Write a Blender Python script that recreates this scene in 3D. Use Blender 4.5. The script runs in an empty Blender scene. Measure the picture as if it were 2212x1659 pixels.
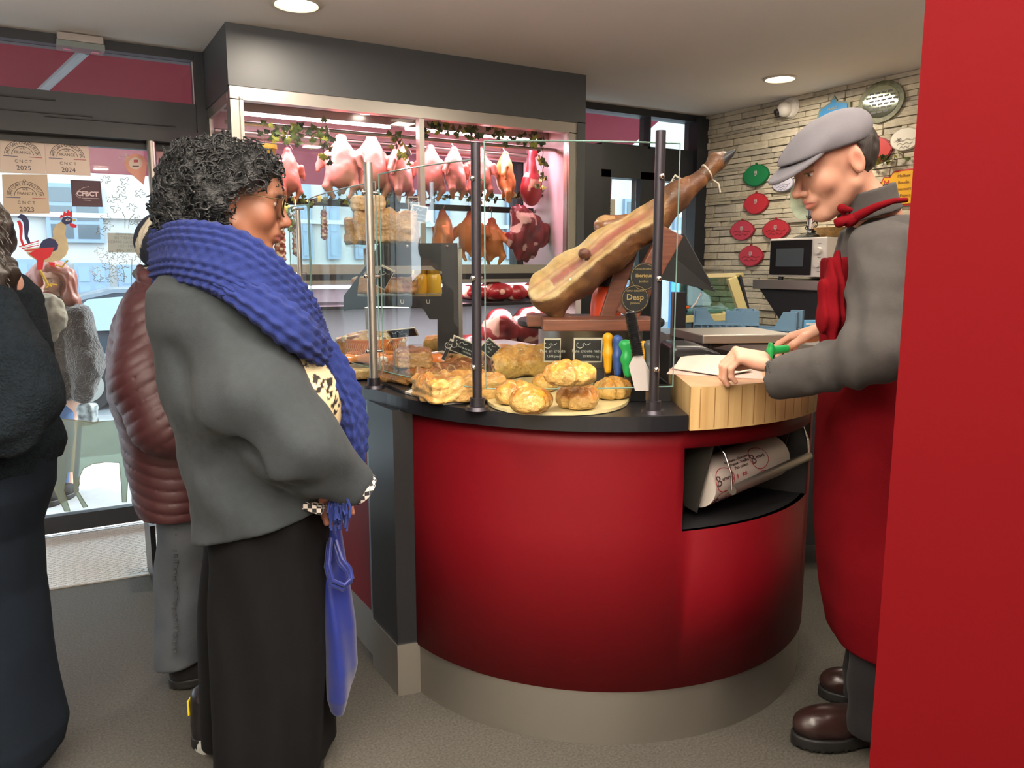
import bpy, bmesh, math, random
import numpy as np
from mathutils import Vector, Matrix
PI = math.pi
S = bpy.context.scene
COL = S.collection
rng = random.Random(7)

# ------------------------------------------------------------------ camera
# world frame: X runs along the shop front, Y points out to the street, Z up (metres)
FPX, CH, PIT, AZ = 1700.0, 1.36, math.radians(8.6), math.radians(59.6)
FW = Vector((math.cos(AZ)*math.cos(PIT), math.sin(AZ)*math.cos(PIT), -math.sin(PIT)))
RT = Vector((math.sin(AZ), -math.cos(AZ), 0)); UP = RT.cross(FW)
CAM = Vector((0, 0, CH))
cd = bpy.data.cameras.new('camera'); cam = bpy.data.objects.new('camera', cd); COL.objects.link(cam)
cd.sensor_width = 36; cd.lens = 36*FPX/2212; cd.clip_start = 0.02; cd.clip_end = 300
m3 = Matrix((RT, UP, -FW)).transposed()
cam.matrix_world = Matrix.Translation(CAM) @ m3.to_4x4()
S.camera = cam

# ------------------------------------------------------------------ world, sun, ceiling light, exposure
w = bpy.data.worlds.new('sky'); S.world = w; w.use_nodes = True
bg = w.node_tree.nodes['Background']; bg.inputs[0].default_value = (0.78, 0.89, 1.0, 1); bg.inputs[1].default_value = 7.0
sd = bpy.data.lights.new('sun', 'SUN'); sd.energy = 9; sd.angle = 0.02; sd.color = (1, .96, .9)
so = bpy.data.objects.new('sun', sd); COL.objects.link(so)
so.rotation_euler = Vector((-0.75, -0.22, -0.62)).to_track_quat('-Z', 'Y').to_euler()
S.view_settings.view_transform = 'Standard'; S.view_settings.look = 'None'
S.view_settings.exposure = 0.2; S.view_settings.gamma = 1; S.view_settings.use_curve_mapping = False
S.cycles.max_bounces = 7; S.cycles.diffuse_bounces = 3; S.cycles.glossy_bounces = 3
S.cycles.transmission_bounces = 4; S.cycles.transparent_max_bounces = 16
S.cycles.caustics_reflective = False; S.cycles.caustics_refractive = False
S.cycles.use_denoising = True; S.cycles.sample_clamp_indirect = 4.0
def area_lamp(name, loc, size, power, color, aim=(0, 0, -1), sy=None, spread=PI):
    d = bpy.data.lights.new(name, 'AREA'); d.energy = power; d.color = color; d.size = size
    d.spread = spread
    if sy: d.shape = 'RECTANGLE'; d.size_y = sy
    o = bpy.data.objects.new(name, d); COL.objects.link(o); o.location = loc
    o.rotation_euler = Vector(aim).to_track_quat('-Z', 'Y').to_euler()
    return o
WARM = (1.0, 0.86, 0.70)
CEIL = 2.42
# two ceiling downlights, then unseen ones added for light (fittings built below)
LAMPS = [(0.97, 3.40), (3.72, 3.30), (-1.1, 1.1), (0.5, 1.1), (2.1, 0.6), (-1.1, -0.9), (0.6, -0.9), (2.2, -0.9), (2.35, 2.05)]
for lx, ly in LAMPS:
    area_lamp('ceiling_lamp_light', (lx, ly, CEIL-.035), .14, 12, WARM)

# unseen uplight added over the camera to brighten the ceiling, with no fitting
area_lamp('added_ceiling_uplight', (.5, -.3, 2.0), 3.4, 460, (1, .93, .87), aim=(0, 0, 1), sy=2.6)

# ------------------------------------------------------------------ measuring helpers (photo pixel -> point on a real plane)
def ray(px, py): return FW + RT*((px-1106)/FPX) - UP*((py-829.5)/FPX)
def onz(px, py, z): d = ray(px, py); return CAM + d*((z-CH)/d.z)
def ony(px, py, y): d = ray(px, py); return CAM + d*(y/d.y)
def onx(px, py, x): d = ray(px, py); return CAM + d*(x/d.x)
HF = Vector((math.cos(AZ), math.sin(AZ), 0))
class Loc:
    """a vertical frame square to the view at horizontal distance R: x = right, y = away, z = up, origin on the floor"""
    def __init__(s, R, s0=0.0): s.R, s.s0 = R, s0
    def __call__(s, px, py, off=0.0):
        d = ray(px, py); t = (s.R+off)/d.dot(HF); p = CAM + d*t
        return (p.dot(RT)-s.s0, off, p.z)
    def mat(s):
        return Matrix.Translation(HF*s.R + RT*s.s0) @ Matrix((RT, HF, Vector((0, 0, 1)))).transposed().to_4x4()

# ------------------------------------------------------------------ materials
def lin(h):
    h = h.lstrip('#'); v = [int(h[i:i+2], 16)/255 for i in (0, 2, 4)]
    return tuple((c/12.92 if c <= .04045 else ((c+.055)/1.055)**2.4) for c in v) + (1,)
MATS = {}
def mat(name, hexc='#808080', rough=.6, metal=0, bump=0, bscale=40, var=0, vscale=6, vcol=None, attr=False,
        emit=0, trans=0, coat=0, sss=0, spec=.5, sheen=0, stretch=None, bdist=.002, det=4):
    if name in MATS: return MATS[name]
    m = bpy.data.materials.new(name); m.use_nodes = True; MATS[name] = m
    nt = m.node_tree; n = nt.nodes; b = n['Principled BSDF']; L = nt.links.new
    c = lin(hexc)
    b.inputs['Base Color'].default_value = c; b.inputs['Roughness'].default_value = rough
    b.inputs['Metallic'].default_value = metal; b.inputs['Specular IOR Level'].default_value = spec
    if coat: b.inputs['Coat Weight'].default_value = coat; b.inputs['Coat Roughness'].default_value = .12
    if sss: b.inputs['Subsurface Weight'].default_value = sss; b.inputs['Subsurface Radius'].default_value = (.02, .008, .004); b.inputs['Subsurface Scale'].default_value = .5
    if sheen: b.inputs['Sheen Weight'].default_value = sheen; b.inputs['Sheen Roughness'].default_value = .5
    if trans: b.inputs['Transmission Weight'].default_value = trans
    tc = n.new('ShaderNodeTexCoord'); vec = tc.outputs['Object']
    if stretch:
        mp = n.new('ShaderNodeMapping'); mp.inputs['Scale'].default_value = stretch; L(vec, mp.inputs[0]); vec = mp.outputs[0]
    src = None
    if attr:
        a = n.new('ShaderNodeAttribute'); a.attribute_name = 'Col'; src = a.outputs['Color']
    if var:
        t = n.new('ShaderNodeTexNoise'); t.inputs['Scale'].default_value = vscale; t.inputs['Detail'].default_value = det; L(vec, t.inputs['Vector'])
        r = n.new('ShaderNodeMapRange'); r.inputs[1].default_value = .3; r.inputs[2].default_value = .7; L(t.outputs[0], r.inputs[0])
        mx = n.new('ShaderNodeMix'); mx.data_type = 'RGBA'
        if vcol:
            L(r.outputs[0], mx.inputs[0]); mx.inputs[6].default_value = c; mx.inputs[7].default_value = lin(vcol)
            if src: mx.blend_type = 'MIX'; L(src, mx.inputs[6])
        else:
            mx.blend_type = 'MULTIPLY'; mx.inputs[0].default_value = var
            cr = n.new('ShaderNodeCombineColor'); [L(r.outputs[0], cr.inputs[i]) for i in range(3)]
            if src: L(src, mx.inputs[6])
            else: mx.inputs[6].default_value = c
            L(cr.outputs[0], mx.inputs[7])
        src = mx.outputs[2]
    if src is not None: L(src, b.inputs['Base Color'])
    if emit:
        b.inputs['Emission Strength'].default_value = emit; b.inputs['Emission Color'].default_value = c
    if bump:
        t = n.new('ShaderNodeTexNoise'); t.inputs['Scale'].default_value = bscale; t.inputs['Detail'].default_value = 3; L(vec, t.inputs['Vector'])
        bp = n.new('ShaderNodeBump'); bp.inputs['Strength'].default_value = bump; bp.inputs['Distance'].default_value = bdist
        L(t.outputs[0], bp.inputs['Height']); L(bp.outputs[0], b.inputs['Normal'])
    return m
def glass(name, tint='#ffffff', refl=1.0, haze=0.0, hz='#ffffff'):
    if name in MATS: return MATS[name]
    m = bpy.data.materials.new(name); m.use_nodes = True; MATS[name] = m
    nt = m.node_tree; n = nt.nodes; L = nt.links.new; n.remove(n['Principled BSDF']); out = n['Material Output']
    tr = n.new('ShaderNodeBsdfTransparent'); tr.inputs[0].default_value = lin(tint)
    gl = n.new('ShaderNodeBsdfGlossy'); gl.inputs['Roughness'].default_value = .02
    fr = n.new('ShaderNodeFresnel'); fr.inputs[0].default_value = 1.45
    mu = n.new('ShaderNodeMath'); mu.operation = 'MULTIPLY'; mu.inputs[1].default_value = refl; L(fr.outputs[0], mu.inputs[0])
    mx = n.new('ShaderNodeMixShader'); L(mu.outputs[0], mx.inputs[0]); L(tr.outputs[0], mx.inputs[1]); L(gl.outputs[0], mx.inputs[2])
    last = mx.outputs[0]
    if haze:
        df = n.new('ShaderNodeBsdfDiffuse'); df.inputs[0].default_value = lin(hz)
        m2 = n.new('ShaderNodeMixShader'); m2.inputs[0].default_value = haze; L(last, m2.inputs[1]); L(df.outputs[0], m2.inputs[2]); last = m2.outputs[0]
    L(last, out.inputs['Surface'])
    return m

# ------------------------------------------------------------------ objects
def tag(o, label=None, cat=None, group=None, kind=None):
    if label: o['label'] = label
    if cat: o['category'] = cat
    if group: o['group'] = group
    if kind: o['kind'] = kind
    return o
def thing(name, label, cat, loc=(0, 0, 0), rz=0, group=None, M=None):
    o = bpy.data.objects.new(name, None); COL.objects.link(o); o.empty_display_size = .1
    if M is not None: o.matrix_world = M
    else: o.location = loc; o.rotation_euler = (0, 0, rz)
    return tag(o, label, cat, group)
def link(name, me, m=None, parent=None, loc=None, rot=None, M=None):
    o = bpy.data.objects.new(name, me); COL.objects.link(o)
    if m is not None and me is not None and not me.materials:
        for k in (m if isinstance(m, (list, tuple)) else [m]): me.materials.append(k)
    if parent is not None: o.parent = parent
    if M is not None: o.matrix_local = M
    if loc is not None: o.location = loc
    if rot is not None: o.rotation_euler = rot
    return o
def smooth(me, ang=None):
    for p in me.polygons: p.use_smooth = True
    if ang is not None:
        me.set_sharp_from_angle(angle=math.radians(ang))
    return me
class MB:
    """collects shapes into one mesh; a fourth argument-free way to keep material slots"""
    def __init__(s): s.b = bmesh.new(); s.mi = 0
    def _fin(s, fs):
        for f in fs: f.material_index = s.mi
    def box(s, c, d, rz=0, M=None, bev=0, rot=None):
        r = bmesh.ops.create_cube(s.b, size=1)
        vs = r['verts']
        T = Matrix.Translation(c) @ (rot.to_4x4() if rot is not None else Matrix.Rotation(rz, 4, 'Z')) @ Matrix.Diagonal((d[0], d[1], d[2], 1))
        if M is not None: T = M @ T
        bmesh.ops.transform(s.b, matrix=T, verts=vs)
        fs = list({f for v in vs for f in v.link_faces})
        s._fin(fs)
        if bev:
            es = list({e for v in vs for e in v.link_edges})
            rr = bmesh.ops.bevel(s.b, geom=es, offset=bev, segments=2, affect='EDGES', profile=.6)
            s._fin(rr['faces'])
        return s
    def span(s, a, b, bev=0):
        return s.box([(a[i]+b[i])/2 for i in range(3)], [abs(b[i]-a[i]) for i in range(3)], bev=bev)
    def cyl(s, a, b, r, r2=None, n=16, cap=True):
        a, b = Vector(a), Vector(b); d = b-a
        q = d.to_track_quat('Z', 'Y').to_matrix().to_4x4()
        R = bmesh.ops.create_cone(s.b, cap_ends=cap, segments=n, radius1=r, radius2=r if r2 is None else r2, depth=d.length)
        bmesh.ops.transform(s.b, matrix=Matrix.Translation((a+b)/2) @ q, verts=R['verts'])
        s._fin({f for v in R['verts'] for f in v.link_faces}); return s
    def sph(s, c, r, n=12, sc=(1, 1, 1), rot=None):
        R = bmesh.ops.create_uvsphere(s.b, u_segments=n, v_segments=max(6, n*2//3), radius=r)
        T = Matrix.Translation(c) @ (rot.to_4x4() if rot is not None else Matrix.Identity(4)) @ Matrix.Diagonal((sc[0], sc[1], sc[2], 1))
        bmesh.ops.transform(s.b, matrix=T, verts=R['verts']); s._fin({f for v in R['verts'] for f in v.link_faces}); return s
    def lathe(s, prof, c=(0, 0, 0), n=32, M=None, a0=0, a1=2*PI):
        full = abs(a1-a0-2*PI) < 1e-6; N = n if full else n+1; rings = []
        T = M if M is not None else Matrix.Translation(c)
        for r, z in prof:
            rings.append([s.b.verts.new(T @ Vector((r*math.cos(a0+(a1-a0)*i/n), r*math.sin(a0+(a1-a0)*i/n), z))) for i in range(N)])
        fs = []
        for j in range(len(prof)-1):
            for i in range(n):
                k = (i+1) % N
                fs.append(s.b.faces.new((rings[j][i], rings[j][k], rings[j+1][k], rings[j+1][i])))
        s._fin(fs); return s
    def poly(s, pts, h, M=None, z0=0):
        """prism: outline in xy, height h along z"""
        T = M if M is not None else Matrix.Identity(4)
        lo = [s.b.verts.new(T @ Vector((p[0], p[1], z0))) for p in pts]; hi = [s.b.verts.new(T @ Vector((p[0], p[1], z0+h))) for p in pts]
        n = len(pts); fs = [s.b.faces.new(lo[::-1]), s.b.faces.new(hi)]
        for i in range(n): fs.append(s.b.faces.new((lo[i], lo[(i+1) % n], hi[(i+1) % n], hi[i])))
        s._fin(fs); return s
    def tube(s, pts, r, n=8, closed=False, cap=True):
        P = [Vector(p) for p in pts]; N = len(P); rings = []; up = None
        rs = r if isinstance(r, (list, tuple)) else [r]*N
        for i in range(N):
            if closed: t = (P[(i+1) % N]-P[i-1])
            else: t = P[min(i+1, N-1)]-P[max(i-1, 0)]
            t.normalize()
            if up is None: up = Vector((0, 0, 1)) if abs(t.z) < .9 else Vector((1, 0, 0))
            x = up.cross(t); x.normalize(); y = t.cross(x); up = y
            rings.append([s.b.verts.new(P[i]+(x*math.cos(2*PI*k/n)+y*math.sin(2*PI*k/n))*rs[i]) for k in range(n)])
        fs = []
        for i in range(N if closed else N-1):
            A, B = rings[i], rings[(i+1) % N]
            for k in range(n): fs.append(s.b.faces.new((A[k], A[(k+1) % n], B[(k+1) % n], B[k])))
        if cap and not closed: fs += [s.b.faces.new(rings[0][::-1]), s.b.faces.new(rings[-1])]
        s._fin(fs); return s
    def quad(s, *p):
        s._fin([s.b.faces.new([s.b.verts.new(q) for q in p])]); return s
    def mesh(s, name, sm=None):
        bmesh.ops.recalc_face_normals(s.b, faces=s.b.faces)
        me = bpy.data.meshes.new(name); s.b.to_mesh(me); s.b.free()
        if sm is not None: smooth(me, sm)
        return me
    def build(s, name, m, parent=None, sm=None, **k):
        return link(name, s.mesh(name, sm), m, parent, **k)
def struct(name, mb, m, parent=None, sm=None, **k):
    o = mb.build(name, m, parent, sm, **k)
    if parent is None: o['kind'] = 'structure'
    return o
def text_mesh(txt, size, ext=.0006, align='CENTER', bold=0, spacing=1.0):
    c = bpy.data.curves.new('lettering', 'FONT'); c.body = txt; c.size = size; c.extrude = ext; c.align_x = align; c.align_y = 'CENTER'
    c.resolution_u = 2; c.offset = bold; c.space_character = spacing
    o = bpy.data.objects.new('lettering', c); COL.objects.link(o)
    dg = bpy.context.evaluated_depsgraph_get(); me = bpy.data.meshes.new_from_object(o.evaluated_get(dg))
    bpy.data.objects.remove(o); bpy.data.curves.remove(c); me.materials.clear(); return me
def frame_mat(o, x, z):
    """matrix whose x axis is x and whose y axis (text up) is z; normal = x cross z"""
    x = Vector(x).normalized(); z = Vector(z); n = x.cross(z).normalized(); z = n.cross(x)
    M = Matrix((x, z, n)).transposed().to_4x4(); return Matrix.Translation(o) @ M
def dup(root, M=None, loc=None, rz=None, label=None, group=None, scale=None):
    r = root.copy(); COL.objects.link(r)
    if M is not None: r.matrix_world = M
    if loc is not None: r.location = loc
    if rz is not None: r.rotation_euler = (0, 0, rz)
    if scale is not None: r.scale = (scale,)*3 if not isinstance(scale, tuple) else scale
    if label: r['label'] = label
    if group: r['group'] = group
    for ch in list(root.children):
        c = ch.copy(); COL.objects.link(c); c.parent = r
        for g in list(ch.children):
            d = g.copy(); COL.objects.link(d); d.parent = c
    return r

# ------------------------------------------------------------------ signed-distance modelling (organic shapes)
_lat = np.random.RandomState(3).rand(32, 32, 32).astype(np.float32)
def noise(p, f=1.0, o=0.0):
    q = p*f+o+100.0; i = np.floor(q).astype(int); t = q-i; t = t*t*(3-2*t); i &= 31; j = (i+1) & 31
    r = 0
    for a in (0, 1):
        for b in (0, 1):
            for c in (0, 1):
                w_ = (t[:, 0] if a else 1-t[:, 0])*(t[:, 1] if b else 1-t[:, 1])*(t[:, 2] if c else 1-t[:, 2])
                r = r + w_*_lat[(j if a else i)[:, 0], (j if b else i)[:, 1], (j if c else i)[:, 2]]
    return r*2-1
def smin(a, b, k):
    h = np.clip(.5+.5*(b-a)/k, 0, 1); return b*(1-h)+a*h-k*h*(1-h)
def smax(a, b, k): return -smin(-a, -b, k)
def sphd(p, c, r): return np.linalg.norm(p-np.array(c), axis=1)-r
def elld(p, c, r, R=None):
    q = p-np.array(c)
    if R is not None: q = q @ np.array(R)      # columns of R are the ellipsoid axes
    r = np.array(r); k = np.linalg.norm(q/r, axis=1); return (k-1)*np.minimum(r.min()*1.6, np.linalg.norm(q, axis=1)/np.maximum(k, .05))
def capd(p, a, b, ra, rb=None, flat=None):
    rb = ra if rb is None else rb; a = np.array(a, float); b = np.array(b, float); ab = b-a
    t = np.clip(((p-a) @ ab)/(ab @ ab), 0, 1); q = p-(a+t[:, None]*ab)
    if flat is not None:
        n, s = np.array(flat[0], float), flat[1]; n /= np.linalg.norm(n); q = q+np.outer(q @ n, n)*(s-1)
    return np.linalg.norm(q, axis=1)-(ra+t*(rb-ra))
def chaind(p, pts, rs, k=.02, flat=None):
    d = None
    for i in range(len(pts)-1):
        e = capd(p, pts[i], pts[i+1], rs[i], rs[i+1], flat); d = e if d is None else smin(d, e, k)
    return d
def boxd(p, c, h, r=.005, R=None):
    q = p-np.array(c)
    if R is not None: q = q @ np.array(R)
    q = np.abs(q)-(np.array(h)-r)
    return np.linalg.norm(np.maximum(q, 0), axis=1)+np.minimum(q.max(axis=1), 0)-r
def loftd(p, rows, pw=2.0):
    """rows of (z, cx, cy, rx, ry): a body of stacked (super)ellipses"""
    rows = sorted(rows); z = np.array([r[0] for r in rows]); zz = p[:, 2]
    cx, cy, rx, ry = [np.interp(zz, z, [r[i] for r in rows]) for i in (1, 2, 3, 4)]
    k = ((np.abs(p[:, 0]-cx)/rx)**pw+(np.abs(p[:, 1]-cy)/ry)**pw)**(1/pw)
    d = (k-1)*np.minimum(rx, ry)
    return smax(smax(d, zz-z[-1], .015), z[0]-zz, .015)
def sdf_mesh(name, fn, lo, hi, h, colf=None, margin=1.9, band=0.0):
    lo = np.array(lo, float); hi = np.array(hi, float); B = 6
    nb = np.maximum(1, np.ceil((hi-lo)/h/B).astype(int)); n = nb*B+1
    v = np.ones(n, np.float32)
    bi = np.stack(np.meshgrid(*[np.arange(k) for k in nb], indexing='ij'), -1).reshape(-1, 3)
    cen = lo+(bi+.5)*B*h; dc = fn(cen); half = B*h*.87*margin+band
    near = np.abs(dc) < half
    fullv = v.reshape(n)
    sgn = (dc < 0)
    for (i, j, k) in bi[~near & sgn]: fullv[i*B:i*B+B+1, j*B:j*B+B+1, k*B:k*B+B+1] = -1
    act = bi[near]
    if len(act):
        loc_ = np.stack(np.meshgrid(*[np.arange(B+1)]*3, indexing='ij'), -1).reshape(-1, 3)
        CH_ = 600
        for s0 in range(0, len(act), CH_):
            a = act[s0:s0+CH_]; idx = (a[:, None, :]*B+loc_[None]).reshape(-1, 3)
            d = fn(lo+idx*h).astype(np.float32); fullv[idx[:, 0], idx[:, 1], idx[:, 2]] = d
    v = fullv
    v[0], v[-1], v[:, 0], v[:, -1], v[:, :, 0], v[:, :, -1] = 1, 1, 1, 1, 1, 1
    ins = v < 0
    c = ins[:-1, :-1, :-1]
    cnt = np.zeros(c.shape, np.int8)
    for a in (0, 1):
        for b in (0, 1):
            for e in (0, 1): cnt += ins[a:a+c.shape[0], b:b+c.shape[1], e:e+c.shape[2]]
    ci = np.argwhere((cnt > 0) & (cnt < 8))
    acc = np.zeros((len(ci), 3)); num = np.zeros(len(ci))
    cs = [(a, b, e) for a in (0, 1) for b in (0, 1) for e in (0, 1)]
    for s_ in cs:
        for ax in range(3):
            if s_[ax]: continue
            t_ = list(s_); t_[ax] = 1
            va = v[ci[:, 0]+s_[0], ci[:, 1]+s_[1], ci[:, 2]+s_[2]]; vb = v[ci[:, 0]+t_[0], ci[:, 1]+t_[1], ci[:, 2]+t_[2]]
            m_ = (va < 0) != (vb < 0); t = np.where(m_, va/np.where(m_, va-vb, 1), 0)
            pt = np.array(s_, float)[None].repeat(len(ci), 0); pt[:, ax] += t
            acc += pt*m_[:, None]; num += m_
    vert = lo+(ci+acc/num[:, None])*h
    ids = -np.ones(c.shape, np.int32); ids[ci[:, 0], ci[:, 1], ci[:, 2]] = np.arange(len(ci))
    F = []
    for ax in range(3):
        u_, w_ = [(1, 2), (2, 0), (0, 1)][ax]
        A = ins; sl = [slice(None)]*3; sl[ax] = slice(0, -1); sl2 = [slice(None)]*3; sl2[ax] = slice(1, None)
        e = np.argwhere(A[tuple(sl)] != A[tuple(sl2)])
        e = e[(e[:, u_] > 0) & (e[:, w_] > 0) & (e[:, u_] < n[u_]-1) & (e[:, w_] < n[w_]-1)]
        fl = A[e[:, 0], e[:, 1], e[:, 2]]
        q = []
        for du, dw in ((-1, -1), (0, -1), (0, 0), (-1, 0)):
            k = e.copy(); k[:, u_] += du; k[:, w_] += dw; q.append(ids[k[:, 0], k[:, 1], k[:, 2]])
        q = np.stack(q, 1); q[~fl] = q[~fl][:, ::-1]; F.append(q)
    F = np.concatenate(F); F = F[(F >= 0).all(1)]
    me = bpy.data.meshes.new(name)
    me.vertices.add(len(vert)); me.vertices.foreach_set('co', vert.astype(np.float32).ravel())
    me.loops.add(F.size); me.loops.foreach_set('vertex_index', F.ravel().astype(np.int32))
    me.polygons.add(len(F)); me.polygons.foreach_set('loop_start', np.arange(0, F.size, 4, dtype=np.int32))
    me.polygons.foreach_set('use_smooth', np.ones(len(F), bool))
    me.update(calc_edges=True); me.validate()
    if colf is not None: paint(me, colf)
    return me
def paint(me, colf):
    n = len(me.vertices); co = np.empty(n*3, np.float32); me.vertices.foreach_get('co', co); co = co.reshape(-1, 3)
    no = np.empty(n*3, np.float32); me.vertices.foreach_get('normal', no); no = no.reshape(-1, 3)
    c = colf(co.astype(float), no.astype(float)); a = me.color_attributes.new('Col', 'FLOAT_COLOR', 'POINT')
    a.data.foreach_set('color', np.concatenate([c, np.ones((n, 1))], 1).astype(np.float32).ravel())
def C3(h): return np.array(lin(h)[:3])
def mixc(c, t, d):
    t = np.clip(t, 0, 1)[:, None]; return c*(1-t)+d*t
def join_meshes(name, meshes):
    V, Fc, Ccol, off = [], [], [], 0
    for me in meshes:
        n = len(me.vertices); co = np.empty(n*3, np.float32); me.vertices.foreach_get('co', co); V.append(co.reshape(-1, 3))
        f = np.empty(len(me.loops), np.int32); me.loops.foreach_get('vertex_index', f); Fc.append(f.reshape(-1, 4)+off)
        c = np.ones(n*4, np.float32)*.5
        if 'Col' in me.color_attributes: me.color_attributes['Col'].data.foreach_get('color', c)
        Ccol.append(c); off += n
    V = np.concatenate(V); F = np.concatenate(Fc); me = bpy.data.meshes.new(name)
    me.vertices.add(len(V)); me.vertices.foreach_set('co', V.ravel()); me.loops.add(F.size); me.loops.foreach_set('vertex_index', F.ravel())
    me.polygons.add(len(F)); me.polygons.foreach_set('loop_start', np.arange(0, F.size, 4, dtype=np.int32)); me.polygons.foreach_set('use_smooth', np.ones(len(F), bool))
    me.update(calc_edges=True); me.color_attributes.new('Col', 'FLOAT_COLOR', 'POINT').data.foreach_set('color', np.concatenate(Ccol)); return me
def rotm(ax, deg):
    return np.array(Matrix.Rotation(math.radians(deg), 3, ax))
# ------------------------------------------------------------------ shared materials
M_floor = mat('speckled_vinyl', '#504e47', .7, var=.5, vscale=140, bump=.15, bscale=300, det=2)
M_ceil = mat('painted_ceiling', '#f6efe6', .85)
M_white = mat('white_wall', '#d0c8bc', .9)
M_black = mat('black_lacquer', '#17181c', .32)
M_blackm = mat('matt_black', '#1a1b1e', .6)
M_frame = mat('anthracite_aluminium', '#1e2227', .45, bump=.05, bscale=60)
M_fascia = mat('dark_grey_panel', '#44474a', .5, bump=.12, bscale=9, stretch=(1, 1, 6))
M_red = mat('red_laminate', '#6a0813', .5, spec=.22, var=.06, vscale=3)
M_redwall = mat('red_gloss_wall', '#500206', .8, spec=.08)
M_steel = mat('brushed_steel', '#a39f97', .38, metal=.9, bump=.12, bscale=30, stretch=(1, 1, 30))
M_alu = mat('pale_aluminium', '#b9b6ae', .35, metal=.85)
M_chrome = mat('chrome', '#dcdcdc', .12, metal=1)
M_darkm = mat('dark_metal', '#3c3a40', .38, metal=.75)
M_glass = glass('clear_glass', '#f6faf8', refl=.25)
M_glass_door = glass('shop_glass', '#eef4f4', refl=.4, haze=.05, hz='#cfc4c0')
M_glass_edge = mat('glass_edge', '#8fb5ae', .15, trans=.3)

# ------------------------------------------------------------------ setting
XL, XR, YB, YF = -2.3, 4.22, -2.6, 4.45
b = MB().span((XL-.2, YB-.2, -.12), (XR+.3, YF+.05, 0)); struct('floor', b, M_floor)
b = MB().span((XL-.2, YB-.2, CEIL), (XR+.3, YF+.06, CEIL+.6)); struct('ceiling', b, M_ceil)
struct('wall_back', MB().span((XL, YB-.1, 0), (XR, YB, CEIL)), M_white)
struct('wall_left', MB().span((XL-.1, YB, 0), (XL, YF, CEIL)), M_white)
# red partition close to the camera, on the right of the picture
pa = onz(1936, 829.5, 1.2)
pA = CAM + ray(1938, 829.5)*1.15; pA = Vector((pA.x, pA.y, 0))
dirp = Vector((.80, -.6, 0)).normalized(); hd0 = ray(1936, 829.5); thick = Vector((hd0.x, hd0.y, 0)).normalized()*.09+dirp*.012
b = MB()
q = [pA, pA+dirp*1.6, pA+dirp*1.6+thick, pA+thick]
b.poly([(v.x, v.y) for v in q], CEIL)
wn = struct('wall_near', b, M_redwall)

# stone cladding wall: every stone is a piece
wr = struct('wall_right', MB().span((XR+.0, YB, 0), (XR+.15, YF, CEIL)), mat('mortar', '#98907e', .95))
M_stone = [mat('split_stone_%s' % k, c, .88, var=.45, vscale=7, vcol=v, bump=.7, bscale=26, bdist=.01)
           for k, (c, v) in enumerate([('#ece3cb', '#cdc4aa'), ('#dfd6bd', '#bfb69c'), ('#f2ead4', '#d3cab1'), ('#d6cfbd', '#b8b19e')])]
SR = random.Random(11); bases = []
for k in range(10):
    bb = bmesh.new(); bmesh.ops.create_cube(bb, size=1)
    for v in bb.verts:
        f = v.co.x > 0
        v.co.y *= SR.uniform(.93, 1.0) if f else 1; v.co.z *= SR.uniform(.85, 1.0) if f else 1
        if f: v.co.x = SR.uniform(.30, .5)
    bmesh.ops.bevel(bb, geom=bb.edges[:], offset=.045, segments=1, affect='EDGES')
    me = bpy.data.meshes.new('stone'); bb.to_mesh(me); bb.free(); me.materials.append(M_stone[k % 4]); bases.append(me)
z = 0.62; rest = []; nst = 0
rows_ = []
while z < CEIL-.004:
    h = min(SR.choice([.022, .03, .036, .044, .05, .06]), CEIL-z); rows_.append((z, h)); z += h
cand = []
for (z, h) in rows_:
    y = YF-.0
    while y > 1.0:
        l = SR.uniform(.10, .34); cand.append((y-l, l, z, h, SR.uniform(.012, .028), SR.randrange(10), SR.random())); y -= l
def vis(c):
    yc, zc = c[0]+c[1]/2, c[2]+c[3]/2
    v = Vector((XR, yc, zc))-CAM; d = v.dot(FW); px = 1106+FPX*v.dot(RT)/d; py = 829.5-FPX*v.dot(UP)/d
    return 1500 < px < 2000 and py < 760 and not (1790 < px and py > 470)
cand = [(vis(c), c) for c in cand]
vz = [c for v, c in cand if v]
keep = set(map(id, sorted(vz, key=lambda c: -c[1]*c[3])[:300]))
jb = MB()
for v, c in cand:
    y0, l, z, h, t, k, r_ = c
    if id(c) in keep:
        link('stone', bases[k], None, wr, loc=(XR-t/2+.004, y0+l/2, z+h/2)).scale = (-(t+.012), l*.992, h*.97)
    else:
        jb.box((XR-t/2, y0+l/2, z+h/2), (t+.01, l*.985, h*.93))
so_ = jb.build('stone', M_stone[1], wr); so_['kind'] = 'stuff'

# ------------------------------------------------------------------ shop front (plane Y = 4.45)
Y = YF
def bar(mb, x0, x1, z0, z1, y0=Y-.05, y1=Y+.05): mb.span((x0, y0, z0), (x1, y1, z1))
# window_1 = transoms and door surround on the left, door_1 = the glass door
b = MB(); bar(b, XL, 4.22, 2.375, CEIL+.0, Y-.06, Y+.06)                     # head
bar(b, XL, .80, 2.0, 2.165)                                               # beam over the door
bar(b, .72, .86, 0, 2.40, Y-.07, Y+.05)                                   # pillar by the case
bar(b, -.62, -.50, 0, 2.4)
bar(b, -.56, .8, 1.965, 2.02, Y-.10, Y+.02)                               # sliding gear cover
b.mi = 0
w1 = struct('window_1', b, M_frame)
MB().span((-.5, Y-.005, 2.165), (.715, Y+.005, 2.375)).build('glass_pane', M_glass_door, w1)
MB().span((.716, Y-.03, 2.16), (.722, Y-.02, 2.375)).build('white_bead', mat('white_plastic', '#d9d5cf', .5), w1)
for a_, c_ in (((-.5, 2.12), (.1, 2.128)), ((-.5, 2.06), (.25, 2.066)), ((.05, 2.045), (.62, 2.05))):
    MB().span((a_[0], Y-.058, a_[1]), (c_[0], Y-.05, c_[1])).build('track_groove', M_blackm, w1)
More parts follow.
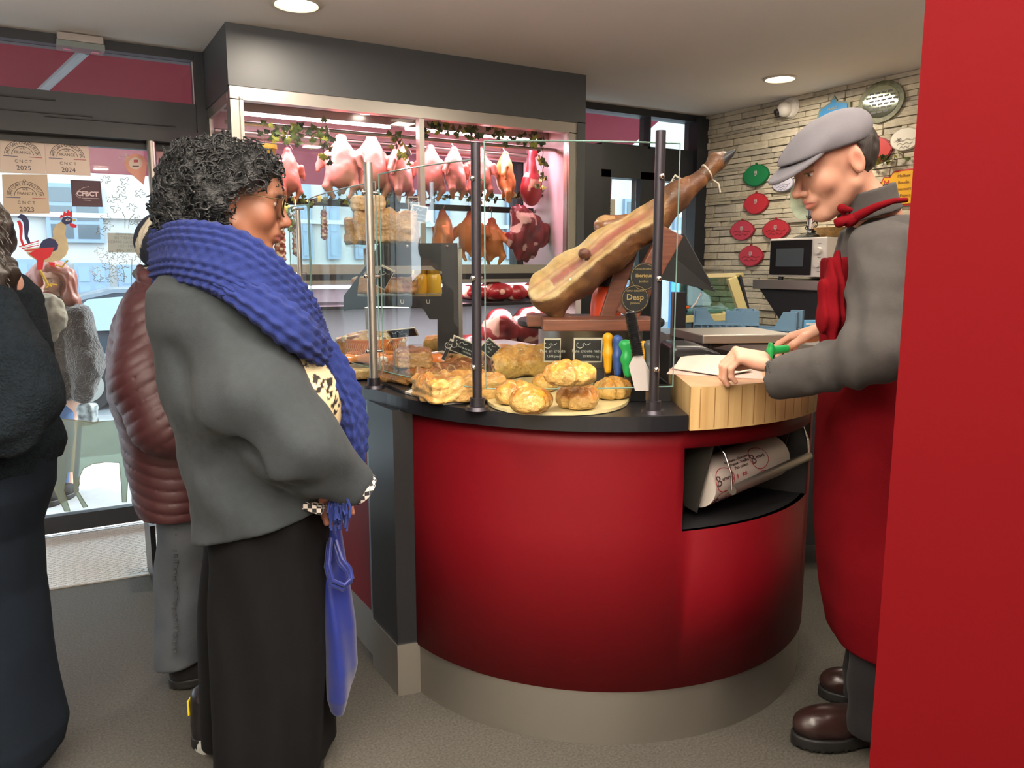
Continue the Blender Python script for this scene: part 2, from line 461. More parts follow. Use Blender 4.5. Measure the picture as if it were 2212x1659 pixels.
b = MB(); bar(b, -.5, .70, .03, .115, Y-.025, Y+.03); bar(b, .66, .715, .03, 1.97, Y-.025, Y+.03); bar(b, -.52, -.47, .03, 1.97, Y-.025, Y+.03)
bar(b, -.5, .70, 1.93, 1.97, Y-.02, Y+.03)
d1 = struct('door_1', b, M_frame)
MB().span((-.47, Y-.004, .115), (.66, Y+.004, 1.93)).build('glass_pane', M_glass_door, d1)
hp = ony(345, 600, Y-.07)
b = MB().cyl((hp.x, Y-.075, .85), (hp.x, Y-.075, 2.02), .021, n=20)
b.cyl((hp.x, Y-.075, 1.0), (hp.x, Y-.0, 1.0), .01).cyl((hp.x, Y-.075, 1.9), (hp.x, Y-.0, 1.9), .01)
b.build('handle', M_steel, d1, sm=40)
b = MB()
for dx in (-.045, .045, .17): b.cyl((hp.x+dx, Y-.056, 1.985), (hp.x+dx, Y-.05, 1.985), .006, n=10)
b.build('screw', M_chrome, d1)

# right of the case: black posts and glazing
b = MB()
bar(b, 2.62, 3.28, 0, 2.16); bar(b, 3.28, 4.22, 2.0, 2.175); bar(b, 2.72, 2.76, 2.16, 2.38)
bar(b, 3.28, 3.36, 0, 2.0); bar(b, 3.62, 3.84, 0, 2.0); bar(b, 4.10, 4.22, 0, 2.4, Y-.09, Y+.05)
bar(b, 3.28, 4.22, 1.95, 2.0); bar(b, 3.3, 4.2, .0, .75); bar(b, 3.68, 3.70, 2.16, 2.4)
w2 = struct('window_2', b, M_frame)
MB().span((2.76, Y-.004, 2.17), (4.1, Y+.004, 2.38)).build('glass_pane', M_glass_door, w2)
MB().span((3.36, Y-.004, .75), (3.62, Y+.004, 1.95)).build('glass_pane', M_glass_door, w2)
MB().span((3.84, Y-.004, .75), (4.10, Y+.004, 1.95)).build('glass_pane', M_glass_door, w2)
# glazing behind the display case
b = MB(); bar(b, .86, 2.72, 0, 1.12); bar(b, .86, 2.72, 2.16, 2.4); bar(b, 1.78, 1.82, 1.12, 2.2)
w3 = struct('window_3', b, M_frame)
for x0, x1 in ((.86, 1.78), (1.82, 2.62)):
    MB().span((x0, Y-.004, 1.12), (x1, Y+.004, 2.16)).build('glass_pane', M_glass_door, w3)

# diamond plate ramp at the door
M_dia = mat('diamond_plate', '#cfcfcb', .42, metal=.25)
P0, P1 = onz(60, 1282, 0), onz(335, 1240, 0)
b = MB(); b.poly([(P0.x, P0.y), (P1.x, P1.y), (.46, Y+.02), (-.2, Y+.02)], .006)
ramp = b.build('entrance_mat', M_dia); tag(ramp, 'bare metal tread plate mat on the floor inside the glass door', 'mat')
lz = MB(); cnt = 0
for i in range(34):
    for j in range(30):
        x = -.18+i*.019+(j % 2)*.0; y = 3.72+j*.025
        xl = P0.x+(y-P0.y)*(-.03); xr = P1.x+(y-P1.y)*.15
        if x < xl+.01 or x > xr-.01: continue
        a = .6 if (i+j) % 2 else -.6
        lz.box((x, y, .0068), (.017, .0042, .0028), rz=a)
pb = lz.build('raised_tread', M_dia, ramp); pb['kind'] = 'stuff'
o = MB().poly([(P1.x, P1.y), (P1.x+.014, P1.y), (.474, Y-.03), (.46, Y-.03)], .035).build('edge_strip', M_black); tag(o, 'right-hand black edge strip beside the tread plate mat', 'trim strip', kind='structure'); o.name = 'trim_1'
o = MB().poly([(P0.x-.012, P0.y), (P0.x, P0.y), (-.2, Y-.03), (-.212, Y-.03)], .03).build('trim_2', M_black); tag(o, kind='structure')

# ceiling fittings
M_lamp = mat('lamp_disc', '#fff1d8', .5, emit=14)
lab = ['round ceiling downlight above the curly-haired customer, cut by the top edge', 'round ceiling downlight above the butcher, near the stone wall']
for i, (lx, ly) in enumerate(LAMPS):
    t = thing('ceiling_downlight', lab[i] if i < 2 else 'added unseen ceiling downlight '+['','','far left of the entrance queue','straight above the photographer','above the red partition','at the rear left of the shop','at the rear middle of the shop','at the rear right of the shop','behind the butcher, above the counter end'][i], 'ceiling light', (lx, ly, CEIL), group='ceiling downlights')
    r = .085 if i != 1 else .078
    MB().lathe([(r, -.001), (r*1.18, -.002), (r*1.22, -.006), (r*1.05, -.010), (r, -.006)], n=36).build('trim_ring', mat('cream_ring', '#d8cdbb', .4), t, sm=50)
    MB().lathe([(0.0001, -.004), (r, -.005)], n=36).build('lamp_disc', M_lamp, t)
el = ony(174, 88, YF-.12); t = thing('emergency_light', 'clear plastic emergency exit light box over the glass door', 'emergency light', (el.x, YF-.08, CEIL-.055))
MB().box((0, 0, .034), (.19, .10, .034), bev=.005).build('housing', mat('grey_housing', '#aaa29c', .4), t)
MB().box((0, 0, .002), (.20, .105, .028), bev=.004).build('diffuser', mat('milky_diffuser', '#b9c4bf', .2, trans=.5), t)
for dx in (-.055, .06): MB().cyl((dx, 0, -.0125), (dx, 0, -.0135), .02, n=14).build('reflector', M_chrome, t)

# security camera
p = onx(1703, 232, XR-.05); t = thing('security_camera', 'white dome security camera mounted high on the stone wall', 'camera', (XR-.015, p.y, p.z))
Mx = Matrix.Rotation(-PI/2, 4, 'Y')
MB().lathe([(.0001, 0), (.062, 0), (.066, .012), (.058, .032), (.04, .038), (.0001, .04)], M=Mx, n=30).build('mount', mat('white_shell', '#e4e0d8', .4), t, sm=40)
MB().sph((-.055, .012, -.012), .047, 24).build('ball', MATS['white_shell'], t, sm=180)
MB().cyl((-.088, .038, -.028), (-.103, .046, -.034), .022, .019, n=18).build('lens', M_black, t, sm=40)

# ------------------------------------------------------------------ counter
CC = Vector((1.68, 2.29)); TZ = .965
def cp(r, a, z): return (CC.x+r*math.cos(math.radians(a)), CC.y+r*math.sin(math.radians(a)), z)
cnt_t = thing('shop_counter', 'curved red serving counter with black top and brushed steel plinth', 'counter', (CC.x, CC.y, 0))
def K(o):       # counter parts are modelled in world coordinates
    o.matrix_parent_inverse = Matrix.Translation((-CC.x, -CC.y, 0)); return o
NA0, NA1, NZ0, NZ1 = -106.6, -59.5, .630, .866
def drum(r, z0, z1, a0, a1, mb, n=2.5, hole=None, flip=False):
    k = max(2, int(abs(a1-a0)/n)); A = [a0+(a1-a0)*i/k for i in range(k+1)]
    if hole: A = sorted(set([a for a in A if not (hole[0]-1 < a < hole[0]+1 or hole[1]-1 < a < hole[1]+1)]+[hole[0], hole[1]])); Z = [z0, hole[2], hole[3], z1]
    else: Z = [z0, z1]
    g = [[mb.b.verts.new(cp(r, a, z)) for a in A] for z in Z]
    for j in range(len(Z)-1):
        for i in range(len(A)-1):
            if hole and j == 1 and A[i] >= hole[0]-.01 and A[i+1] <= hole[1]+.01: continue
            mb.b.faces.new((g[j][i], g[j][i+1], g[j+1][i+1], g[j+1][i]))
    return A
b = MB(); drum(.755, .165, .925, -176, 10, b, hole=(NA0, NA1, NZ0, NZ1)); me = b.mesh('front_panel', 30)
K(link('front_panel', me, M_red, cnt_t))
sol = cnt_t.children[-1].modifiers.new('thick', 'SOLIDIFY'); sol.thickness = .018; sol.offset = -1 if me.polygons[0].normal.to_2d().dot(Vector(me.polygons[0].center[:2])-CC) > 0 else 1
b = MB(); drum(.748, 0.0, .166, -176, 10, b); K(b.build('steel_plinth', M_steel, cnt_t, sm=30))
b = MB(); drum(.45, NZ0, NZ1, NA0, NA1, b)                                # niche lining
for z in (NZ0, NZ1):
    k = 12; A = [NA0+(NA1-NA0)*i/k for i in range(k+1)]
    for i in range(k): b.quad(cp(.45, A[i], z), cp(.45, A[i+1], z), cp(.752, A[i+1], z), cp(.752, A[i], z))
for a in (NA0, NA1): b.quad(cp(.45, a, NZ0), cp(.752, a, NZ0), cp(.752, a, NZ1), cp(.45, a, NZ1))
K(b.build('niche_lining', M_blackm, cnt_t))
# black worktop: arc plus the straight arm towards the display case
WA0 = -107.3
pts = [cp(.79, a, 0)[:2] for a in np.linspace(WA0, -180, 30)] + [(.872, 2.45), (.86, 3.66), (2.1, 3.66), (2.1, 2.9), (2.3, 2.6), cp(.70, 0, 0)[:2], cp(.68, -30, 0)[:2], (2.0, 1.9), (1.72, 2.0)]
b = MB().poly(pts, .042, z0=.923); K(b.build('worktop', M_black, cnt_t))
# straight arm, corner column
b = MB().span((.89, 2.36, .17), (.91, 3.65, .923)); K(b.build('side_panel', M_red, cnt_t))
b = MB().span((.893, 2.36, 0), (.908, 3.65, .171)); K(b.build('side_plinth', M_steel, cnt_t))
b = MB().poly([(.872, 2.20), (.95, 2.185), (.97, 2.4), (.872, 2.42)], .755, z0=.17); K(b.build('corner_column', M_black, cnt_t))
b = MB().poly([(.868, 2.195), (.95, 2.18), (.97, 2.4), (.868, 2.425)], .17); K(b.build('column_plinth', M_steel, cnt_t))
b = MB().span((.885, 2.425, .17), (.892, 2.47, .92)); K(b.build('column_sheen_strip', mat('column_sheen_grey', '#7c8a90', .4, metal=.5), cnt_t))  # the column's grey-blue reflection, put into colour as an added strip
lp = onx(792, 907, .888); b = MB().cyl((.888, lp.y, lp.z), (.876, lp.y, lp.z), .021, n=24); b.cyl((.876, lp.y, lp.z), (.874, lp.y, lp.z), .016, .014, n=24); K(b.build('lock', M_chrome, cnt_t, sm=40))
b = MB().span((1.0, 2.6, .02), (2.05, 3.62, .9)); K(b.build('carcass', M_blackm, cnt_t))

# paper roll holder in the niche
t = thing('paper_roll_holder', 'grey metal holder with a steel bar hanging in the counter niche', 'roll holder', cp(.66, -86, .86))
def inv(t): return t.matrix_basis.inverted()
a0_, a1_ = Vector(cp(.70, -99.5, .74)), Vector(cp(.70, -64, .765))
axd = (a1_-a0_).normalized(); inn = Vector((-axd.y, axd.x, 0)).normalized()
if (CC-a0_.to_2d()).dot(inn.to_2d()) < 0: inn = -inn
I = inv(t); LP = t.location.copy()
def side(c):
    q = [(-.035, .12), (.11, .12), (.06, -.075), (.015, -.085)]
    M = Matrix.Translation(c-LP) @ Matrix((inn, Vector((0, 0, 1)), inn.cross(Vector((0, 0, 1))))).transposed().to_4x4()
    return MB().poly(q, .004, M=M)
M_bracket = mat('dark_bracket', '#55524c', .4, metal=.7)
side(a0_+axd*.0+inn*-.0).build('side_plate', M_bracket, t)
side(a1_+axd*-.0+inn*.02).build('side_plate', M_bracket, t)
e0, e1 = a0_-inn*.03+axd*.025-Vector((0, 0, .02)), a1_-inn*.035+axd*.0+Vector((0, 0, .0))
e0 = Vector(cp(.762, -95, .735)); e1 = Vector(cp(.762, -62.5, .765))
MB().cyl(e0-LP, e1-LP, .0135, n=20).build('cutter_bar', M_steel, t, sm=40)
for e, s_ in ((e0, 1), (e1, -1)):
    pts = [e-LP, e-LP+Vector((0, 0, .05))+inn*.005, e-LP+Vector((0, 0, .10))+inn*.03, e-LP+inn*.07+Vector((0, 0, .13))]
    MB().tube(pts, .0035, n=8).build('spring_arm', M_chrome, t, sm=60)
r0, r1 = a0_+inn*.035+axd*.02-Vector((0, 0, .01)), a1_+inn*.045-axd*.02-Vector((0, 0, .008))
rt = thing('paper_roll', 'white printed wrapping paper roll lying in the counter niche holder', 'paper roll', r0)
b = MB().cyl((0, 0, 0), r1-r0, .068, n=40); b.build('roll', mat('wrapping_paper', '#d8d0c6', .6), rt, sm=40)
z_ = (r1-r0).normalized(); o_ = -inn; upv = z_.cross(o_)
if upv.z < 0: upv = -upv
def onroll(me, s, ang, m, name):
    # bend flat lettering around the roll
    for v in me.vertices:
        a = ang+v.co.y/.0686; p = z_*(s+v.co.x)+(o_*math.cos(a)+upv*math.sin(a))*(.0686+v.co.z); v.co = p
    link(name, me, m, rt)
M_pred = mat('print_red', '#a92332', .6); M_pblk = mat('print_dark', '#4a3336', .6)
for s, a in ((.05, .25), (.235, .62), (.05, -.75), (.235, -.5)):
    onroll(text_mesh('B', .045), s-.03, a, M_pblk, 'lettering'); onroll(text_mesh('ernard', .016), s+.008, a+.05, M_pblk, 'lettering')
    bb = bmesh.new()
    for i in range(20):
        a1, a2 = 2*PI*i/20, 2*PI*(i+1)/20; k = [(math.cos(x)*r_*1.25, math.sin(x)*r_) for x in (a1, a2) for r_ in (.034, .0365)]
        vs = [bb.verts.new((x, y, .0003)) for x, y in (k[0], k[1], k[3], k[2])]; bb.faces.new(vs)
    me = bpy.data.meshes.new('logo_ring'); bb.to_mesh(me); bb.free(); onroll(me, s, a, M_pred, 'logo_ring')
onroll(text_mesh('Boucherie - Charcuterie\nTraiteur - Volailles\nPlats cuisines', .0125), .14, .72, M_pblk, 'lettering')
onroll(text_mesh('* *  **', .03), .12, .1, M_pred, 'red_flowers'); onroll(text_mesh('** * **', .028), .18, -.75, M_pred, 'red_flowers')

# butcher block on the counter end
M_wood = mat('butcher_block_wood', '#cdb07c', .55, var=.5, vscale=3, vcol='#ab8a58', stretch=(8, 8, .6), bump=.2, bscale=30)
M_woodtop = mat('worn_wood_top', '#c49a74', .6, var=.5, vscale=7, vcol='#a87a58', bump=.15, bscale=40)
ws = onz(1445, 797, 1.042)
pts = [cp(.80, a, 0)[:2] for a in np.linspace(WA0, -38, 30)] + [(2.2, 1.84), (1.97, 1.885), (ws.x, ws.y)]
b = MB().poly(pts, .117, z0=.925)
me = b.mesh('chopping_block'); me.materials.append(M_wood); me.materials.append(M_woodtop)
for f in me.polygons: f.material_index = 1 if f.normal.z > .9 else 0
o = link('chopping_block', me); tag(o, 'thick laminated wood butcher block with curved front on the counter end', 'chopping block')
sb = MB()
for i, a in enumerate(np.linspace(WA0+2, -40, 22)):
    sb.b.faces.new([sb.b.verts.new(cp(.8006, aa, zz)) for aa, zz in ((a-.12, .93), (a+.12, .93), (a+.12, 1.038), (a-.12, 1.038))])
sb.build('glue_joint', mat('glue_line', '#8d6a3c', .7), o)

# sneeze guard: posts and panes
PB = [Vector((.90, 3.25, TZ)), onz(808, 838, TZ), onz(1031, 885, TZ), onz(1411, 892, TZ)]
PT = [1.58, 1.676, 1.676, 1.70]
gl_ = thing('sneeze_guard', 'curved glass sneeze guard on dark metal posts along the counter edge', 'glass screen', PB[2])
o0 = PB[2].copy()
for i, pb_ in enumerate(PB):
    q = pb_-o0; mm = M_darkm if i > 1 else M_steel  # left posts get paler steel, reflected light put into the metal colour
    po = MB().cyl(q, q+Vector((0, 0, PT[i]-TZ)), .0132 if i else .010, n=20).build('post', mm, gl_, sm=40)
    MB().lathe([(.0001, .012), (.03, .010), (.034, .0), (.034, -.0)], c=q, n=24).build('base_flange', M_darkm, po, sm=50)
    MB().lathe([(.0205, .034), (.0205, .008)], c=q, n=24).lathe([(.013, .034), (.0205, .034)], c=q, n=24).build('collar', M_darkm, po, sm=50)
    dd = Vector((CC.x-pb_.x, CC.y-pb_.y, 0)).normalized()
    for zz in (.12, .36, .62):
        c0 = q+Vector((0, 0, zz))-dd*.0135
        MB().sph(c0-dd*.004, .0075, 14).cyl(c0, q+Vector((0, 0, zz))+dd*.03, .004, n=8).build('bolt', M_chrome, po, sm=60)
G = []
for i, pb_ in enumerate(PB):
    dd = Vector((CC.x-pb_.x, CC.y-pb_.y, 0)).normalized() if i else Vector((1, 0, 0)); G.append(pb_-o0+dd*.027)
ge = ony(1466, 850, PB[3].y+.035); G.append(Vector((ge.x, PB[3].y+.06, TZ))-o0)
def pane(a, b_, z0, z1, name):
    a = a.copy(); b_ = b_.copy(); d = (b_-a); n = Vector((-d.y, d.x, 0)).normalized()*.005; k = 10; mb = MB(); L_ = []
    bul = Vector((d.y, -d.x, 0)).normalized()*.02
    if bul.dot((a+b_)/2+o0-Vector((CC.x, CC.y, TZ))) < 0: bul = -bul
    GG = glass('guard_glass', '#f8fbfa', refl=.10); pts = [a+d*(i/k)+bul*(1-(2*i/k-1)**2) for i in range(k+1)]
    oo = [(p.x-n.x/2, p.y-n.y/2) for p in pts]+[(p.x+n.x/2, p.y+n.y/2) for p in pts[::-1]]
    mb.poly(oo, z1-z0, z0=z0-TZ); g_ = mb.build(name, GG, gl_)
    e = MB(); tt = [Vector((p.x, p.y, z1-TZ)) for p in pts]; e.tube(tt, .0022, n=4); e.tube([Vector((p.x, p.y, z0-TZ)) for p in pts], .0020, n=4)
    e.tube([Vector((a.x, a.y, z0-TZ)), Vector((a.x, a.y, z1-TZ))], .0022, n=4); e.tube([Vector((b_.x, b_.y, z0-TZ)), Vector((b_.x, b_.y, z1-TZ))], .0022, n=4)
    e.build('polished_edge', M_glass_edge, g_)
pane(G[0]+(G[0]-G[1])*.3, G[0]+(G[1]-G[0])*.06, 1.02, 1.60, 'glass_pane')
pane(G[0]+(G[1]-G[0])*.08, G[1]-(G[1]-G[0])*.02, 1.02, 1.62, 'glass_pane')
pane(G[1]+(G[2]-G[1])*.02, G[2]-(G[2]-G[1])*.03, 1.02, 1.64, 'glass_pane')
pane(G[2]+(G[3]-G[2])*.02, G[4], 1.02, 1.685, 'glass_pane')

# ------------------------------------------------------------------ built-in display case
FY = 3.80; x0, x1 = .765, 2.715
dc = thing('display_case', 'built-in lit display case hung with poultry under a dark grey fascia', 'display case', (x0, FY, 0))
def D(o): o.matrix_parent_inverse = Matrix.Translation((-x0, -FY, 0)); return o
D(MB().span((x0, FY, 2.155), (x1, FY+.03, CEIL-.001)).build('fascia', M_fascia, dc))
D(MB().span((x0, FY+.03, 2.14), (x0+.02, Y-.07, CEIL-.001)).build('fascia_side', M_fascia, dc))
fr = MB()
for a, c in (((x0+.005, 2.095), (x1-.05, 2.155)), ((x0+.005, 1.30), (x0+.055, 2.10)), ((2.60, 1.30), (2.66, 2.10)), ((x0+.005, 1.315), (x1-.05, 1.362)), ((1.688, 1.36), (1.716, 2.10))):
    fr.span((a[0], FY+.005, a[1]), (c[0], FY+.05, c[1]))
fr.span((x0+.045, FY-.004, 2.095), (2.615, FY+.01, 2.112)); fr.span((x0+.045, FY-.004, 1.355), (x0+.060, FY+.01, 2.10)); fr.span((2.60, FY-.004, 1.355), (2.615, FY+.01, 2.10))
D(fr.build('front_frame', M_alu, dc))
D(MB().span((2.66, FY, 1.25), (x1, FY+.05, 2.16)).build('dark_jamb', M_fascia, dc))
D(MB().span((x0+.005, FY+.08, 2.09), (x0+.02, Y-.07, 2.14)).span((x0+.005, FY+.05, 1.3), (x0+.02, FY+.09, 2.1)).span((x0+.005, Y-.12, 1.3), (x0+.02, Y-.07, 2.1)).build('side_frame', M_alu, dc))
D(MB().span((x0+.055, FY+.02, 1.36), (1.69, FY+.026, 2.10)).build('glass_pane', M_glass, dc))
D(MB().span((1.714, FY+.02, 1.36), (2.60, FY+.026, 2.10)).build('glass_pane', M_glass, dc))
D(MB().span((x0+.010, FY+.09, 1.36), (x0+.014, Y-.12, 2.10)).build('side_glass', M_glass, dc))
M_pinkin = mat('case_lining', '#cfc0c0', .45)
D(MB().span((2.66, FY+.05, 1.24), (2.70, Y-.06, 2.14)).build('end_wall', mat('pink_white_panel', '#d9c3c6', .35), dc))
D(MB().span((x0+.02, FY+.03, 2.14), (2.70, Y-.06, 2.16)).build('case_ceiling', mat('case_ceiling_grey', '#8a7f7c', .4, metal=.3), dc))
D(MB().span((x0+.02, FY+.04, 1.285), (2.70, Y-.06, 1.315)).build('case_floor', M_steel, dc))
D(MB().span((x0+.0, FY-.005, 1.285), (x1, FY+.04, 1.315)).build('lower_rail', M_darkm, dc))
D(MB().span((x0+.0, FY-.008, 1.268), (x1, FY+.04, 1.285)).build('lower_trim', M_alu, dc))
D(MB().span((x0+.02, Y-.09, 2.0), (2.66, Y-.07, 2.14)).build('back_header', mat('pink_header', '#c9a4a8', .4), dc))
D(MB().span((x0+.02, Y-.245, 1.672), (2.62, Y-.225, 1.705)).build('middle_rail', M_darkm, dc))
for yy, zz in ((Y-.16, 2.03), (FY+.22, 2.03), (Y-.2, 1.69)):
    D(MB().cyl((x0+.02, yy, zz), (2.68, yy, zz), .011, n=12).build('hanging_rail', M_steel, dc, sm=40))
D(MB().span((x0+.02, FY+.30, 2.10), (1.7, FY+.36, 2.14)).span((1.72, FY+.30, 2.10), (2.66, FY+.36, 2.14)).build('light_channel', M_alu, dc))
M_pink = mat('pink_tube', '#ffd3df', .4, emit=16)
tubes = MB(); tubes.cyl((x0+.1, FY+.33, 2.095), (1.66, FY+.33, 2.095), .009, n=10).cyl((1.75, FY+.33, 2.095), (2.62, FY+.33, 2.095), .009, n=10)
tubes.cyl((2.36, Y-.10, 1.42), (2.36, Y-.10, 2.0), .016, n=10)
D(tubes.build('light_tube', M_pink, dc))
for px, py in ((570, 232), (790, 245)):
    p = onz(px, py, 2.137); D(MB().lathe([(.0001, 0), (.032, -.001)], c=(p.x, min(p.y, 4.3), 2.136), n=24).build('spot_disc', mat('spot_disc_pink', '#ffe9e6', .5, emit=9), dc))
area_lamp('case_light_left', (1.25, FY+.30, 2.06), .8, 13, (1, .50, .62), sy=.1)
area_lamp('case_light_right', (2.15, FY+.30, 2.06), .8, 15, (1, .47, .60), sy=.1)

# refrigerated cabinet under the case
fc = thing('refrigerated_cabinet', 'glass-fronted meat cabinet glowing pink under the display case', 'refrigerated cabinet', (1.85, FY, .965))
o_ = Vector((1.85, FY, .965))
def Fm(o): o.matrix_parent_inverse = Matrix.Translation(-o_); return o
Fm(MB().span((.95, FY+.42, .6), (2.70, FY+.44, 1.266)).build('back_panel', mat('cabinet_back', '#b7c6cf', .3), fc))
Fm(MB().span((.95, FY-.0, .62), (2.70, FY+.42, .80)).build('cabinet_floor', M_steel, fc))
Fm(MB().span((2.66, FY-.0, .8), (2.70, FY+.42, 1.266)).build('end_wall', M_pinkin, fc))
sh = [(.98, FY+.40), (2.64, FY+.40), (2.64, FY-.02)]+[(2.64-1.66*i/12, FY-.02-.10*math.sin(PI*i/12)) for i in range(1, 12)]+[(.98, FY-.02)]
Fm(MB().poly(sh, .016, z0=1.145).build('shelf', M_darkm, fc))
Fm(MB().cyl((1.0, FY+.1, 1.25), (2.6, FY+.1, 1.25), .008, n=8).build('light_tube', M_pink, fc))
area_lamp('cabinet_light', (1.8, FY+.05, 1.245), 1.5, 14, (1, .66, .72), sy=.06)
area_lamp('cabinet_light_low', (1.8, FY+.1, 1.13), 1.5, 8, (1, .78, .8), sy=.06)
# ------------------------------------------------------------------ street outside (ground 0.2 m below the shop floor)
GZ = -.2
M_road = mat('asphalt', '#707477', .9, var=.3, vscale=4, bump=.2, bscale=60)
struct('ground', MB().span((-14, 7.2, -.52), (26, 20, -.42)), M_road)
struct('pavement', MB().span((-14, 4.52, GZ-.3), (26, 7.2, GZ)), mat('pavement_grey', '#98989a', .9, var=.2, vscale=8))
o = MB().poly([(-.35, 4.5), (.5, 4.5), (.5, 5.35), (-.35, 5.35)], .012, z0=-.198).build('entrance_plate', M_dia)
tag(o, 'bright metal tread plate on the pavement outside the glass door', 'plate')
lz = MB()
for i in range(26):
    for j in range(26):
        lz.box((-.33+i*.031, 4.53+j*.031, -.184), (.026, .006, .004), rz=.6 if (i+j) % 2 else -.6)
q = lz.build('raised_tread', M_dia, o); q['kind'] = 'stuff'
# awning: red canvas sloping down over the pavement, with its strut
M_awn = bpy.data.materials.new('awning_canvas'); M_awn.use_nodes = True
nt = M_awn.node_tree; nt.nodes.remove(nt.nodes['Principled BSDF'])
df = nt.nodes.new('ShaderNodeBsdfDiffuse'); tl = nt.nodes.new('ShaderNodeBsdfTranslucent'); mx = nt.nodes.new('ShaderNodeMixShader')
df.inputs[0].default_value = lin('#7a3a46'); tl.inputs[0].default_value = lin('#8f4a56'); mx.inputs[0].default_value = .45
nt.links.new(df.outputs[0], mx.inputs[1]); nt.links.new(tl.outputs[0], mx.inputs[2]); nt.links.new(mx.outputs[0], nt.nodes['Material Output'].inputs[0])
aw = thing('awning', 'red canvas awning hanging over the pavement above the shop front', 'awning', (1, 4.55, 2.7))
b = MB(); b.quad((-5, .0, .12), (3.45, 0, .12), (3.45, 1.25, -.43), (-5, 1.25, -.43)); 
o = b.build('canvas', M_awn, aw); so2 = o.modifiers.new('t', 'SOLIDIFY'); so2.thickness = .004
b = MB(); b.quad((-5, 1.25, -.43), (3.45, 1.25, -.43), (3.45, 1.27, -.76), (-5, 1.27, -.76)); b.build('valance', M_awn, aw)
AO = Vector((1, 4.55, 2.7)); A1_, A2_ = ony(186, 108, 4.62)-AO, ony(86, 200, 5.55)-AO
for x in (0, 2.9): MB().cyl(A1_+Vector((x, 0, 0)), A2_+Vector((x, 0, 0)), .024, n=10).build('folding_arm', mat('arm_grey', '#8f9496', .5), aw)
MB().cyl((-5, 1.25, -.42), (3.45, 1.25, -.42), .03, n=10).build('front_bar', MATS['arm_grey'], aw)
# building across the street
YW = 19
M_fac = mat('pale_render', '#a9a8a6', .9, var=.08, vscale=2)
fb = thing('building', 'pale building across the street with blue-grey framed windows', 'building', (0, YW, -.42))
MB().span((-14, 0, 0), (26, .5, 10)).build('wall', M_fac, fb)
M_bf = mat('blue_grey_frame', '#6f8296', .5); M_pn = mat('dark_pane', '#4a575e', .1); M_shut = mat('blue_shutter', '#73889a', .6)
def fwin(x, z, w_, h, nx=2, nz=3, shut=False):
    f = MB().span((x, -.12, z), (x+w_, 0, z+h)).build('window', M_bf, fb)
    for i in range(nx):
        for j in range(nz):
            MB().span((x+.08+i*(w_-.08)/nx, -.13, z+.08+j*(h-.08)/nz), (x+(i+1)*(w_-.08)/nx, -.115, z+(j+1)*(h-.08)/nz)).build('pane', M_shut if shut else M_pn, f)
def fw2(x0, y0, x1, y1, nx, nz, sh=False):
    a = ony(x0, y0, YW); c = ony(x1, y1, YW); fwin(a.x, c.z+.42, c.x-a.x, a.z-c.z, nx, nz, sh)
fw2(92, 395, 226, 525, 2, 3); fw2(20, 560, 150, 650, 3, 2, True); fw2(158, 568, 240, 655, 2, 2, True); fw2(252, 572, 330, 660, 2, 2, True)
for x in (640, 700, 760, 880, 935, 1010, 1090, 1150): fw2(x, 395, x+34, 560, 1, 3, True)
fw2(1290, 470, 1330, 640, 2, 3, True); fw2(1345, 430, 1380, 620, 2, 3); fw2(1452, 470, 1480, 640, 1, 3, True)
MB().span((-14, -.14, 2.75), (22, 0, 2.85)).build('string_course', M_fac, fb)
gw = ony(325, 500, 9.0)
# car
M_car = mat('car_paint', '#34434f', .25, coat=.8, metal=.4); M_carg = mat('car_glass', '#6b7d84', .08, spec=.8)
cr = thing('car', 'dark blue-grey hatchback parked at the kerb outside', 'car', (1.6, 11.7, -.42))
prof_ = [(-2.0, .28), (-2.05, .62), (-1.98, .86), (-1.75, 1.02), (-1.25, 1.40), (-.9, 1.48), (.3, 1.49), (.62, 1.42), (1.35, 1.02), (1.95, .88), (2.1, .6), (2.1, .28)]
def carloft():
    bb = bmesh.new(); rings = []
    for yy, s_ in ((-.82, .0), (-.84, .02), (-.80, .05), (0, .07), (.80, .05), (.84, .02), (.82, 0)):
        r_ = []
        for x, z in prof_:
            inset = max(0, (z-.95))*.30*(1 if abs(yy) > .5 else 0)
            r_.append(bb.verts.new((x*(1 if z < 1 else .985), yy-math.copysign(inset, yy) if yy else 0, z*(1 if abs(yy) < .83 else (.97 if z > .6 else 1)))))
        rings.append(r_)
    for a_, c_ in zip(rings[:-1], rings[1:]):
        for i in range(len(prof_)-1): bb.faces.new((a_[i], a_[i+1], c_[i+1], c_[i]))
        bb.faces.new((a_[-1], a_[0], c_[0], c_[-1]))
    bb.faces.new(rings[0]); bb.faces.new(rings[-1][::-1])
    bmesh.ops.recalc_face_normals(bb, faces=bb.faces); me = bpy.data.meshes.new('body'); bb.to_mesh(me); bb.free(); return smooth(me, 40)
link('body', carloft(), M_car, cr)
for xs in ([(-1.62, .98), (-1.18, 1.36), (-.62, 1.40), (-.62, .98)], [(-.52, .98), (-.52, 1.41), (.28, 1.41), (.30, .98)], [(.40, .98), (.40, 1.40), (.62, 1.34), (1.18, .99)]):
    M_ = Matrix(((1, 0, 0, 0), (0, 0.30, -1, -.99+.06), (0, 1, 0, 0), (0, 0, 0, 1)))
    b = MB(); vs = [(x, -.845+(z-.95)*.30, z) for x, z in xs]; b.b.faces.new([b.b.verts.new(v) for v in vs])
    o = b.build('side_window', M_carg, cr); s2 = o.modifiers.new('t', 'SOLIDIFY'); s2.thickness = .02; s2.offset = 0
for x in (-1.28, 1.32):
    MB().cyl((x, -.86, .31), (x, -.62, .31), .31, n=28).build('wheel', mat('tyre', '#1d1f21', .8), cr, sm=40)
    MB().cyl((x, -.87, .31), (x, -.85, .31), .2, n=20).build('hubcap', M_alu, cr, sm=40)
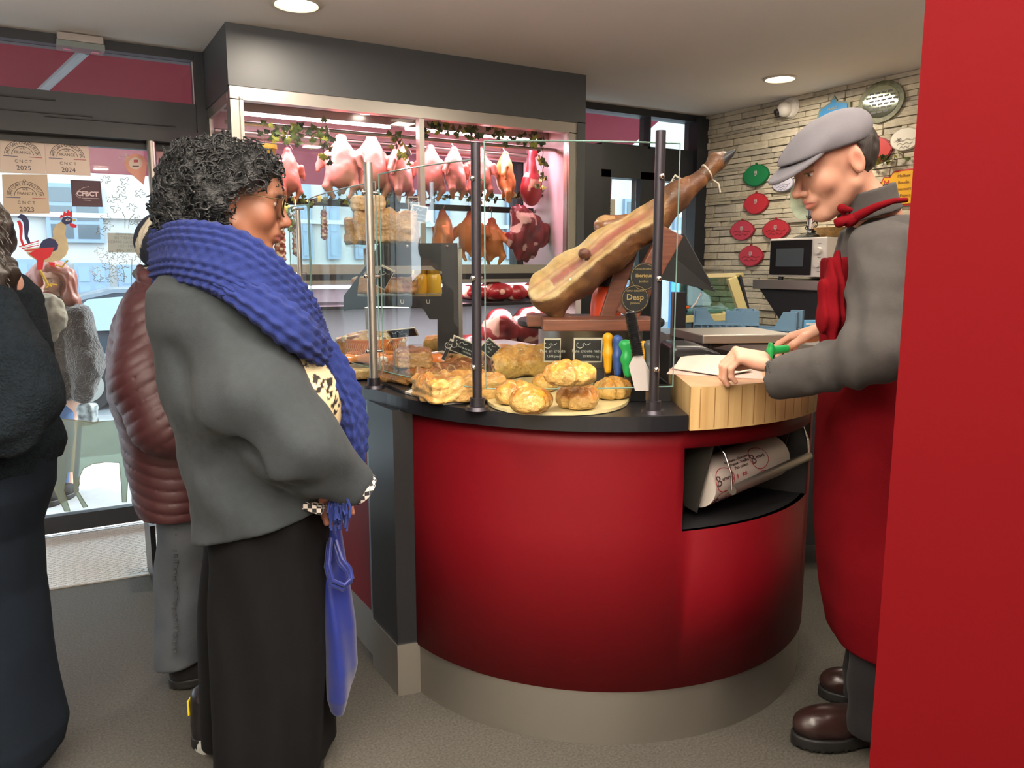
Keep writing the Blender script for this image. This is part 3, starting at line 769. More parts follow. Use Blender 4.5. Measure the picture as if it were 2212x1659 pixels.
MB().span((-1.9, -.862, .66), (1.9, -.84, .70)).build('side_moulding', mat('moulding', '#7e8d99', .5), cr)
MB().span((-1.95, -.80, .18), (1.95, .8, .32)).build('underbody', M_blackm, cr)
MB().span((-.75, -.86, .84), (-.6, -.845, .87)).span((.12, -.86, .84), (.27, -.845, .87)).build('door_handle', M_car, cr)
MB().span((-.575, -.86, .35), (-.565, -.842, .98)).build('door_gap', M_blackm, cr)
# blue notice board outside at the right window
bp_ = ony(1487, 650, 5.2); t = thing('notice_board', 'blue notice board with white lettering outside the right-hand window', 'sign', (bp_.x, 5.2, GZ))
MB().span((-.20, 0, .2), (.20, .03, 1.62)).build('board', mat('blue_board', '#2f8fd0', .5), t)
for k, (tx, s_, zz) in enumerate((('RATA', .11, 1.5), ('Menu', .06, 1.36), ('Plats', .06, 1.26), ('sur place ou a', .035, 1.17), ('emporter', .05, 1.1))):
    link('lettering', text_mesh(tx, s_), mat('white_print', '#e8eef2', .6), t, M=frame_mat((0, -.004, zz), (1, 0, 0), (0, 0, 1)))
for sx in (-.15, .15): MB().span((sx-.02, 0, 0.001), (sx+.02, .03, .22)).build('leg', M_frame, t)
# ------------------------------------------------------------------ people
def T_(t, R): t = np.array(t, float); R = np.array(R, float); return lambda p: (p-t) @ R
def headd(p, s=1.0, fem=False, neck=True, nk=(-.06, 0, -.21)):
    p = p/s; q = p.copy(); q[:, 1] = np.abs(q[:, 1])
    d = elld(q, (-.018, 0, .026), (.098, .077, .088))
    d = smin(d, elld(q, (.022, 0, -.034), (.066, .056, .086)), .03)
    d = smin(d, elld(q, (.034, 0, .036), (.058, .060, .050)), .03)
    d = smin(d, capd(q, (-.004, .053, -.056), (.056, .014, -.103), .018, .016), .03)
    d = smin(d, elld(q, (.066, 0, -.104), (.020, .024, .017)), .02)
    d = smin(d, elld(q, (.056, .040, -.026), (.024, .024, .026)), .025)
    d = smin(d, capd(q, (.084, .010, .021), (.074, .045, .020), .0085, .006), .012)
    d = smax(d, -sphd(q, (.101, .031, .003), .0165), .014)
    d = smin(d, elld(q, (.0735, .031, .003), (.0125, .016, .0115)), .004)
    nl = .116 if not fem else .112
    d = smin(d, capd(q, (.086, 0, .014), (nl-.006, 0, -.030), .0075, .0105), .010)
    d = smin(d, sphd(q, (nl-.004, 0, -.034), .0115), .006); d = smin(d, sphd(q, (.098, .0125, -.039), .0085), .006)
    d = smin(d, elld(q, (.083, 0, -.062), (.016, .026, .020)), .012)
    d = smin(d, capd(q, (.0945, 0, -.0605), (.083, .021, -.066), .0062, .004), .004)
    d = smin(d, capd(q, (.0925, 0, -.0745), (.082, .019, -.070), .0072, .004), .004)
    d = smax(d, -capd(q, (.103, 0, -.0675), (.088, .023, -.0690), .0028, .0015), .003)
    e = elld(q, (-.018, .077, -.006), (.019, .0075, .031)); e = smax(e, -elld(q, (-.014, .085, -.004), (.0115, .006, .020)), .005)
    d = smin(d, e, .006)
    if neck: d = smin(d, capd(q, (-.032, 0, -.06), nk, .050, .058), .03)
    return d*s
def headcol(p, s, skin, lip, brow, beard=0, hairc=None):
    q = p/s; q = q.copy(); y = q[:, 1]; q[:, 1] = np.abs(y)
    c = np.tile(C3(skin), (len(p), 1)).astype(float)
    c *= (1+.05*noise(q, 60))[:, None]
    red = C3('#c0705f'); c = mixc(c, .22*np.exp(-(sphd(q, (.07, .045, -.03), 0)/.022)**2), red)
    c = mixc(c, .35*np.exp(-(sphd(q, (.113, 0, -.034), 0)/.013)**2), red); c = mixc(c, .5*np.exp(-(sphd(q, (-.02, .08, -.0), 0)/.022)**2), red)
    if beard: c = mixc(c, beard*np.clip((-.035-q[:, 2])*40, 0, 1)*np.clip(q[:, 0]*30, 0, 1)*(.6+.4*noise(q, 300)), C3('#8a6a55'))
    lp = (q[:, 0] > .080)*(np.abs(q[:, 2]+.068-.3*np.abs(q[:, 1])*0) < .0115*(1-(q[:, 1]/.027)**2))
    c = mixc(c, .8*lp, C3(lip))
    br = capd(q, (.092, .012, .0225), (.076, .047, .0215), .0048, .003); c = mixc(c, 1-np.clip(br/.003, 0, 1), C3(brow))
    ey = (np.abs(q[:, 2]-.002) < .0046*(1-((q[:, 1]-.031)/.0145)**2))*(q[:, 0] > .076)
    c = mixc(c, ey, C3('#d8d0c8')); c = mixc(c, ey*(np.hypot(q[:, 1]-.031, q[:, 2]-.002) < .0055), C3('#3d3026'))
    lid = (np.abs(q[:, 2]-.0075+.0*q[:, 1]) < .0016)*(np.abs(q[:, 1]-.031) < .0155)*(q[:, 0] > .074); c = mixc(c, lid*.75, C3('#33221c'))
    return c
def handd(p, curl=(20, 25, 30, 35), mid=1.1, tip=.7, thumb=((.02, .035, -.005), (.05, .058, -.016), (.078, .058, -.026)), s=1.0, spread=3.0):
    """right-hand frame: x to the finger tips, +y to the thumb, z out of the back; origin at the wrist"""
    p = p/s
    d = smin(boxd(p, (.048, 0, 0), (.044, .039, .013), .012), elld(p, (.025, .018, -.008), (.032, .022, .016)), .012)
    d = smin(d, elld(p, (.030, -.022, -.008), (.034, .018, .015)), .012)
    ys = (.029, .010, -.009, -.027); ln = ((.044, .027, .021), (.048, .031, .022), (.045, .029, .021), (.035, .022, .018)); rr = (.0092, .0094, .009, .008)
    for i in range(4):
        b = np.array([.086-(.0 if i < 2 else .004*(i-1)), ys[i], .001]); a = math.radians(curl[i]); yaw = math.radians(spread*(1.5-i)); pts = [b]
        for k, f in enumerate((1, mid, tip)):
            if k: a += math.radians(curl[i])*f
            pts.append(pts[-1]+ln[i][k]*np.array([math.cos(a)*math.cos(yaw), math.cos(a)*math.sin(yaw), -math.sin(a)]))
        f_ = chaind(p, pts, [rr[i]*1.08, rr[i], rr[i]*.93, rr[i]*.80], .004)
        f_ = smin(f_, sphd(p, pts[0]+np.array([0, 0, .0035]), rr[i]), .005)
        d = smin(d, f_, .0035)
    t = [(.012, .022, -.006)]+list(thumb); d = smin(d, chaind(p, t, [.015, .0145, .011, .0088], .006), .008)
    return d*s
def handcol(p, skin): 
    c = np.tile(C3(skin), (len(p), 1)); return mixc(c, .35*(.5+.5*noise(p, 45)), C3('#c87a68'))
M_skin = mat('skin', '#c99a82', .5, attr=True, sss=.12, bump=.08, bscale=500, bdist=.001)
def cloth(name, c, var=.12, vs=9, bump=.3, bs=400, rough=.9, **k): return mat(name, c, rough, var=var, vscale=vs, bump=bump, bscale=bs, sheen=.03, **k)
def fold(p, d, f, amp, wob=.5, o=0.0, pw=1.0):
    ph = (p @ np.array(d, float))*f+wob*2.5*noise(p, 3.0, o)
    s_ = np.sin(ph); return amp*np.sign(s_)*np.abs(s_)**pw
def axes(x, zup=(0, 0, 1)):
    x = np.array(x, float); x /= np.linalg.norm(x); y = np.cross(zup, x); y /= np.linalg.norm(y); z = np.cross(x, y); return np.stack([x, y, z], 1)

def surf(f, o, d, n=40):      # march along a ray to a surface
    t = .0
    for _ in range(n):
        v = f((o+d*t)[None])[0]
        if v < .001: return o+d*t
        t += max(v*.8, .001)
        if t > .25: return None
    return o+d*t
# ================= customer with the blue scarf
W0 = Loc(1.95); s0 = W0(560, 800)[0]; W = Loc(1.95, s0)
wt = thing('person', 'woman with short curly dark hair in a grey jumper and a thick blue knitted scarf', 'person', M=W.mat())
wh = np.array(W(511, 434, -.0)); HS = 1.09
HR = axes((.955, .28, -.05)) @ rotm('Y', 4)
hp_ = T_(wh, HR)
def row(Lc, py, xl, xr, cy, ry, pyr=None):
    a = Lc(xl, py, cy); c = Lc(xr, pyr or py, cy); return ((a[2]+c[2])/2, (a[0]+c[0])/2, cy, abs(c[0]-a[0])/2, ry)
head = sdf_mesh('head', lambda p: headd(hp_(p), HS, True), wh-.20, wh+.20, .0034, lambda c, n: headcol(hp_(c), HS, '#84563f', '#7f4440', '#2a2220'))
hw = np.array(W(760, 1052, -.05)); hd_ = np.array(W(690, 1090, .08))
HRr = axes(hd_-hw+np.array([0, .03, 0]))
hh = T_(np.array(W(760, 1046, -.11)), HRr)
h1 = sdf_mesh('hand', lambda p: handd(hh(p), (35, 38, 40, 42)), np.array(W(752, 1048, -.14))-.20, np.array(W(752, 1048, -.14))+.2, .003, lambda c, n: handcol(c, '#8f5f4c'))
tb = [row(W, 560, 470, 560, 0, .05), row(W, 640, 420, 600, 0, .12), row(W, 900, 440, 650, 0, .13), row(W, 1150, 500, 650, 0, .11)]
lg = [np.array(W(600, 1150, -.05)), np.array(W(580, 1400, -.05)), np.array(W(575, 1640, -.05))]; lg2 = [np.array(W(560, 1150, .1)), np.array(W(500, 1400, .1)), np.array(W(462, 1600, .1))]
low = sdf_mesh('low', lambda p: smin(smin(loftd(p, tb), chaind(p, lg, [.06, .04, .03]), .03), chaind(p, lg2, [.05, .03, .025]), .03), (-.3, -.25, .02), (.3, .3, 1.5), .012, lambda c, n: np.tile(C3('#8f5f4c'), (len(c), 1)))
link('body', join_meshes('body', [head, h1, low]), M_skin, wt)
# hair
hc = np.array(W(468, 414, 0.0))
def hair_w(p):
    d = elld(p, hc, (.136, .122, .130)); d = smin(d, elld(p, W(408, 452, 0), (.080, .10, .100)), .03)
    d = smin(d, elld(p, W(545, 372, -.02), (.066, .085, .050)), .03); d = smin(d, elld(p, W(500, 440, -.085), (.052, .04, .058)), .03)
    d = smax(d, -elld(p, W(592, 468, -.04), (.094, .15, .082)), .02)
    q = p.copy(); q[:, 2] += .03*noise(p, 9); sw = noise(q, 26)*.013+noise(q, 55, 5)*.006+np.abs(noise(q, 17, 9))*.010
    return d+sw
M_hair = mat('dark_hair', '#15181a', .42, var=.4, vscale=40, bump=.9, bscale=120, bdist=.006, stretch=(1, 1, 2.2))
hr = link('hair', sdf_mesh('hair', hair_w, hc-.21, hc+.21, .0045, margin=2.6), M_hair, wt)
HRn = random.Random(5); b = MB()
for i in range(1500):
    u = Vector((HRn.gauss(0, 1), HRn.gauss(0, 1), HRn.gauss(.25, 1))).normalized()
    if u.y > .75: continue
    c0 = Vector(hc)+Vector((u.x*.20, u.y*.20, u.z*.20)); v_ = surf(hair_w, np.array(c0), -np.array(u)); 
    if v_ is None: continue
    c0 = Vector(v_); r_ = HRn.uniform(.007, .018); t1 = Vector((HRn.uniform(-1, 1), HRn.uniform(-1, 1), HRn.uniform(-1, .2))).normalized(); t2 = u.cross(t1)
    if t2.length < .1: continue
    t2.normalize(); t1 = t2.cross(u); tw = HRn.uniform(2.5, 6.0); out = HRn.uniform(0, .010)+(.014 if HRn.random() < .12 else 0); pts = []
    for k in range(9):
        a = tw*k/8; pts.append(c0+t1*(r_*math.cos(a)+.003*k)+t2*(r_*math.sin(a))+u*(out*math.sin(PI*k/8)-.003))
    w0 = HRn.uniform(.0012, .0032); b.tube(pts, [w0*.5, w0, w0, w0, w0, w0, w0*.9, w0*.7, w0*.3], n=5, cap=False)
b.build('loose_curls', M_hair, hr)['kind'] = 'stuff'
# glasses
b = MB(); g0 = Vector(wh); Rm = Matrix(HR.tolist())
def hpnt(x, y, z): return g0+Rm @ Vector((x*HS, y*HS, z*HS))
for sgn in (1, -1):
    b.tube([hpnt(.104-abs(.03*math.cos(a)+.0)*.22, sgn*.033+.025*math.cos(a), .0+.023*math.sin(a)) for a in np.linspace(0, 2*PI, 22)[:-1]], .0022, n=6, closed=True)
    b.tube([hpnt(.094, sgn*.060, .012), hpnt(.04, sgn*.078, .012), hpnt(-.02, sgn*.082, .006)], .0016, n=6)
b.tube([hpnt(.106, -.01, .006), hpnt(.110, 0, .009), hpnt(.106, .01, .006)], .0018, n=6)
gs = b.build('glasses', mat('gold_wire', '#5b4a35', .3, metal=.8), wt, sm=60)
for sgn in (1, -1):
    b = MB(); vs = [hpnt(.1035-abs(.03*math.cos(a))*.22, sgn*.033+.024*math.cos(a), .022*math.sin(a)) for a in np.linspace(0, 2*PI, 20)[:-1]]
    b.b.faces.new([b.b.verts.new(v) for v in vs]); b.build('lens', glass('smoked_lens', '#3a3230'), gs)
# jumper
rows = [row(W, 575, 425, 560, .0, .10), row(W, 596, 375, 575, .0, .17), row(W, 625, 356, 590, .0, .20), row(W, 700, 352, 612, 0, .205), row(W, 800, 363, 630, 0, .20), row(W, 900, 386, 660, 0, .20),
        row(W, 985, 416, 710, 0, .21), row(W, 1030, 424, 722, 0, .205), row(W, 1075, 420, 724, 0, .20), row(W, 1140, 440, 700, 0, .20)]
A0, A1, A2, A3 = [np.array(W(*q)) for q in ((490, 668, -.08), (540, 850, -.19), (648, 962, -.21), (760, 1040, -.13))]
B1, B2 = np.array(W(650, 930, .20)), np.array(W(748, 1045, .06))
hemn = np.array([-.26, 0, 1.0]); hem0 = np.array(W(440, 1147, 0))
def jumper(p):
    d = loftd(p, rows, 2.3)
    d = smin(d, chaind(p, [A0, A1, A2, A3], [.11, .115, .088, .046], .06), .05)
    d = smin(d, chaind(p, [A0+np.array([0, .2, 0]), B1, B2], [.10, .075, .045], .05), .05)
    f = fold(p, (-7, 1, -9), 3.0, .007, .9)*np.clip((1.25-p[:, 2])*3, 0, 1)+fold(p, (4, 3, -7), 2.6, .006, 1.1, 7)+.010*noise(p*np.array([1, 1, .6]), 7)+.004*noise(p*np.array([1.6, 1, .5]), 18, 2)
    g = capd(p, np.array(W(500, 905, -.24)), np.array(W(645, 1052, -.24)), .012, .02); f = f+.016*np.exp(-(np.maximum(g, 0)/.018)**2)
    g = capd(p, np.array(W(430, 1020, -.2)), np.array(W(520, 960, -.25)), .008, .01); f = f+.012*np.exp(-(np.maximum(g, 0)/.016)**2)
    g = capd(p, np.array(W(370, 760, -.2)), np.array(W(470, 960, -.26)), .008, .01); f = f+.008*np.exp(-(np.maximum(g, 0)/.02)**2)
    g = capd(p, np.array(W(520, 620, -.24)), np.array(W(700, 985, -.30)), .002, .002); f = f+.003*np.exp(-(np.maximum(g, 0)/.004)**2)
    d = d+f
    d = smax(d, ((hem0-p) @ hemn)/1.03*np.where(p[:, 0] < .15, 1, 1)*(1)-.0 if False else -((p-hem0) @ hemn)/1.03, .01)
    return smax(d, -capd(p, A3, A3+(A3-A2)*.5, .034, .036), .006)
M_jump = cloth('grey_felt', '#262d31', .18, 60, .35, 500)
link('jumper', sdf_mesh('jumper', jumper, (-.34, -.42, .55), (.42, .32, 1.42), .0058, margin=2.2), M_jump, wt)
cuffd = (A3-A2)/np.linalg.norm(A3-A2)
ck = MB().cyl(A3-cuffd*.03, A3+cuffd*.038, .040, .043, n=26); me = ck.mesh('shirt_cuff', 50)
Mc = bpy.data.materials.new('check_cloth'); Mc.use_nodes = True; nt = Mc.node_tree; ckn = nt.nodes.new('ShaderNodeTexChecker'); ckn.inputs['Scale'].default_value = 95
ckn.inputs['Color1'].default_value = lin('#d8d0c8'); ckn.inputs['Color2'].default_value = lin('#1d1d22'); tcn = nt.nodes.new('ShaderNodeTexCoord'); nt.links.new(tcn.outputs['Object'], ckn.inputs[0]); nt.links.new(ckn.outputs[0], nt.nodes['Principled BSDF'].inputs[0]); nt.nodes['Principled BSDF'].inputs['Roughness'].default_value = .9
link('shirt_cuff', me, Mc, wt)['label'] = 'black and white checked shirt cuff'
ck = MB().box(W(686, 1086, -.10), (.050, .10, .020), rot=Matrix.Rotation(.35, 3, 'Y'), bev=.004); ck.build('shirt_hem', Mc, wt, sm=60)
# leopard blouse
def leo(c, n):
    q = c*np.array([1, .8, 1]); k = noise(q, 85)+.5*noise(q, 170, 3); o = mixc(np.tile(C3('#d9bd8a'), (len(c), 1)), .5+.5*noise(q, 6), C3('#efe0b8')); return mixc(o, (k > .30)*1.0, C3('#1c1512'))
bl = lambda p: elld(p, W(662, 862, -.03), (.100, .165, .15))+.003*noise(p, 12)
link('blouse', sdf_mesh('blouse', bl, np.array(W(650, 858, 0))-.22, np.array(W(650, 858, 0))+.22, .005, leo), mat('leopard_cloth', '#d9bd8a', .7, attr=True), wt)
# scarf : swept ribbed bands
def sweep(name, pts, wid, thk, nrm, m, parent, ribs=9, amp=.0035, n=56, seg=90, knit=110, closed=False, kamp=.0012):
    P = np.array([np.array(p, float) for p in pts]); N = np.array([np.array(q, float) for q in nrm]); k = len(P)
    if closed: P = np.vstack([P[-1:], P, P[:2]]); N = np.vstack([N[-1:], N, N[:2]]); wid = [wid[-1]]+list(wid)+list(wid[:2]); thk = [thk[-1]]+list(thk)+list(thk[:2]); rngv = (1, k+1)
    else: P = np.vstack([2*P[0]-P[1], P, 2*P[-1]-P[-2]]); N = np.vstack([N[:1], N, N[-1:]]); wid = [wid[0]]+list(wid)+[wid[-1]]; thk = [thk[0]]+list(thk)+[thk[-1]]; rngv = (1, k)
    wid = np.array(wid); thk = np.array(thk)
    def cr(A, t):
        i = int(min(max(math.floor(t), 1), len(A)-3)); u = t-i; a, b_, c_, d_ = A[i-1], A[i], A[i+1], A[i+2]
        return .5*((2*b_)+(-a+c_)*u+(2*a-5*b_+4*c_-d_)*u*u+(-a+3*b_-3*c_+d_)*u**3)
    bb = bmesh.new(); rings = []; S_ = 0; prev = None
    T = np.linspace(rngv[0], rngv[1], seg+1)[:-1] if closed else np.linspace(rngv[0], rngv[1], seg)
    for t in T:
        c_ = cr(P, t); tg = cr(P, t+.01)-cr(P, t-.01); tg /= np.linalg.norm(tg); nn = cr(N, t); nn = nn-tg*(nn @ tg); nn /= np.linalg.norm(nn); wv = np.cross(tg, nn)
        a_, b_ = float(cr(wid, t)), float(cr(thk, t)); S_ += np.linalg.norm(c_-prev) if prev is not None else 0; prev = c_; R_ = []
        for j in range(n):
            th = 2*PI*j/n; cx, sy = math.cos(th), math.sin(th)
            x = math.copysign(abs(cx)**.75, cx)*a_; y = math.copysign(abs(sy)**.8, sy)*b_
            rb = amp*math.cos(x/a_*ribs*PI)*min(1, abs(sy)*1.6); kn = kamp*math.sin(S_*knit*2+(1 if int((x/a_+1)*ribs/2) % 2 else -1)*1.3)
            nd = np.array([cx*b_, sy*a_]); nd /= np.linalg.norm(nd)
            R_.append(bb.verts.new(c_+wv*(x+nd[0]*(rb+kn))+nn*(y+nd[1]*(rb+kn))))
        rings.append(R_)
    m_ = len(rings)
    for i in range(m_ if closed else m_-1):
        A, B = rings[i], rings[(i+1) % m_]
        for j in range(n): bb.faces.new((A[j], A[(j+1) % n], B[(j+1) % n], B[j]))
    if not closed: bb.faces.new(rings[0][::-1]); bb.faces.new(rings[-1])
    bmesh.ops.recalc_face_normals(bb, faces=bb.faces); me = bpy.data.meshes.new(name); bb.to_mesh(me); bb.free()
    return link(name, smooth(me), m, parent)
M_scarf = cloth('blue_wool', '#0b2266', .3, 120, .8, 500)
loop = [W(352, 556, .0), W(400, 545, -.155), W(500, 570, -.20), W(595, 640, -.175), W(668, 715, -.09), W(680, 735, .03), W(600, 660, .13), W(470, 560, .16), W(385, 535, .11)]
ln_ = [(-1, 0, .1), (-.6, -1, .15), (-.1, -1, .3), (.35, -1, .55), (.9, -.7, .5), (1, .5, .4), (.3, 1, .4), (-.1, 1, .3), (-.7, .8, .2)]
sweep('scarf_loop', loop, [.070, .072, .078, .074, .066, .062, .07, .075, .07], [.032]*9, ln_, M_scarf, wt, ribs=9, amp=.0036, seg=420, closed=True, kamp=.0022, n=110, knit=120)
wt.children[-1]['label'] = 'thick ribbed blue scarf wrapped round the neck'
sweep('scarf_fold', [W(455, 590, -.205), W(560, 655, -.225), W(640, 715, -.20), W(700, 768, -.12)], [.03, .040, .045, .03], [.020, .026, .03, .02], [(0, -1, .3), (.2, -1, .4), (.5, -1, .4), (.9, -.7, .2)], M_scarf, wt, ribs=4, seg=150, kamp=.0022, amp=.004, knit=90)
tail = [W(668, 735, -.06), W(712, 790, -.06), W(748, 850, -.05), W(764, 910, -.05), W(765, 980, -.05), W(745, 1045, -.04), W(728, 1085, .0)]
sweep('scarf_tail', tail, [.045, .042, .034, .032, .03, .03, .028], [.028, .03, .028, .026, .022, .02, .015], [(.7, -.7, .2)]*3+[(.9, -.5, 0)]*4, M_scarf, wt, ribs=5, seg=200, kamp=.0024, amp=.0045, knit=90)
b = MB()
for i in range(34):
    x = 716+i*1.1; y0_ = 1080+HRn.uniform(-10, 12); a = W(x, y0_, HRn.uniform(-.17, -.13)); c_ = W(x+HRn.uniform(-10, 10), 1118+HRn.uniform(-10, 30), HRn.uniform(-.18, -.14)); m_ = [(a[k]+c_[k])/2+HRn.uniform(-.006, .006) for k in range(3)]
    b.tube([a, m_, c_], .0032, n=5)
b.build('scarf_fringe', M_scarf, wt)['kind'] = 'stuff'
# trousers (wide black)
def leg_w(rs, cy, ry, f=1.0, o=0):
    rr = [row(W, *q, cy, ry) for q in rs]
    return lambda p: loftd(p, rr, 2.2)+f*(fold(p, (9, 5, .6), 5.5, .0065, .45, o)+.003*noise(p, 6))
t1 = leg_w([(1060, 450, 700), (1120, 447, 704), (1200, 458, 704), (1300, 464, 706), (1450, 470, 705), (1600, 476, 690), (1760, 480, 668)], -.02, .15)
t2 = leg_w([(1250, 600, 706), (1400, 640, 709), (1550, 652, 713), (1620, 655, 718), (1652, 662, 712)], .08, .10, o=3)
t3 = leg_w([(1150, 443, 560), (1300, 437, 540), (1420, 437, 530), (1520, 437, 515), (1602, 441, 500)], .12, .08, .7, 6)
link('trousers', sdf_mesh('trousers', lambda p: smin(smin(t1(p), t2(p), .012), t3(p), .012), (-.24, -.28, .02), (.24, .3, .80), .006, margin=2.2), mat('black_crepe', '#050506', .9, spec=.2, bump=.1, bscale=400), wt)
sk = [W(452, 1590, .12), W(452, 1640, .12), W(452, 1690, .12)]
link('sock', sdf_mesh('sock', lambda p: chaind(p, sk, [.036, .042, .04])+.003*noise(p, 60), np.array(sk[1])-.11, np.array(sk[1])+.11, .005), cloth('grey_sock', '#9a9c98', .3, 80, .9, 200), wt)
def boot(name, parent, toe, heel, m_up, m_sole, s=1.0):
    toe, heel = np.array(toe, float), np.array(heel, float); x = toe-heel; Lh = np.linalg.norm(x); R = axes(x); q = T_(heel, R); k = Lh/.26
    up = lambda p: (lambda z: smax(smin(smin(elld(z, (.19, 0, .052), (.075, .048, .045)), capd(z, (.05, 0, .06), (.15, 0, .05), .042, .042), .03), capd(z, (.035, 0, .05), (.04, 0, .14), .043, .046), .025)+.002*noise(z, 40), .028-z[:, 2], .004))(q(p)/k)*k
    so = lambda p: (lambda z: smax(smax(smin(elld(z, (.17, 0, .015), (.098, .054, .2)), elld(z, (.05, 0, .015), (.06, .042, .2)), .03), z[:, 2]-.032, .004), .0-z[:, 2]+.004*(np.sin(z[:, 0]*420) > .3), .002))(q(p)/k)*k
    lo_, hi_ = np.minimum(toe, heel)-.09, np.maximum(toe, heel)+np.array([.09, .09, .22])
    u = link(name, sdf_mesh(name, up, lo_, hi_, .0045), m_up, parent); link('sole', sdf_mesh('sole', so, lo_, hi_, .0035), m_sole, u); return u
M_boot = mat('black_leather', '#171416', .35, bump=.2, bscale=80); M_sole = mat('black_rubber', '#101010', .6)
hf = np.array(W(425, 1668, .12)); hf[2] = .004
bt = boot('boot', wt, hf+np.array([.25, .06, 0]), hf, M_boot, M_sole)
MB().box(hf+np.array([-.006, -.0, .12]), (.006, .03, .045), bev=.002).build('heel_loop', mat('yellow_print', '#d8c420', .6), bt)
hf2 = np.array(W(478, 1700, -.05)); hf2[2] = .004; boot('boot', wt, hf2+np.array([.25, .06, 0]), hf2, M_boot, M_sole)
# blue cloth bag hanging from her hand
bg_ = thing('cloth_bag', 'long slim royal blue nylon shopping bag hanging from the customer\'s hand', 'bag', M=W.mat())
rb = [row(W, *q, .03, ry) for q, ry in (((1085, 700, 722), .012), ((1150, 701, 736), .03), ((1250, 700, 752), .05), ((1350, 700, 766), .06), ((1440, 701, 768), .062), ((1500, 704, 758), .055), ((1538, 716, 742), .03))]
link('bag_body', sdf_mesh('bag_body', lambda p: loftd(p, rb, 2.3)+fold(p, (10, 6, 1), 9, .004, .7)+.003*noise(p, 14), (.05, -.12, .1), (.35, .16, .85), .0045, margin=2.2), mat('blue_nylon', '#12226c', .38, bump=.25, bscale=25, sheen=.2), bg_)
b = MB(); c_ = [W(712, 1170, -.03), W(706, 1225, -.05), W(715, 1262, -.06), W(740, 1272, -.05), W(757, 1255, -.04), W(752, 1235, -.04), W(735, 1215, -.04), W(722, 1175, -.02)]
b.tube(c_, .0075, n=8).tube([(q[0]+.006, q[1]-.006, q[2]+.012) for q in c_], .006, n=8); b.build('handle', MATS['blue_nylon'], bg_, sm=60)
# ================= butcher
L2 = Loc(2.10); s2_ = L2(1860, 800)[0]; B = Loc(2.10, s2_)
def bl_(px, py, z):      # a point at a known height, in the butcher's frame
    v = onz(px, py, z); return np.array([v.dot(RT)-s2_, v.dot(HF)-2.10, z])
bt_ = thing('person', 'young butcher in a grey flat cap, grey shirt and dark red apron', 'person', M=B.mat())
# head: forehead (1713,365) nose tip (1721,430) chin (1776,467)
HS2 = 1.04; tilt = 22
Rb = axes((-.97, -.16, 0)) @ rotm('Y', tilt)
hb = np.array(B(1798, 356, 0.0)); hq = T_(hb, Rb)
head2 = sdf_mesh('head', lambda p: headd(hq(p), HS2, False, True, (-.075, 0, -.17)), hb-.23, hb+.23, .0032, lambda c, n: headcol(hq(c), HS2, '#c2937c', '#a85c54', '#5a4435', .18))
# near (left) hand pressing on the paper, far (right) hand on the knife
wn_ = bl_(1668, 796, 1.075); kn_ = bl_(1600, 800, 1.115)
fx = np.array([-.93, .10, .16]); fR = axes(fx); 
RL = np.stack([fR[:, 0], -fR[:, 1], fR[:, 2]], 1)         # mirrored frame: a left hand seen from its back
RL = fR @ np.array([[1, 0, 0], [0, 1, 0], [0, 0, 1.0]])
def mir(p): q = p.copy(); q[:, 1] *= -1; return q
RLl = fR @ rotm('X', -14)
wl = np.array(B(1664, 783, -.02)); wl = bl_(1664, 780, 1.112)
hl = T_(wl, RLl)
ext = .17
def hand_l(p): return handd(mir(hl(p)), (62, 58, 56, 60), .75, .55, ((.03, .035, -.025), (.062, .046, -.045), (.088, .040, -.052)), 1.02, 2)
hand1 = sdf_mesh('hand', hand_l, wl-ext, wl+ext, .0025, lambda c, n: handcol(c, '#d3a78f'))
wr_ = bl_(1776, 712, 1.165); fr_ = axes(bl_(1672, 745, 1.11)-wr_) @ rotm('X', 18)
hrr = T_(wr_, fr_)
def hand_r(p): return handd(hrr(p), (16, 28, 36, 42), .9, .7, ((.045, .045, -.022), (.078, .050, -.034), (.103, .043, -.038)), 1.0, 2)
hand2 = sdf_mesh('hand', hand_r, wr_-ext, wr_+ext, .0025, lambda c, n: handcol(c, '#d3a78f'))
tb2 = [row(B, 520, 1865, 1980, .02, .10), row(B, 700, 1850, 1990, .02, .09), row(B, 900, 1850, 1990, .02, .09)]
la = [np.array(B(1900, 900, -.05)), np.array(B(1895, 1250, -.05)), np.array(B(1880, 1570, -.06))]; lb = [np.array(B(1900, 900, .10)), np.array(B(1885, 1250, .10)), np.array(B(1866, 1500, .12))]
low2 = sdf_mesh('low', lambda p: smin(smin(loftd(p, tb2), chaind(p, la, [.06, .04, .035]), .03), chaind(p, lb, [.06, .04, .035]), .03), (-.3, -.3, .05), (.35, .35, 1.5), .012, lambda c, n: np.tile(C3('#d0a58e'), (len(c), 1)))
link('body', join_meshes('body', [head2, hand1, hand2, low2]), M_skin, bt_)
# short dark hair at the back of the head
def hair_b(p):
    q = hq(p)/HS2; d = elld(q, (-.022, 0, .022), (.101, .0815, .091)); d = smax(d, q[:, 0]+.028, .006); d = smax(d, -.078+.0-q[:, 2]+.02, .01)
    d = smax(d, -elld(q, (-.008, .082, -.006), (.026, .02, .036)), .004); d = smax(d, -elld(q, (-.008, -.082, -.006), (.026, .02, .036)), .004)
    return (d+.003*noise(q, 60))*HS2
link('hair', sdf_mesh('hair', hair_b, hb-.18, hb+.18, .004), mat('brown_black_hair', '#231c18', .6, bump=.8, bscale=300, stretch=(1, 1, .3)), bt_)
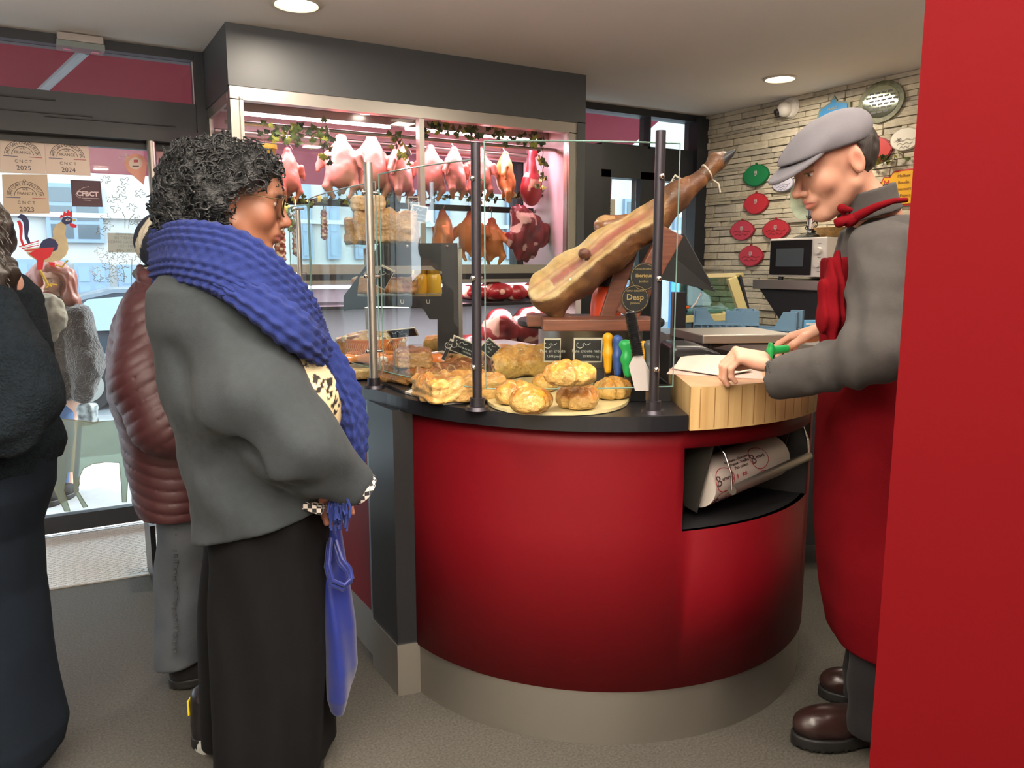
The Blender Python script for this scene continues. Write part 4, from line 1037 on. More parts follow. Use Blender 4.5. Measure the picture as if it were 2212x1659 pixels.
# flat cap
def cap_b(p):
    q = hq(p)/HS2
    d = elld(q, (-.010, 0, .054), (.112, .094, .062), rotm('Y', 14)); d = smin(d, elld(q, (.055, 0, .062), (.078, .078, .028), rotm('Y', 24)), .035)
    bound = -(q @ np.array([-.05, 0, .998]))+.036
    d = smax(d, bound, .008)
    return (np.abs(d+.0045)-.0045+.0012*noise(q, 20))*HS2*.9
def brim_b(p):
    q = hq(p)/HS2; r = q.copy(); z0 = .050-.38*(q[:, 0]-.07)-1.6*q[:, 1]**2
    return smax(smax(np.abs(q[:, 2]-z0)-.0055, elld(q*np.array([1, 1, 0]), (.062, 0, 0), (.104, .080, 1)), .004), -(q[:, 0]-.035), .006)*HS2*.8
M_cap = cloth('cap_grey_cotton', '#67666c', .1, 14, .3, 500)
cpo = link('flat_cap', sdf_mesh('flat_cap', cap_b, hb-.20, hb+.22, .0036, margin=2), M_cap, bt_)
link('brim', sdf_mesh('brim', brim_b, hb-.22, hb+.2, .003, margin=2.4), M_cap, cpo)
b = MB(); sp = []
for k in range(15):
    a = math.radians(20+k*9.5); y = -.052+.018*math.sin(k*.2); o_q = np.array([.02+.17*math.cos(a), y-.0, .045+.17*math.sin(a)]); dq = np.array([.02, -.03, .045])-o_q; dq /= np.linalg.norm(dq)
    w_o = hb+Rb @ (o_q*HS2); w_d = Rb @ dq; sp.append(surf(cap_b, w_o, w_d))
sp = [q for q in sp if q is not None and np.linalg.norm(q-hb) > .07]
b.tube([tuple(q) for q in sp], .0016, n=5).build('seam', mat('cap_seam', '#6e6c73', .9), cpo)
# shirt
st = [row(B, 470, 1858, 1960, .02, .10), row(B, 500, 1836, 1985, .02, .15), row(B, 560, 1820, 2010, .02, .17), row(B, 650, 1812, 2015, .02, .155), row(B, 760, 1806, 2005, .02, .14), row(B, 900, 1820, 2005, .02, .14)]
S0, S1, S2 = np.array(B(1908, 545, -.13)), np.array(B(1892, 762, -.26)), np.array(B(1682, 817, wl[1]-.05))
E1 = np.array(B(1890, 740, .18)); E2 = wr_+np.array([.045, .0, .0]); E0 = np.array(B(1890, 540, .14))
def shirt(p):
    d = loftd(p, st, 2.3); d = smin(d, chaind(p, [S0, S1, S2], [.086, .069, .056], .04), .03)
    d = smin(d, chaind(p, [E0, E1, E2], [.08, .062, .044], .03), .03)
    u = (S2-S1)/np.linalg.norm(S2-S1); t = (p-S1) @ u; nr = np.clip(1-np.abs(t-.06)/.12, 0, 1)
    f = (.006*np.sin(t*95+2.5*noise(p, 9))*nr+.005*noise(p, 11)+.004*noise(p, 24))+fold(p, (6, 2, -5), 3.2, .003, 1.0, 2)
    d = d+f; d = smax(d, -capd(p, S2+np.array([0, 0, .008]), S2+u*.12, .044, .05), .006); v = (E2-E1)/np.linalg.norm(E2-E1); d = smax(d, -capd(p, E2, E2+v*.12, .030, .030), .006)
    return smax(d, .80-p[:, 2], .01)
M_shirt = cloth('grey_shirt', '#403e3c', .12, 50, .3, 450)
sh_ = link('shirt', sdf_mesh('shirt', shirt, (-.42, -.42, .78), (.38, .36, 1.48), .0052, margin=2.2), M_shirt, bt_)
def collar(p):
    q = T_(np.array(B(1882, 452, .0)), axes((-.80, -.12, -.50)) @ rotm('Y', 0))(p)
    c0, c1 = np.array(B(1876, 452, .01)), np.array(B(1866, 408, .01)); ax = (c1-c0)/np.linalg.norm(c1-c0); t = (p-c0) @ ax; r = np.linalg.norm((p-c0)-np.outer(t, ax), axis=1)
    return smax(smax(np.abs(r-.072-.1*np.clip(.02-t, 0, 1))-.004, t-.050, .003), -.02-t, .003)
link('collar', sdf_mesh('collar', collar, np.array(B(1875, 445, 0))-.15, np.array(B(1875, 445, 0))+.15, .004, margin=2.5), M_shirt, sh_)
# apron: neck strap, bib and long skirt
M_apr = mat('dark_red_apron', '#6a0812', .9, var=.15, vscale=8, bump=.25, bscale=400, spec=.1); M_apb = M_apr
ap = [row(B, 740, 1795, 2010, .02, .17), row(B, 800, 1788, 2015, .02, .19), row(B, 900, 1783, 2015, .02, .20), row(B, 1000, 1779, 2015, .02, .20), row(B, 1200, 1781, 2010, .02, .20), row(B, 1300, 1788, 2005, .02, .195), row(B, 1395, 1806, 2000, .02, .185), row(B, 1500, 1822, 1995, .02, .18)]
def apron(p):
    d = loftd(p, ap, 2.2)+fold(p, (10, 8, 1.0), 2.6, .006, .9)+.003*noise(p, 9)
    zb = B(1850, 1452, -.17)[2]+0*p[:, 0]; d = smax(d, (zb-p[:, 2])*.9, .008); d = smax(d, p[:, 2]-(B(1900, 765, -.15)[2]), .008)
    return np.abs(d+.006)-.006
def bib(p):
    rr = [(z, x-.016, y, a, b_+.010) for z, x, y, a, b_ in st]; d = loftd(p, rr, 2.3)+.006*np.sin(p[:, 1]*75+2*noise(p, 6))-.004
    d = smax(d, p[:, 0]-(B(1822, 700, 0)[0]), .01); d = smax(d, p[:, 2]-B(1815, 560, 0)[2], .01); d = smax(d, B(1800, 770, 0)[2]-p[:, 2], .01); return np.abs(d)-.006
aps = link('apron', sdf_mesh('apron', apron, (-.3, -.3, .15), (.35, .34, 1.12), .0065, margin=2.6), M_apr, bt_)
link('apron_bib', sdf_mesh('apron_bib', bib, (-.3, -.3, 1.0), (.2, .3, 1.42), .006, margin=2.6), M_apr, aps)
drp = [B(1806, 548, -.09), B(1797, 620, -.12), B(1793, 690, -.14), B(1799, 735, -.15)]
link('apron_fold', sdf_mesh('apron_fold', lambda p: chaind(p, drp, [.008, .026, .030, .012], .02)+.004*np.sin(p[:, 0]*230), np.array(drp[2])-.25, np.array(drp[2])+.25, .0045), M_apr, aps)
b = MB().tube([B(1958, 432, -.12), B(1930, 434, -.145), B(1890, 448, -.135), B(1862, 462, -.12), B(1846, 470, -.11)], [.006, .007, .010, .012, .012], n=8)
b.build('neck_strap', M_apr, aps, sm=60)
kn = np.array(B(1832, 476, -.105))
link('strap_knot', sdf_mesh('strap_knot', lambda p: smin(smin(elld(p, kn, (.026, .018, .016)), elld(p, kn+[-.022, -.004, -.004], (.014, .014, .014)), .008), chaind(p, [kn+[-.01, 0, .004], kn+[-.022, -.01, .028], kn+[.0, -.008, .024]], [.005, .006, .005]), .005)+.0035*noise(p, 70), kn-.06, kn+.06, .0026), M_apr, aps)
link('trousers', sdf_mesh('trousers', lambda p: smin(chaind(p, la, [.08, .068, .062], .02), chaind(p, lb, [.08, .066, .060], .02), .02)+fold(p, (2, 2, 9), 6, .003, .8), (-.25, -.3, .06), (.3, .35, .62), .007), cloth('black_trouser', '#0e0d0f', .1, 20, .2, 300), bt_)
M_clog = mat('dark_brown_leather', '#2a1a18', .30, bump=.25, bscale=60)
toe1 = bl_(1716, 1606, .004); heel1 = toe1+np.array([.285, .03, 0]); boot('shoe', bt_, toe1, heel1, M_clog, M_sole)
toe2 = bl_(1772, 1500, .004); heel2 = toe2+np.array([.25, -.06, 0]); boot('shoe', bt_, toe2, heel2, M_clog, M_sole)

# knife held by the butcher
kt = bl_(1540, 752, 1.08); kh = bl_(1664, 766, 1.095)
kn_t = thing('boning_knife', 'long steel knife with green handle in the butcher\'s hand over the block', 'knife', M=B.mat())
dk = Vector(kh-kt); tip_ = Vector(kt); side_ = Vector((0, 0, 1)); nb_ = dk.cross(side_).normalized()*.0012
b = MB(); o1 = [tip_, tip_+dk*.3+side_*.017, tip_+dk*.98+side_*.030, tip_+dk*.98-side_*.008, tip_+dk*.3-side_*.003]
A_ = [b.b.verts.new(v+nb_) for v in o1]; C_ = [b.b.verts.new(v-nb_) for v in o1]; b.b.faces.new(A_); b.b.faces.new(C_[::-1])
for i in range(5): b.b.faces.new((A_[i], C_[i], C_[(i+1) % 5], A_[(i+1) % 5]))
b.build('blade', mat('knife_steel', '#a69a92', .28, metal=.85), kn_t)
gh = np.array(kh)
ghd = (np.array(wr_)-gh); ghd /= np.linalg.norm(ghd)
link('handle', sdf_mesh('handle', lambda p: smin(capd(p, gh+[0, 0, .012], gh+ghd*.06+[0, 0, -.006], .013, .012), boxd(p, gh+[0, 0, .010], (.006, .013, .026), .004), .008), gh-.15, gh+.17, .003), mat('green_plastic', '#1f9a4c', .4), kn_t)

# ================= person at the left edge: fuzzy dark coat, wide navy trousers, brown curls
L3 = Loc(1.92); s3 = L3(8, 800)[0]; Q = Loc(1.92, s3)
pt = thing('person', 'person cut by the left edge in a dark fleecy coat and wide navy trousers', 'person', M=Q.mat())
hq3 = np.array(Q(-100, 522, 0)); q3 = T_(hq3, axes((-.5, .86, 0)))
h3 = sdf_mesh('head', lambda p: headd(q3(p), 1.05, True), hq3-.22, hq3+.2, .006, lambda c, n: headcol(q3(c), 1.05, '#b98a74', '#9a5a50', '#3a2a20'))
lo3 = sdf_mesh('low', lambda p: smin(chaind(p, [Q(-30, 620, 0), Q(-40, 1000, 0)], [.08, .10]), smin(chaind(p, [Q(-30, 1000, -.02), Q(-20, 1640, -.02)], [.05, .03]), chaind(p, [Q(-40, 1000, .05), Q(-40, 1600, .05)], [.05, .03]), .02), .03), (-.35, -.25, .05), (.25, .3, 1.4), .014, lambda c, n: np.tile(C3('#b98a74'), (len(c), 1)))
link('body', join_meshes('body', [h3, lo3]), M_skin, pt)
cw = [row(Q, 578, -90, 2, 0, .09), row(Q, 600, -110, 18, 0, .14), row(Q, 632, -130, 50, 0, .17), row(Q, 705, -140, 66, 0, .18), row(Q, 760, -140, 78, 0, .19), row(Q, 860, -140, 86, 0, .19), row(Q, 920, -140, 88, 0, .19), row(Q, 966, -140, 102, 0, .21), row(Q, 1010, -140, 100, 0, .20)]
def coat(p):
    d = loftd(p, cw, 2.2); d = smin(d, chaind(p, [Q(-15, 660, -.1), Q(22, 780, -.16), Q(48, 855, -.16), Q(10, 915, -.20), Q(-60, 930, -.24)], [.06, .074, .080, .066, .05], .04), .035)
    g = capd(p, np.array(Q(130, 930, -.2)), np.array(Q(-30, 1000, -.28)), .005, .01); d += .02*np.exp(-(np.maximum(g, 0)/.014)**2)
    return d+.005*noise(p, 14)+.0022*noise(p, 70)+.0016*noise(p, 140, 3)
M_fleece = mat('dark_fleece', '#0c161d', .95, var=.5, vscale=70, bump=1.0, bscale=170, bdist=.006, spec=.2)
link('coat', sdf_mesh('coat', coat, (-.34, -.42, .85), (.28, .3, 1.42), .0062, margin=2.2), M_fleece, pt)
pw_ = [row(Q, 980, -120, 98, 0, .17), row(Q, 1060, -120, 96, 0, .17), row(Q, 1150, -120, 62, 0, .15), row(Q, 1270, -120, 64, 0, .15), row(Q, 1400, -115, 88, -.02, .15), row(Q, 1505, -115, 110, -.02, .15), row(Q, 1580, -110, 127, -.02, .15), row(Q, 1623, -105, 122, -.02, .14), row(Q, 1665, -100, 95, -.02, .12)]
link('trousers', sdf_mesh('trousers', lambda p: loftd(p, pw_, 2.2)+fold(p, (8, 5, 1.2), 3.5, .007, .6), (-.3, -.3, .02), (.28, .3, .98), .007), mat('navy_denim', '#0c151f', .9, var=.25, vscale=12, bump=.3, bscale=500, spec=.2), pt)
def hair3(p):
    d = elld(p, Q(-104, 506, .01), (.126, .132, .126)); d = smin(d, chaind(p, [Q(-70, 560, -.06), Q(-32, 598, -.08), Q(-30, 636, -.09)], [.06, .062, .03], .03), .03)
    return d+noise(p, 24)*.012+noise(p, 50, 4)*.006
h3o = link('hair', sdf_mesh('hair', hair3, np.array(Q(-50, 530, 0))-.22, np.array(Q(-50, 530, 0))+.22, .005, margin=2.6), mat('brown_hair', '#20160f', .45, var=.4, vscale=40, bump=.8, bscale=150, stretch=(1, 1, .3)), pt)
b = MB()
for i in range(26):
    x0 = HRn.uniform(-30, 10); y0_ = HRn.uniform(450, 590); am = HRn.uniform(3, 9); pts = [Q(x0+am*math.sin(k*.9+i)+k*1.4, y0_+k*7, -.10) for k in range(10)]; b.tube(pts, .0012, n=4, cap=False)
b.build('loose_curls', MATS['brown_hair'], h3o)['kind'] = 'stuff'
tq = np.array(Q(118, 1545, .22)); tq = np.array([onz(122, 1556, .004).dot(RT)-s3, onz(122, 1556, .004).dot(HF)-1.92, .004]); boot('shoe', pt, tq, tq+np.array([-.24, -.08, 0]), mat('tan_leather', '#6d5a44', .5), M_sole)

# ================= customer in the quilted jacket
L4 = Loc(2.42); s4 = L4(350, 800)[0]; J = Loc(2.42, s4)
jt = thing('person', 'customer in a dusty red quilted jacket, navy striped beanie and faded grey jeans', 'person', M=J.mat())
hj = np.array(J(398, 538, 0)); jq = T_(hj, axes((.9, .43, -.1)))
h4 = sdf_mesh('head', lambda p: headd(jq(p), .92), hj-.22, hj+.2, .006, lambda c, n: headcol(jq(c), .92, '#b98a74', '#9a5a50', '#3a2a20'))
lo4 = sdf_mesh('low', lambda p: smin(chaind(p, [J(370, 640, 0), J(380, 1000, 0)], [.10, .13]), smin(chaind(p, [J(390, 1100, -.05), J(395, 1390, -.05)], [.05, .03]), chaind(p, [J(420, 1100, .1), J(440, 1380, .1)], [.05, .03]), .02), .03), (-.25, -.25, .05), (.35, .3, 1.4), .014, lambda c, n: np.tile(C3('#b98a74'), (len(c), 1)))
link('body', join_meshes('body', [h4, lo4]), M_skin, jt)
def beanie(p):
    d = elld(p, J(382, 524, 0), (.120, .110, .100)); d = smax(d, -((p-np.array(J(378, 580, 0))) @ np.array([-.28, 0, .96])), .01)
    return d+.0018*np.sin(np.arctan2(p[:, 1]-0, p[:, 0]-J(378, 0, 0)[0])*46)
def beacol(c, n):
    t = (c-np.array(J(330, 520, 0))) @ np.array([.86, 0, -.5]); o = np.tile(C3('#141b2b'), (len(c), 1)); return mixc(o, 1.0*(np.abs(t) < .012), C3('#a8a291'))
link('beanie', sdf_mesh('beanie', beanie, np.array(J(378, 520, 0))-.14, np.array(J(378, 520, 0))+.14, .0035, beacol), mat('beanie_wool', '#141b2b', .95, attr=True, bump=.6, bscale=250), jt)
jr = [row(J, 584, 318, 440, .0, .09), row(J, 612, 296, 470, 0, .13), row(J, 640, 280, 500, 0, .17), row(J, 690, 261, 520, 0, .19), row(J, 760, 247, 530, 0, .20), row(J, 850, 252, 530, 0, .20), row(J, 920, 276, 520, 0, .20), row(J, 1000, 291, 510, 0, .20), row(J, 1060, 308, 500, 0, .20), row(J, 1104, 330, 490, 0, .19)]
ja = [np.array(J(330, 690, -.10)), np.array(J(322, 820, -.17)), np.array(J(360, 910, -.20)), np.array(J(440, 955, -.20))]
def jacket(p):
    d0 = loftd(p, jr, 2.2); da = chaind(p, ja, [.095, .10, .092, .07], .05)
    zq = p[:, 2]+.06*np.sin(p[:, 0]*7+.6)+.012*noise(p, 5); g1 = np.abs(np.sin(zq*PI/.036)); dia = np.minimum(np.abs(np.sin((p[:, 2]+p[:, 0])*PI/.075)), np.abs(np.sin((p[:, 2]-p[:, 0])*PI/.075)))
    g1 = np.where(p[:, 2] > J(300, 665, 0)[2], dia, g1)
    ta = p[:, 2]*.86+p[:, 0]*-.55; g2 = np.abs(np.sin((ta+.01*noise(p, 5))*PI/.034))
    d0 = d0+.0065*(1-np.power(g1, .22)); da = da+.0065*(1-np.power(g2, .22))
    s_ = smin(d0, da, .010); return s_+.003*noise(p, 16)
link('jacket', sdf_mesh('jacket', jacket, (-.24, -.42, .6), (.36, .3, 1.42), .0052, margin=2.3), cloth('dusty_red_nylon', '#482427', .1, 6, .35, 60, .5), jt)
link('camouflage_collar', sdf_mesh('camouflage_collar', lambda p: elld(p, J(352, 592, 0), (.085, .09, .034))+.004*noise(p, 20), np.array(J(352, 592, 0))-.13, np.array(J(352, 592, 0))+.13, .005,
     lambda c, n: mixc(mixc(np.tile(C3('#4b4f46'), (len(c), 1)), 1.0*(noise(c, 22) > .15), C3('#1d2120')), 1.0*(noise(c, 26, 9) > .3), C3('#8a8676'))), mat('camouflage', '#4b4f46', .9, attr=True), jt)
link('hood_rim', sdf_mesh('hood_rim', lambda p: chaind(p, [J(303, 580, -.03), J(312, 600, -.09), J(345, 628, -.12), J(400, 640, -.13)], [.014, .02, .022, .02], .02)+.003*noise(p, 40), np.array(J(345, 610, -.08))-.15, np.array(J(345, 610, -.08))+.15, .005), MATS['dusty_red_nylon'], jt)
jl = [row(J, 1085, 340, 480, -.03, .12), row(J, 1150, 352, 470, -.03, .12), row(J, 1250, 342, 452, -.03, .11), row(J, 1350, 343, 448, -.03, .105), row(J, 1426, 343, 443, -.03, .10)]
jl2 = [row(J, 1085, 380, 500, .12, .11), row(J, 1426, 400, 490, .12, .09)]
def jeans(p):
    d = smin(loftd(p, jl, 2.2), loftd(p, jl2, 2.2), .02); return d+fold(p, (-7, 0, 8), 2.6, .005, 1.1, 4)*np.clip(1-p[:, 2]*.6, .2, 1)+.003*noise(p, 12)
link('jeans', sdf_mesh('jeans', jeans, (-.12, -.26, .05), (.3, .3, .80), .0055), mat('faded_denim', '#3c434b', .9, var=.6, vscale=5, vcol='#575c62', bump=.3, bscale=400), jt)
b = MB()
for i in range(26): q = J(378+2.5*math.sin(i), 1120+i*11.5, -.151); b.box(q, (.012, .004, .006))
b.build('seam_wear', mat('dark_seam', '#3e4348', .9), jt.children[-1])['kind'] = 'stuff'
hz_ = np.array([onz(372, 1482, .004).dot(RT)-s4, onz(372, 1482, .004).dot(HF)-2.42, .004])
boot('shoe', jt, hz_+np.array([.24, .08, 0]), hz_, mat('black_suede', '#131214', .9), M_sole)

# ================= woman outside in a fur coat
L5 = Loc(5.2); s5 = L5(125, 800)[0]; U = Loc(5.2, s5); GZo = -.2
ot = thing('person', 'red-haired woman in a brown fur coat walking outside beyond the glass door', 'person', M=U.mat())
ho = np.array(U(108, 607, 0)); oq = T_(ho, axes((.25, -.97, -.05)))
h5 = sdf_mesh('head', lambda p: headd(oq(p), 1.02, True), ho-.2, ho+.2, .0055, lambda c, n: headcol(oq(c), 1.02, '#d8a58d', '#b0564c', '#6a4030'))
lo5 = sdf_mesh('low', lambda p: smin(chaind(p, [U(125, 680, 0), U(130, 860, 0)], [.12, .15]), chaind(p, [U(140, 850, 0), U(140, 1050, 0)], [.09, .05]), .03), (-.3, -.25, -.15), (.35, .3, 1.25), .014, lambda c, n: np.tile(C3('#d8a58d'), (len(c), 1)))
link('body', join_meshes('body', [h5, lo5]), M_skin, ot)
def hair5(p):
    d = elld(p, U(110, 600, .02), (.125, .12, .125)); d = smin(d, chaind(p, [U(75, 600, 0), U(68, 640, -.02), U(72, 655, -.02)], [.06, .05, .03], .02), .03)
    d = smin(d, chaind(p, [U(145, 600, 0), U(155, 650, -.04), U(160, 672, -.05)], [.06, .05, .025], .02), .03)
    d = smax(d, -elld(p, U(104, 614, -.17), (.072, .16, .088)), .02); return d+.010*noise(p*np.array([1, 1, .3]), 40)
link('hair', sdf_mesh('hair', hair5, ho-.30, ho+.28, .007, margin=2.6), mat('copper_hair', '#84330f', .45, bump=.5, bscale=60, stretch=(3, 3, .4), var=.3, vscale=20), ot)
cr_ = [row(U, 640, 85, 150, 0, .12), row(U, 665, 72, 172, 0, .20), row(U, 700, 66, 182, 0, .24), row(U, 780, 62, 196, 0, .27), row(U, 850, 62, 200, 0, .27), row(U, 862, 70, 190, 0, .25)]
link('fur_coat', sdf_mesh('fur_coat', lambda p: smin(loftd(p, cr_, 2.2), chaind(p, [U(170, 690, -.08), U(188, 780, -.12), U(180, 845, -.16)], [.10, .11, .08], .05), .02)+.012*noise(p*np.array([1, 1, .6]), 16)+.007*noise(p, 45)+.01*np.abs(np.sin(p[:, 0]*24+2*noise(p, 4))), (-.32, -.4, .35), (.36, .35, 1.32), .0095, margin=2.6), mat('brown_fur', '#2f2521', .95, var=.5, vscale=24, bump=1, bscale=90, bdist=.02, sheen=.5), ot)
link('fur_scarf', sdf_mesh('fur_scarf', lambda p: chaind(p, [U(82, 650, -.12), U(108, 662, -.24), U(118, 690, -.28), U(104, 724, -.29)], [.06, .07, .065, .05], .03)+.010*noise(p, 30), (-.4, -.42, .8), (.3, .1, 1.35), .009, margin=2.5), mat('beige_fur', '#786a58', .95, var=.5, vscale=30, bump=.8, bscale=120), ot)
link('jeans', sdf_mesh('jeans', lambda p: smin(chaind(p, [U(125, 850, -.05), U(132, 940, -.08), U(125, 1055, -.06)], [.10, .075, .06], .02), chaind(p, [U(150, 850, .05), U(148, 1040, .05)], [.09, .06], .02), .015), (-.25, -.25, -.1), (.3, .3, .7), .01), mat('blue_jeans', '#41618c', .9, var=.2, vscale=10), ot)
for q_, dy in ((U(122, 1070, -.06), -.15), (U(146, 1058, .05), -.12)):
    q_ = np.array(q_); q_[2] = GZo+.004; boot('shoe', ot, q_+np.array([.06, dy-.05, 0]), q_+np.array([0, .08, 0]), MATS['black_suede'], M_sole)
bg2 = thing('handbag', 'small dark handbag with patterned scarf beside the fur-coated woman outside', 'handbag', M=U.mat())
bc = np.array(U(190, 895, -.18)); link('bag_body', sdf_mesh('bag_body', lambda p: boxd(p, bc, (.05, .05, .07), .02)+.012*noise(p, 18), bc-.14, bc+.14, .008), mat('dark_pattern', '#39424c', .6, var=.8, vscale=30, vcol='#b0b6b4'), bg2)
MB().tube([bc+np.array([0, 0, .06]), bc+np.array([-.01, 0, .16]), bc+np.array([-.03, .02, .22])], .012, n=6).build('strap', M_black, bg2, sm=60)
# ------------------------------------------------------------------ ham on its stand, round shelf, things around it
SX, SY, SZ = 1.80, 2.47, 1.125
t = thing('round_shelf', 'round black shelf on a stainless steel drum carrying the ham stand', 'shelf', (SX, SY, TZ))
MB().cyl((0, 0, .0), (-.0, -.0, .165), .20, n=48).build('steel_drum', M_steel, t, sm=40)
MB().lathe([(.0001, .165), (.275, .165), (.282, .172), (.282, .186), (.275, .192), (.0001, .192)], n=56).build('shelf_top', M_blackm, t, sm=40)
SHZ = TZ+.192+.001
M_ham = mat('ham', '#9a6a42', .5, attr=True, bump=.7, bscale=70, bdist=.005, coat=.1, var=.3, vscale=40)
DH = 2.62
LH = Loc(DH*.97, 0); 
def hp2(px, py, o=0): return np.array(LH(px, py, o))
HM = LH.mat()
ht = thing('cured_ham', 'whole cured ham with black hoof, sliced open, tilted up on a wooden stand', 'ham', M=HM)
c = [hp2(1180, 622, .02), hp2(1235, 592, .02), hp2(1315, 538, .01), hp2(1400, 480, 0), hp2(1460, 425, 0), hp2(1512, 388, 0)]
dirh = hp2(1512, 388)-hp2(1182, 620); dirh /= np.linalg.norm(dirh); nup = np.array([-dirh[2], 0, dirh[0]])
cutp = hp2(1275, 567, -.0); nc = nup*.84+np.array([0, -.54, 0]); nc /= np.linalg.norm(nc); vc = np.cross(dirh, nc)
def ham(p):
    d = chaind(p, c, [.062, .074, .066, .052, .034, .026], .05)
    d = smin(d, elld(p, hp2(1190, 625, -.01), (.055, .065, .066)), .04)
    d = smin(d, elld(p, hp2(1172, 598, .01), (.050, .07, .035)), .02); d = smin(d, capd(p, hp2(1198, 645, -.0), hp2(1206, 686, -.0), .055, .022), .03)
    d = smin(d, elld(p, hp2(1290, 520, .07), (.075, .045, .028), np.array([[dirh[0], 0, -dirh[2]], [0, 1, 0], [dirh[2], 0, dirh[0]]])), .02)
    cut = (p-cutp) @ nc-.026-.008*np.sin(((p-cutp) @ dirh)*14)-.10*np.abs((p-cutp) @ vc)
    t = (p-hp2(1182, 620)) @ dirh; cut = cut+np.clip(t-.40, 0, 1)*-.5
    d = smax(d, cut, .008)
    d = smin(d, elld(p, hp2(1262, 548, -.035), (.020, .020, .018)), .006)
    return d+.004*noise(p, 14)+.0018*noise(p, 55)
def hamcol(p, n):
    o = np.tile(C3('#744a2a'), (len(p), 1)); o = mixc(o, .5+.7*noise(p, 26), C3('#4a2e1c')); o = mixc(o, .6*np.clip(noise(p, 11, 4)*4, 0, 1), C3('#946a40'))
    fac = np.clip((n @ nc-.55)*5, 0, 1); t = (p-hp2(1182, 620)) @ dirh; inn = np.clip(1-(t-.34)*9, 0, 1)*fac
    fat = mixc(np.tile(C3('#d8bd8c'), (len(p), 1)), .5+.6*noise(p, 30), C3('#bd965c')); o = mixc(o, inn, fat)
    y = (p-cutp) @ vc+.010*noise(p, 9)+.0; mt = np.clip(1.6-np.abs(y)/.018, 0, 1)*inn*(t > .02); o = mixc(o, mt*.85, C3('#9a4a48')); st_ = np.clip(1.3-np.abs(np.abs(y)-.034)/.007, 0, 1)*inn; o = mixc(o, .5*st_, C3('#a8604e'))
    k = (sphd(p, hp2(1262, 548, -.035), 0) < .024); return mixc(o, k*.9, C3('#5a2c22'))
link('ham_leg', sdf_mesh('ham_leg', ham, np.minimum(c[0], c[-1])-.19, np.maximum(c[0], c[-1])+.16, .0048, hamcol, margin=2.4), M_ham, ht)
k0, k1, k2, k3 = hp2(1512, 388), hp2(1528, 372), hp2(1548, 350), hp2(1572, 333)
link('shank', sdf_mesh('shank', lambda p: smin(chaind(p, [c[-1]-dirh*.02, k1, k2], [.027, .022, .030], .01), chaind(p, [k2, hp2(1562, 342)], [.028, .022], .01), .01)+.002*noise(p, 50), k0-.09, k3+.09, .004, lambda q, n: mixc(np.tile(C3('#7a5230'), (len(q), 1)), .5+.5*noise(q, 30), C3('#3a2a1c')), margin=2.4), M_ham, ht)
link('hoof', sdf_mesh('hoof', lambda p: smin(chaind(p, [hp2(1556, 348, -.008), hp2(1586, 326, -.008)], [.021, .006], .01), chaind(p, [hp2(1556, 350, .012), hp2(1580, 334, .012)], [.019, .008], .01), .003), k2-.08, k3+.09, .0034, margin=2.4), mat('hoof_black', '#22262b', .45), ht)
b = MB(); rr_ = [k1+nup*.026*math.cos(a)+np.array([0, 1, 0])*.026*math.sin(a) for a in np.linspace(0, 2*PI, 20)[:-1]]
b.tube(rr_, .003, n=5, closed=True).tube([k1-nup*.026, k1-nup*.05+dirh*.01, k1-nup*.075-dirh*.0], .003, n=5); b.build('string', mat('twine', '#b9b0a0', .8), ht)
# wooden stand
M_hw = mat('stand_wood', '#7a4530', .5, var=.4, vscale=3, vcol='#5b2f20', stretch=(2, 30, 30), bump=.2, bscale=40)
hs = thing('ham_stand', 'reddish brown wooden ham stand with two round black labels on its slanted post', 'ham stand', M=HM)
bs = hp2(1300, 700, .04); z0 = SHZ
xl, xr = hp2(1172, 690, -.10)[0], hp2(1420, 690, -.10)[0]
MB().span((xl, -.12, z0), (xr, .06, z0+.036), bev=.004).build('base_board', M_hw, hs)
MB().span((xl-.045, .02, z0+.003), (xl+.10, .15, z0+.04), bev=.004).build('heel_block', M_hw, hs)
pA_, pB_ = hp2(1352, 682, -.03), hp2(1452, 500, -.03)
dv = pB_-pA_; dv /= np.linalg.norm(dv); Rm_ = Matrix(np.stack([np.array([dv[2], 0, -dv[0]]), [0, 1, 0], dv], 1).tolist())
post = MB().box((pA_+pB_)/2, (.07, .05, np.linalg.norm(pB_-pA_)), rot=Rm_, bev=.004).build('slanted_post', M_hw, hs)
pC_, pD_ = hp2(1310, 690, .06), hp2(1372, 505, .06); dv2 = pD_-pC_; dv2 /= np.linalg.norm(dv2); Rm2 = Matrix(np.stack([np.array([dv2[2], 0, -dv2[0]]), [0, 1, 0], dv2], 1).tolist())
MB().box((pC_+pD_)/2, (.05, .03, np.linalg.norm(pD_-pC_)), rot=Rm2, bev=.004).build('back_brace', M_hw, hs)
M_lb = mat('label_black', '#1d1d1f', .5); M_gold = mat('label_gold', '#a88f5c', .4)
for px, py, tx in ((1391, 598, 'iberique'), (1372, 645, 'Desp')):
    q = hp2(px, py, -.062); Mx = frame_mat(q, (1, 0, 0), (0, 0, 1)); o = MB().cyl((0, 0, -.004), (0, 0, 0), .044, n=36).build('round_label', M_lb, hs); o.matrix_local = Mx
    for s_, yy, bd in ((.026, .004, .0004), (.010, -.014, 0), (.008, .024, 0)):
        link('lettering', text_mesh(tx if s_ > .02 else ('GRAN RESERVA' if yy > 0 else 'Jambon'), s_ if tx == 'Desp' or s_ < .02 else .016, bold=bd), M_gold, o, M=Matrix.Translation((0, yy, .0006)))
    bb_ = MB(); bb_.tube([(.040*math.cos(a), .040*math.sin(a), .0004) for a in np.linspace(0, 2*PI, 40)[:-1]], .0006, n=4, closed=True); bb_.build('gold_ring', M_gold, o)
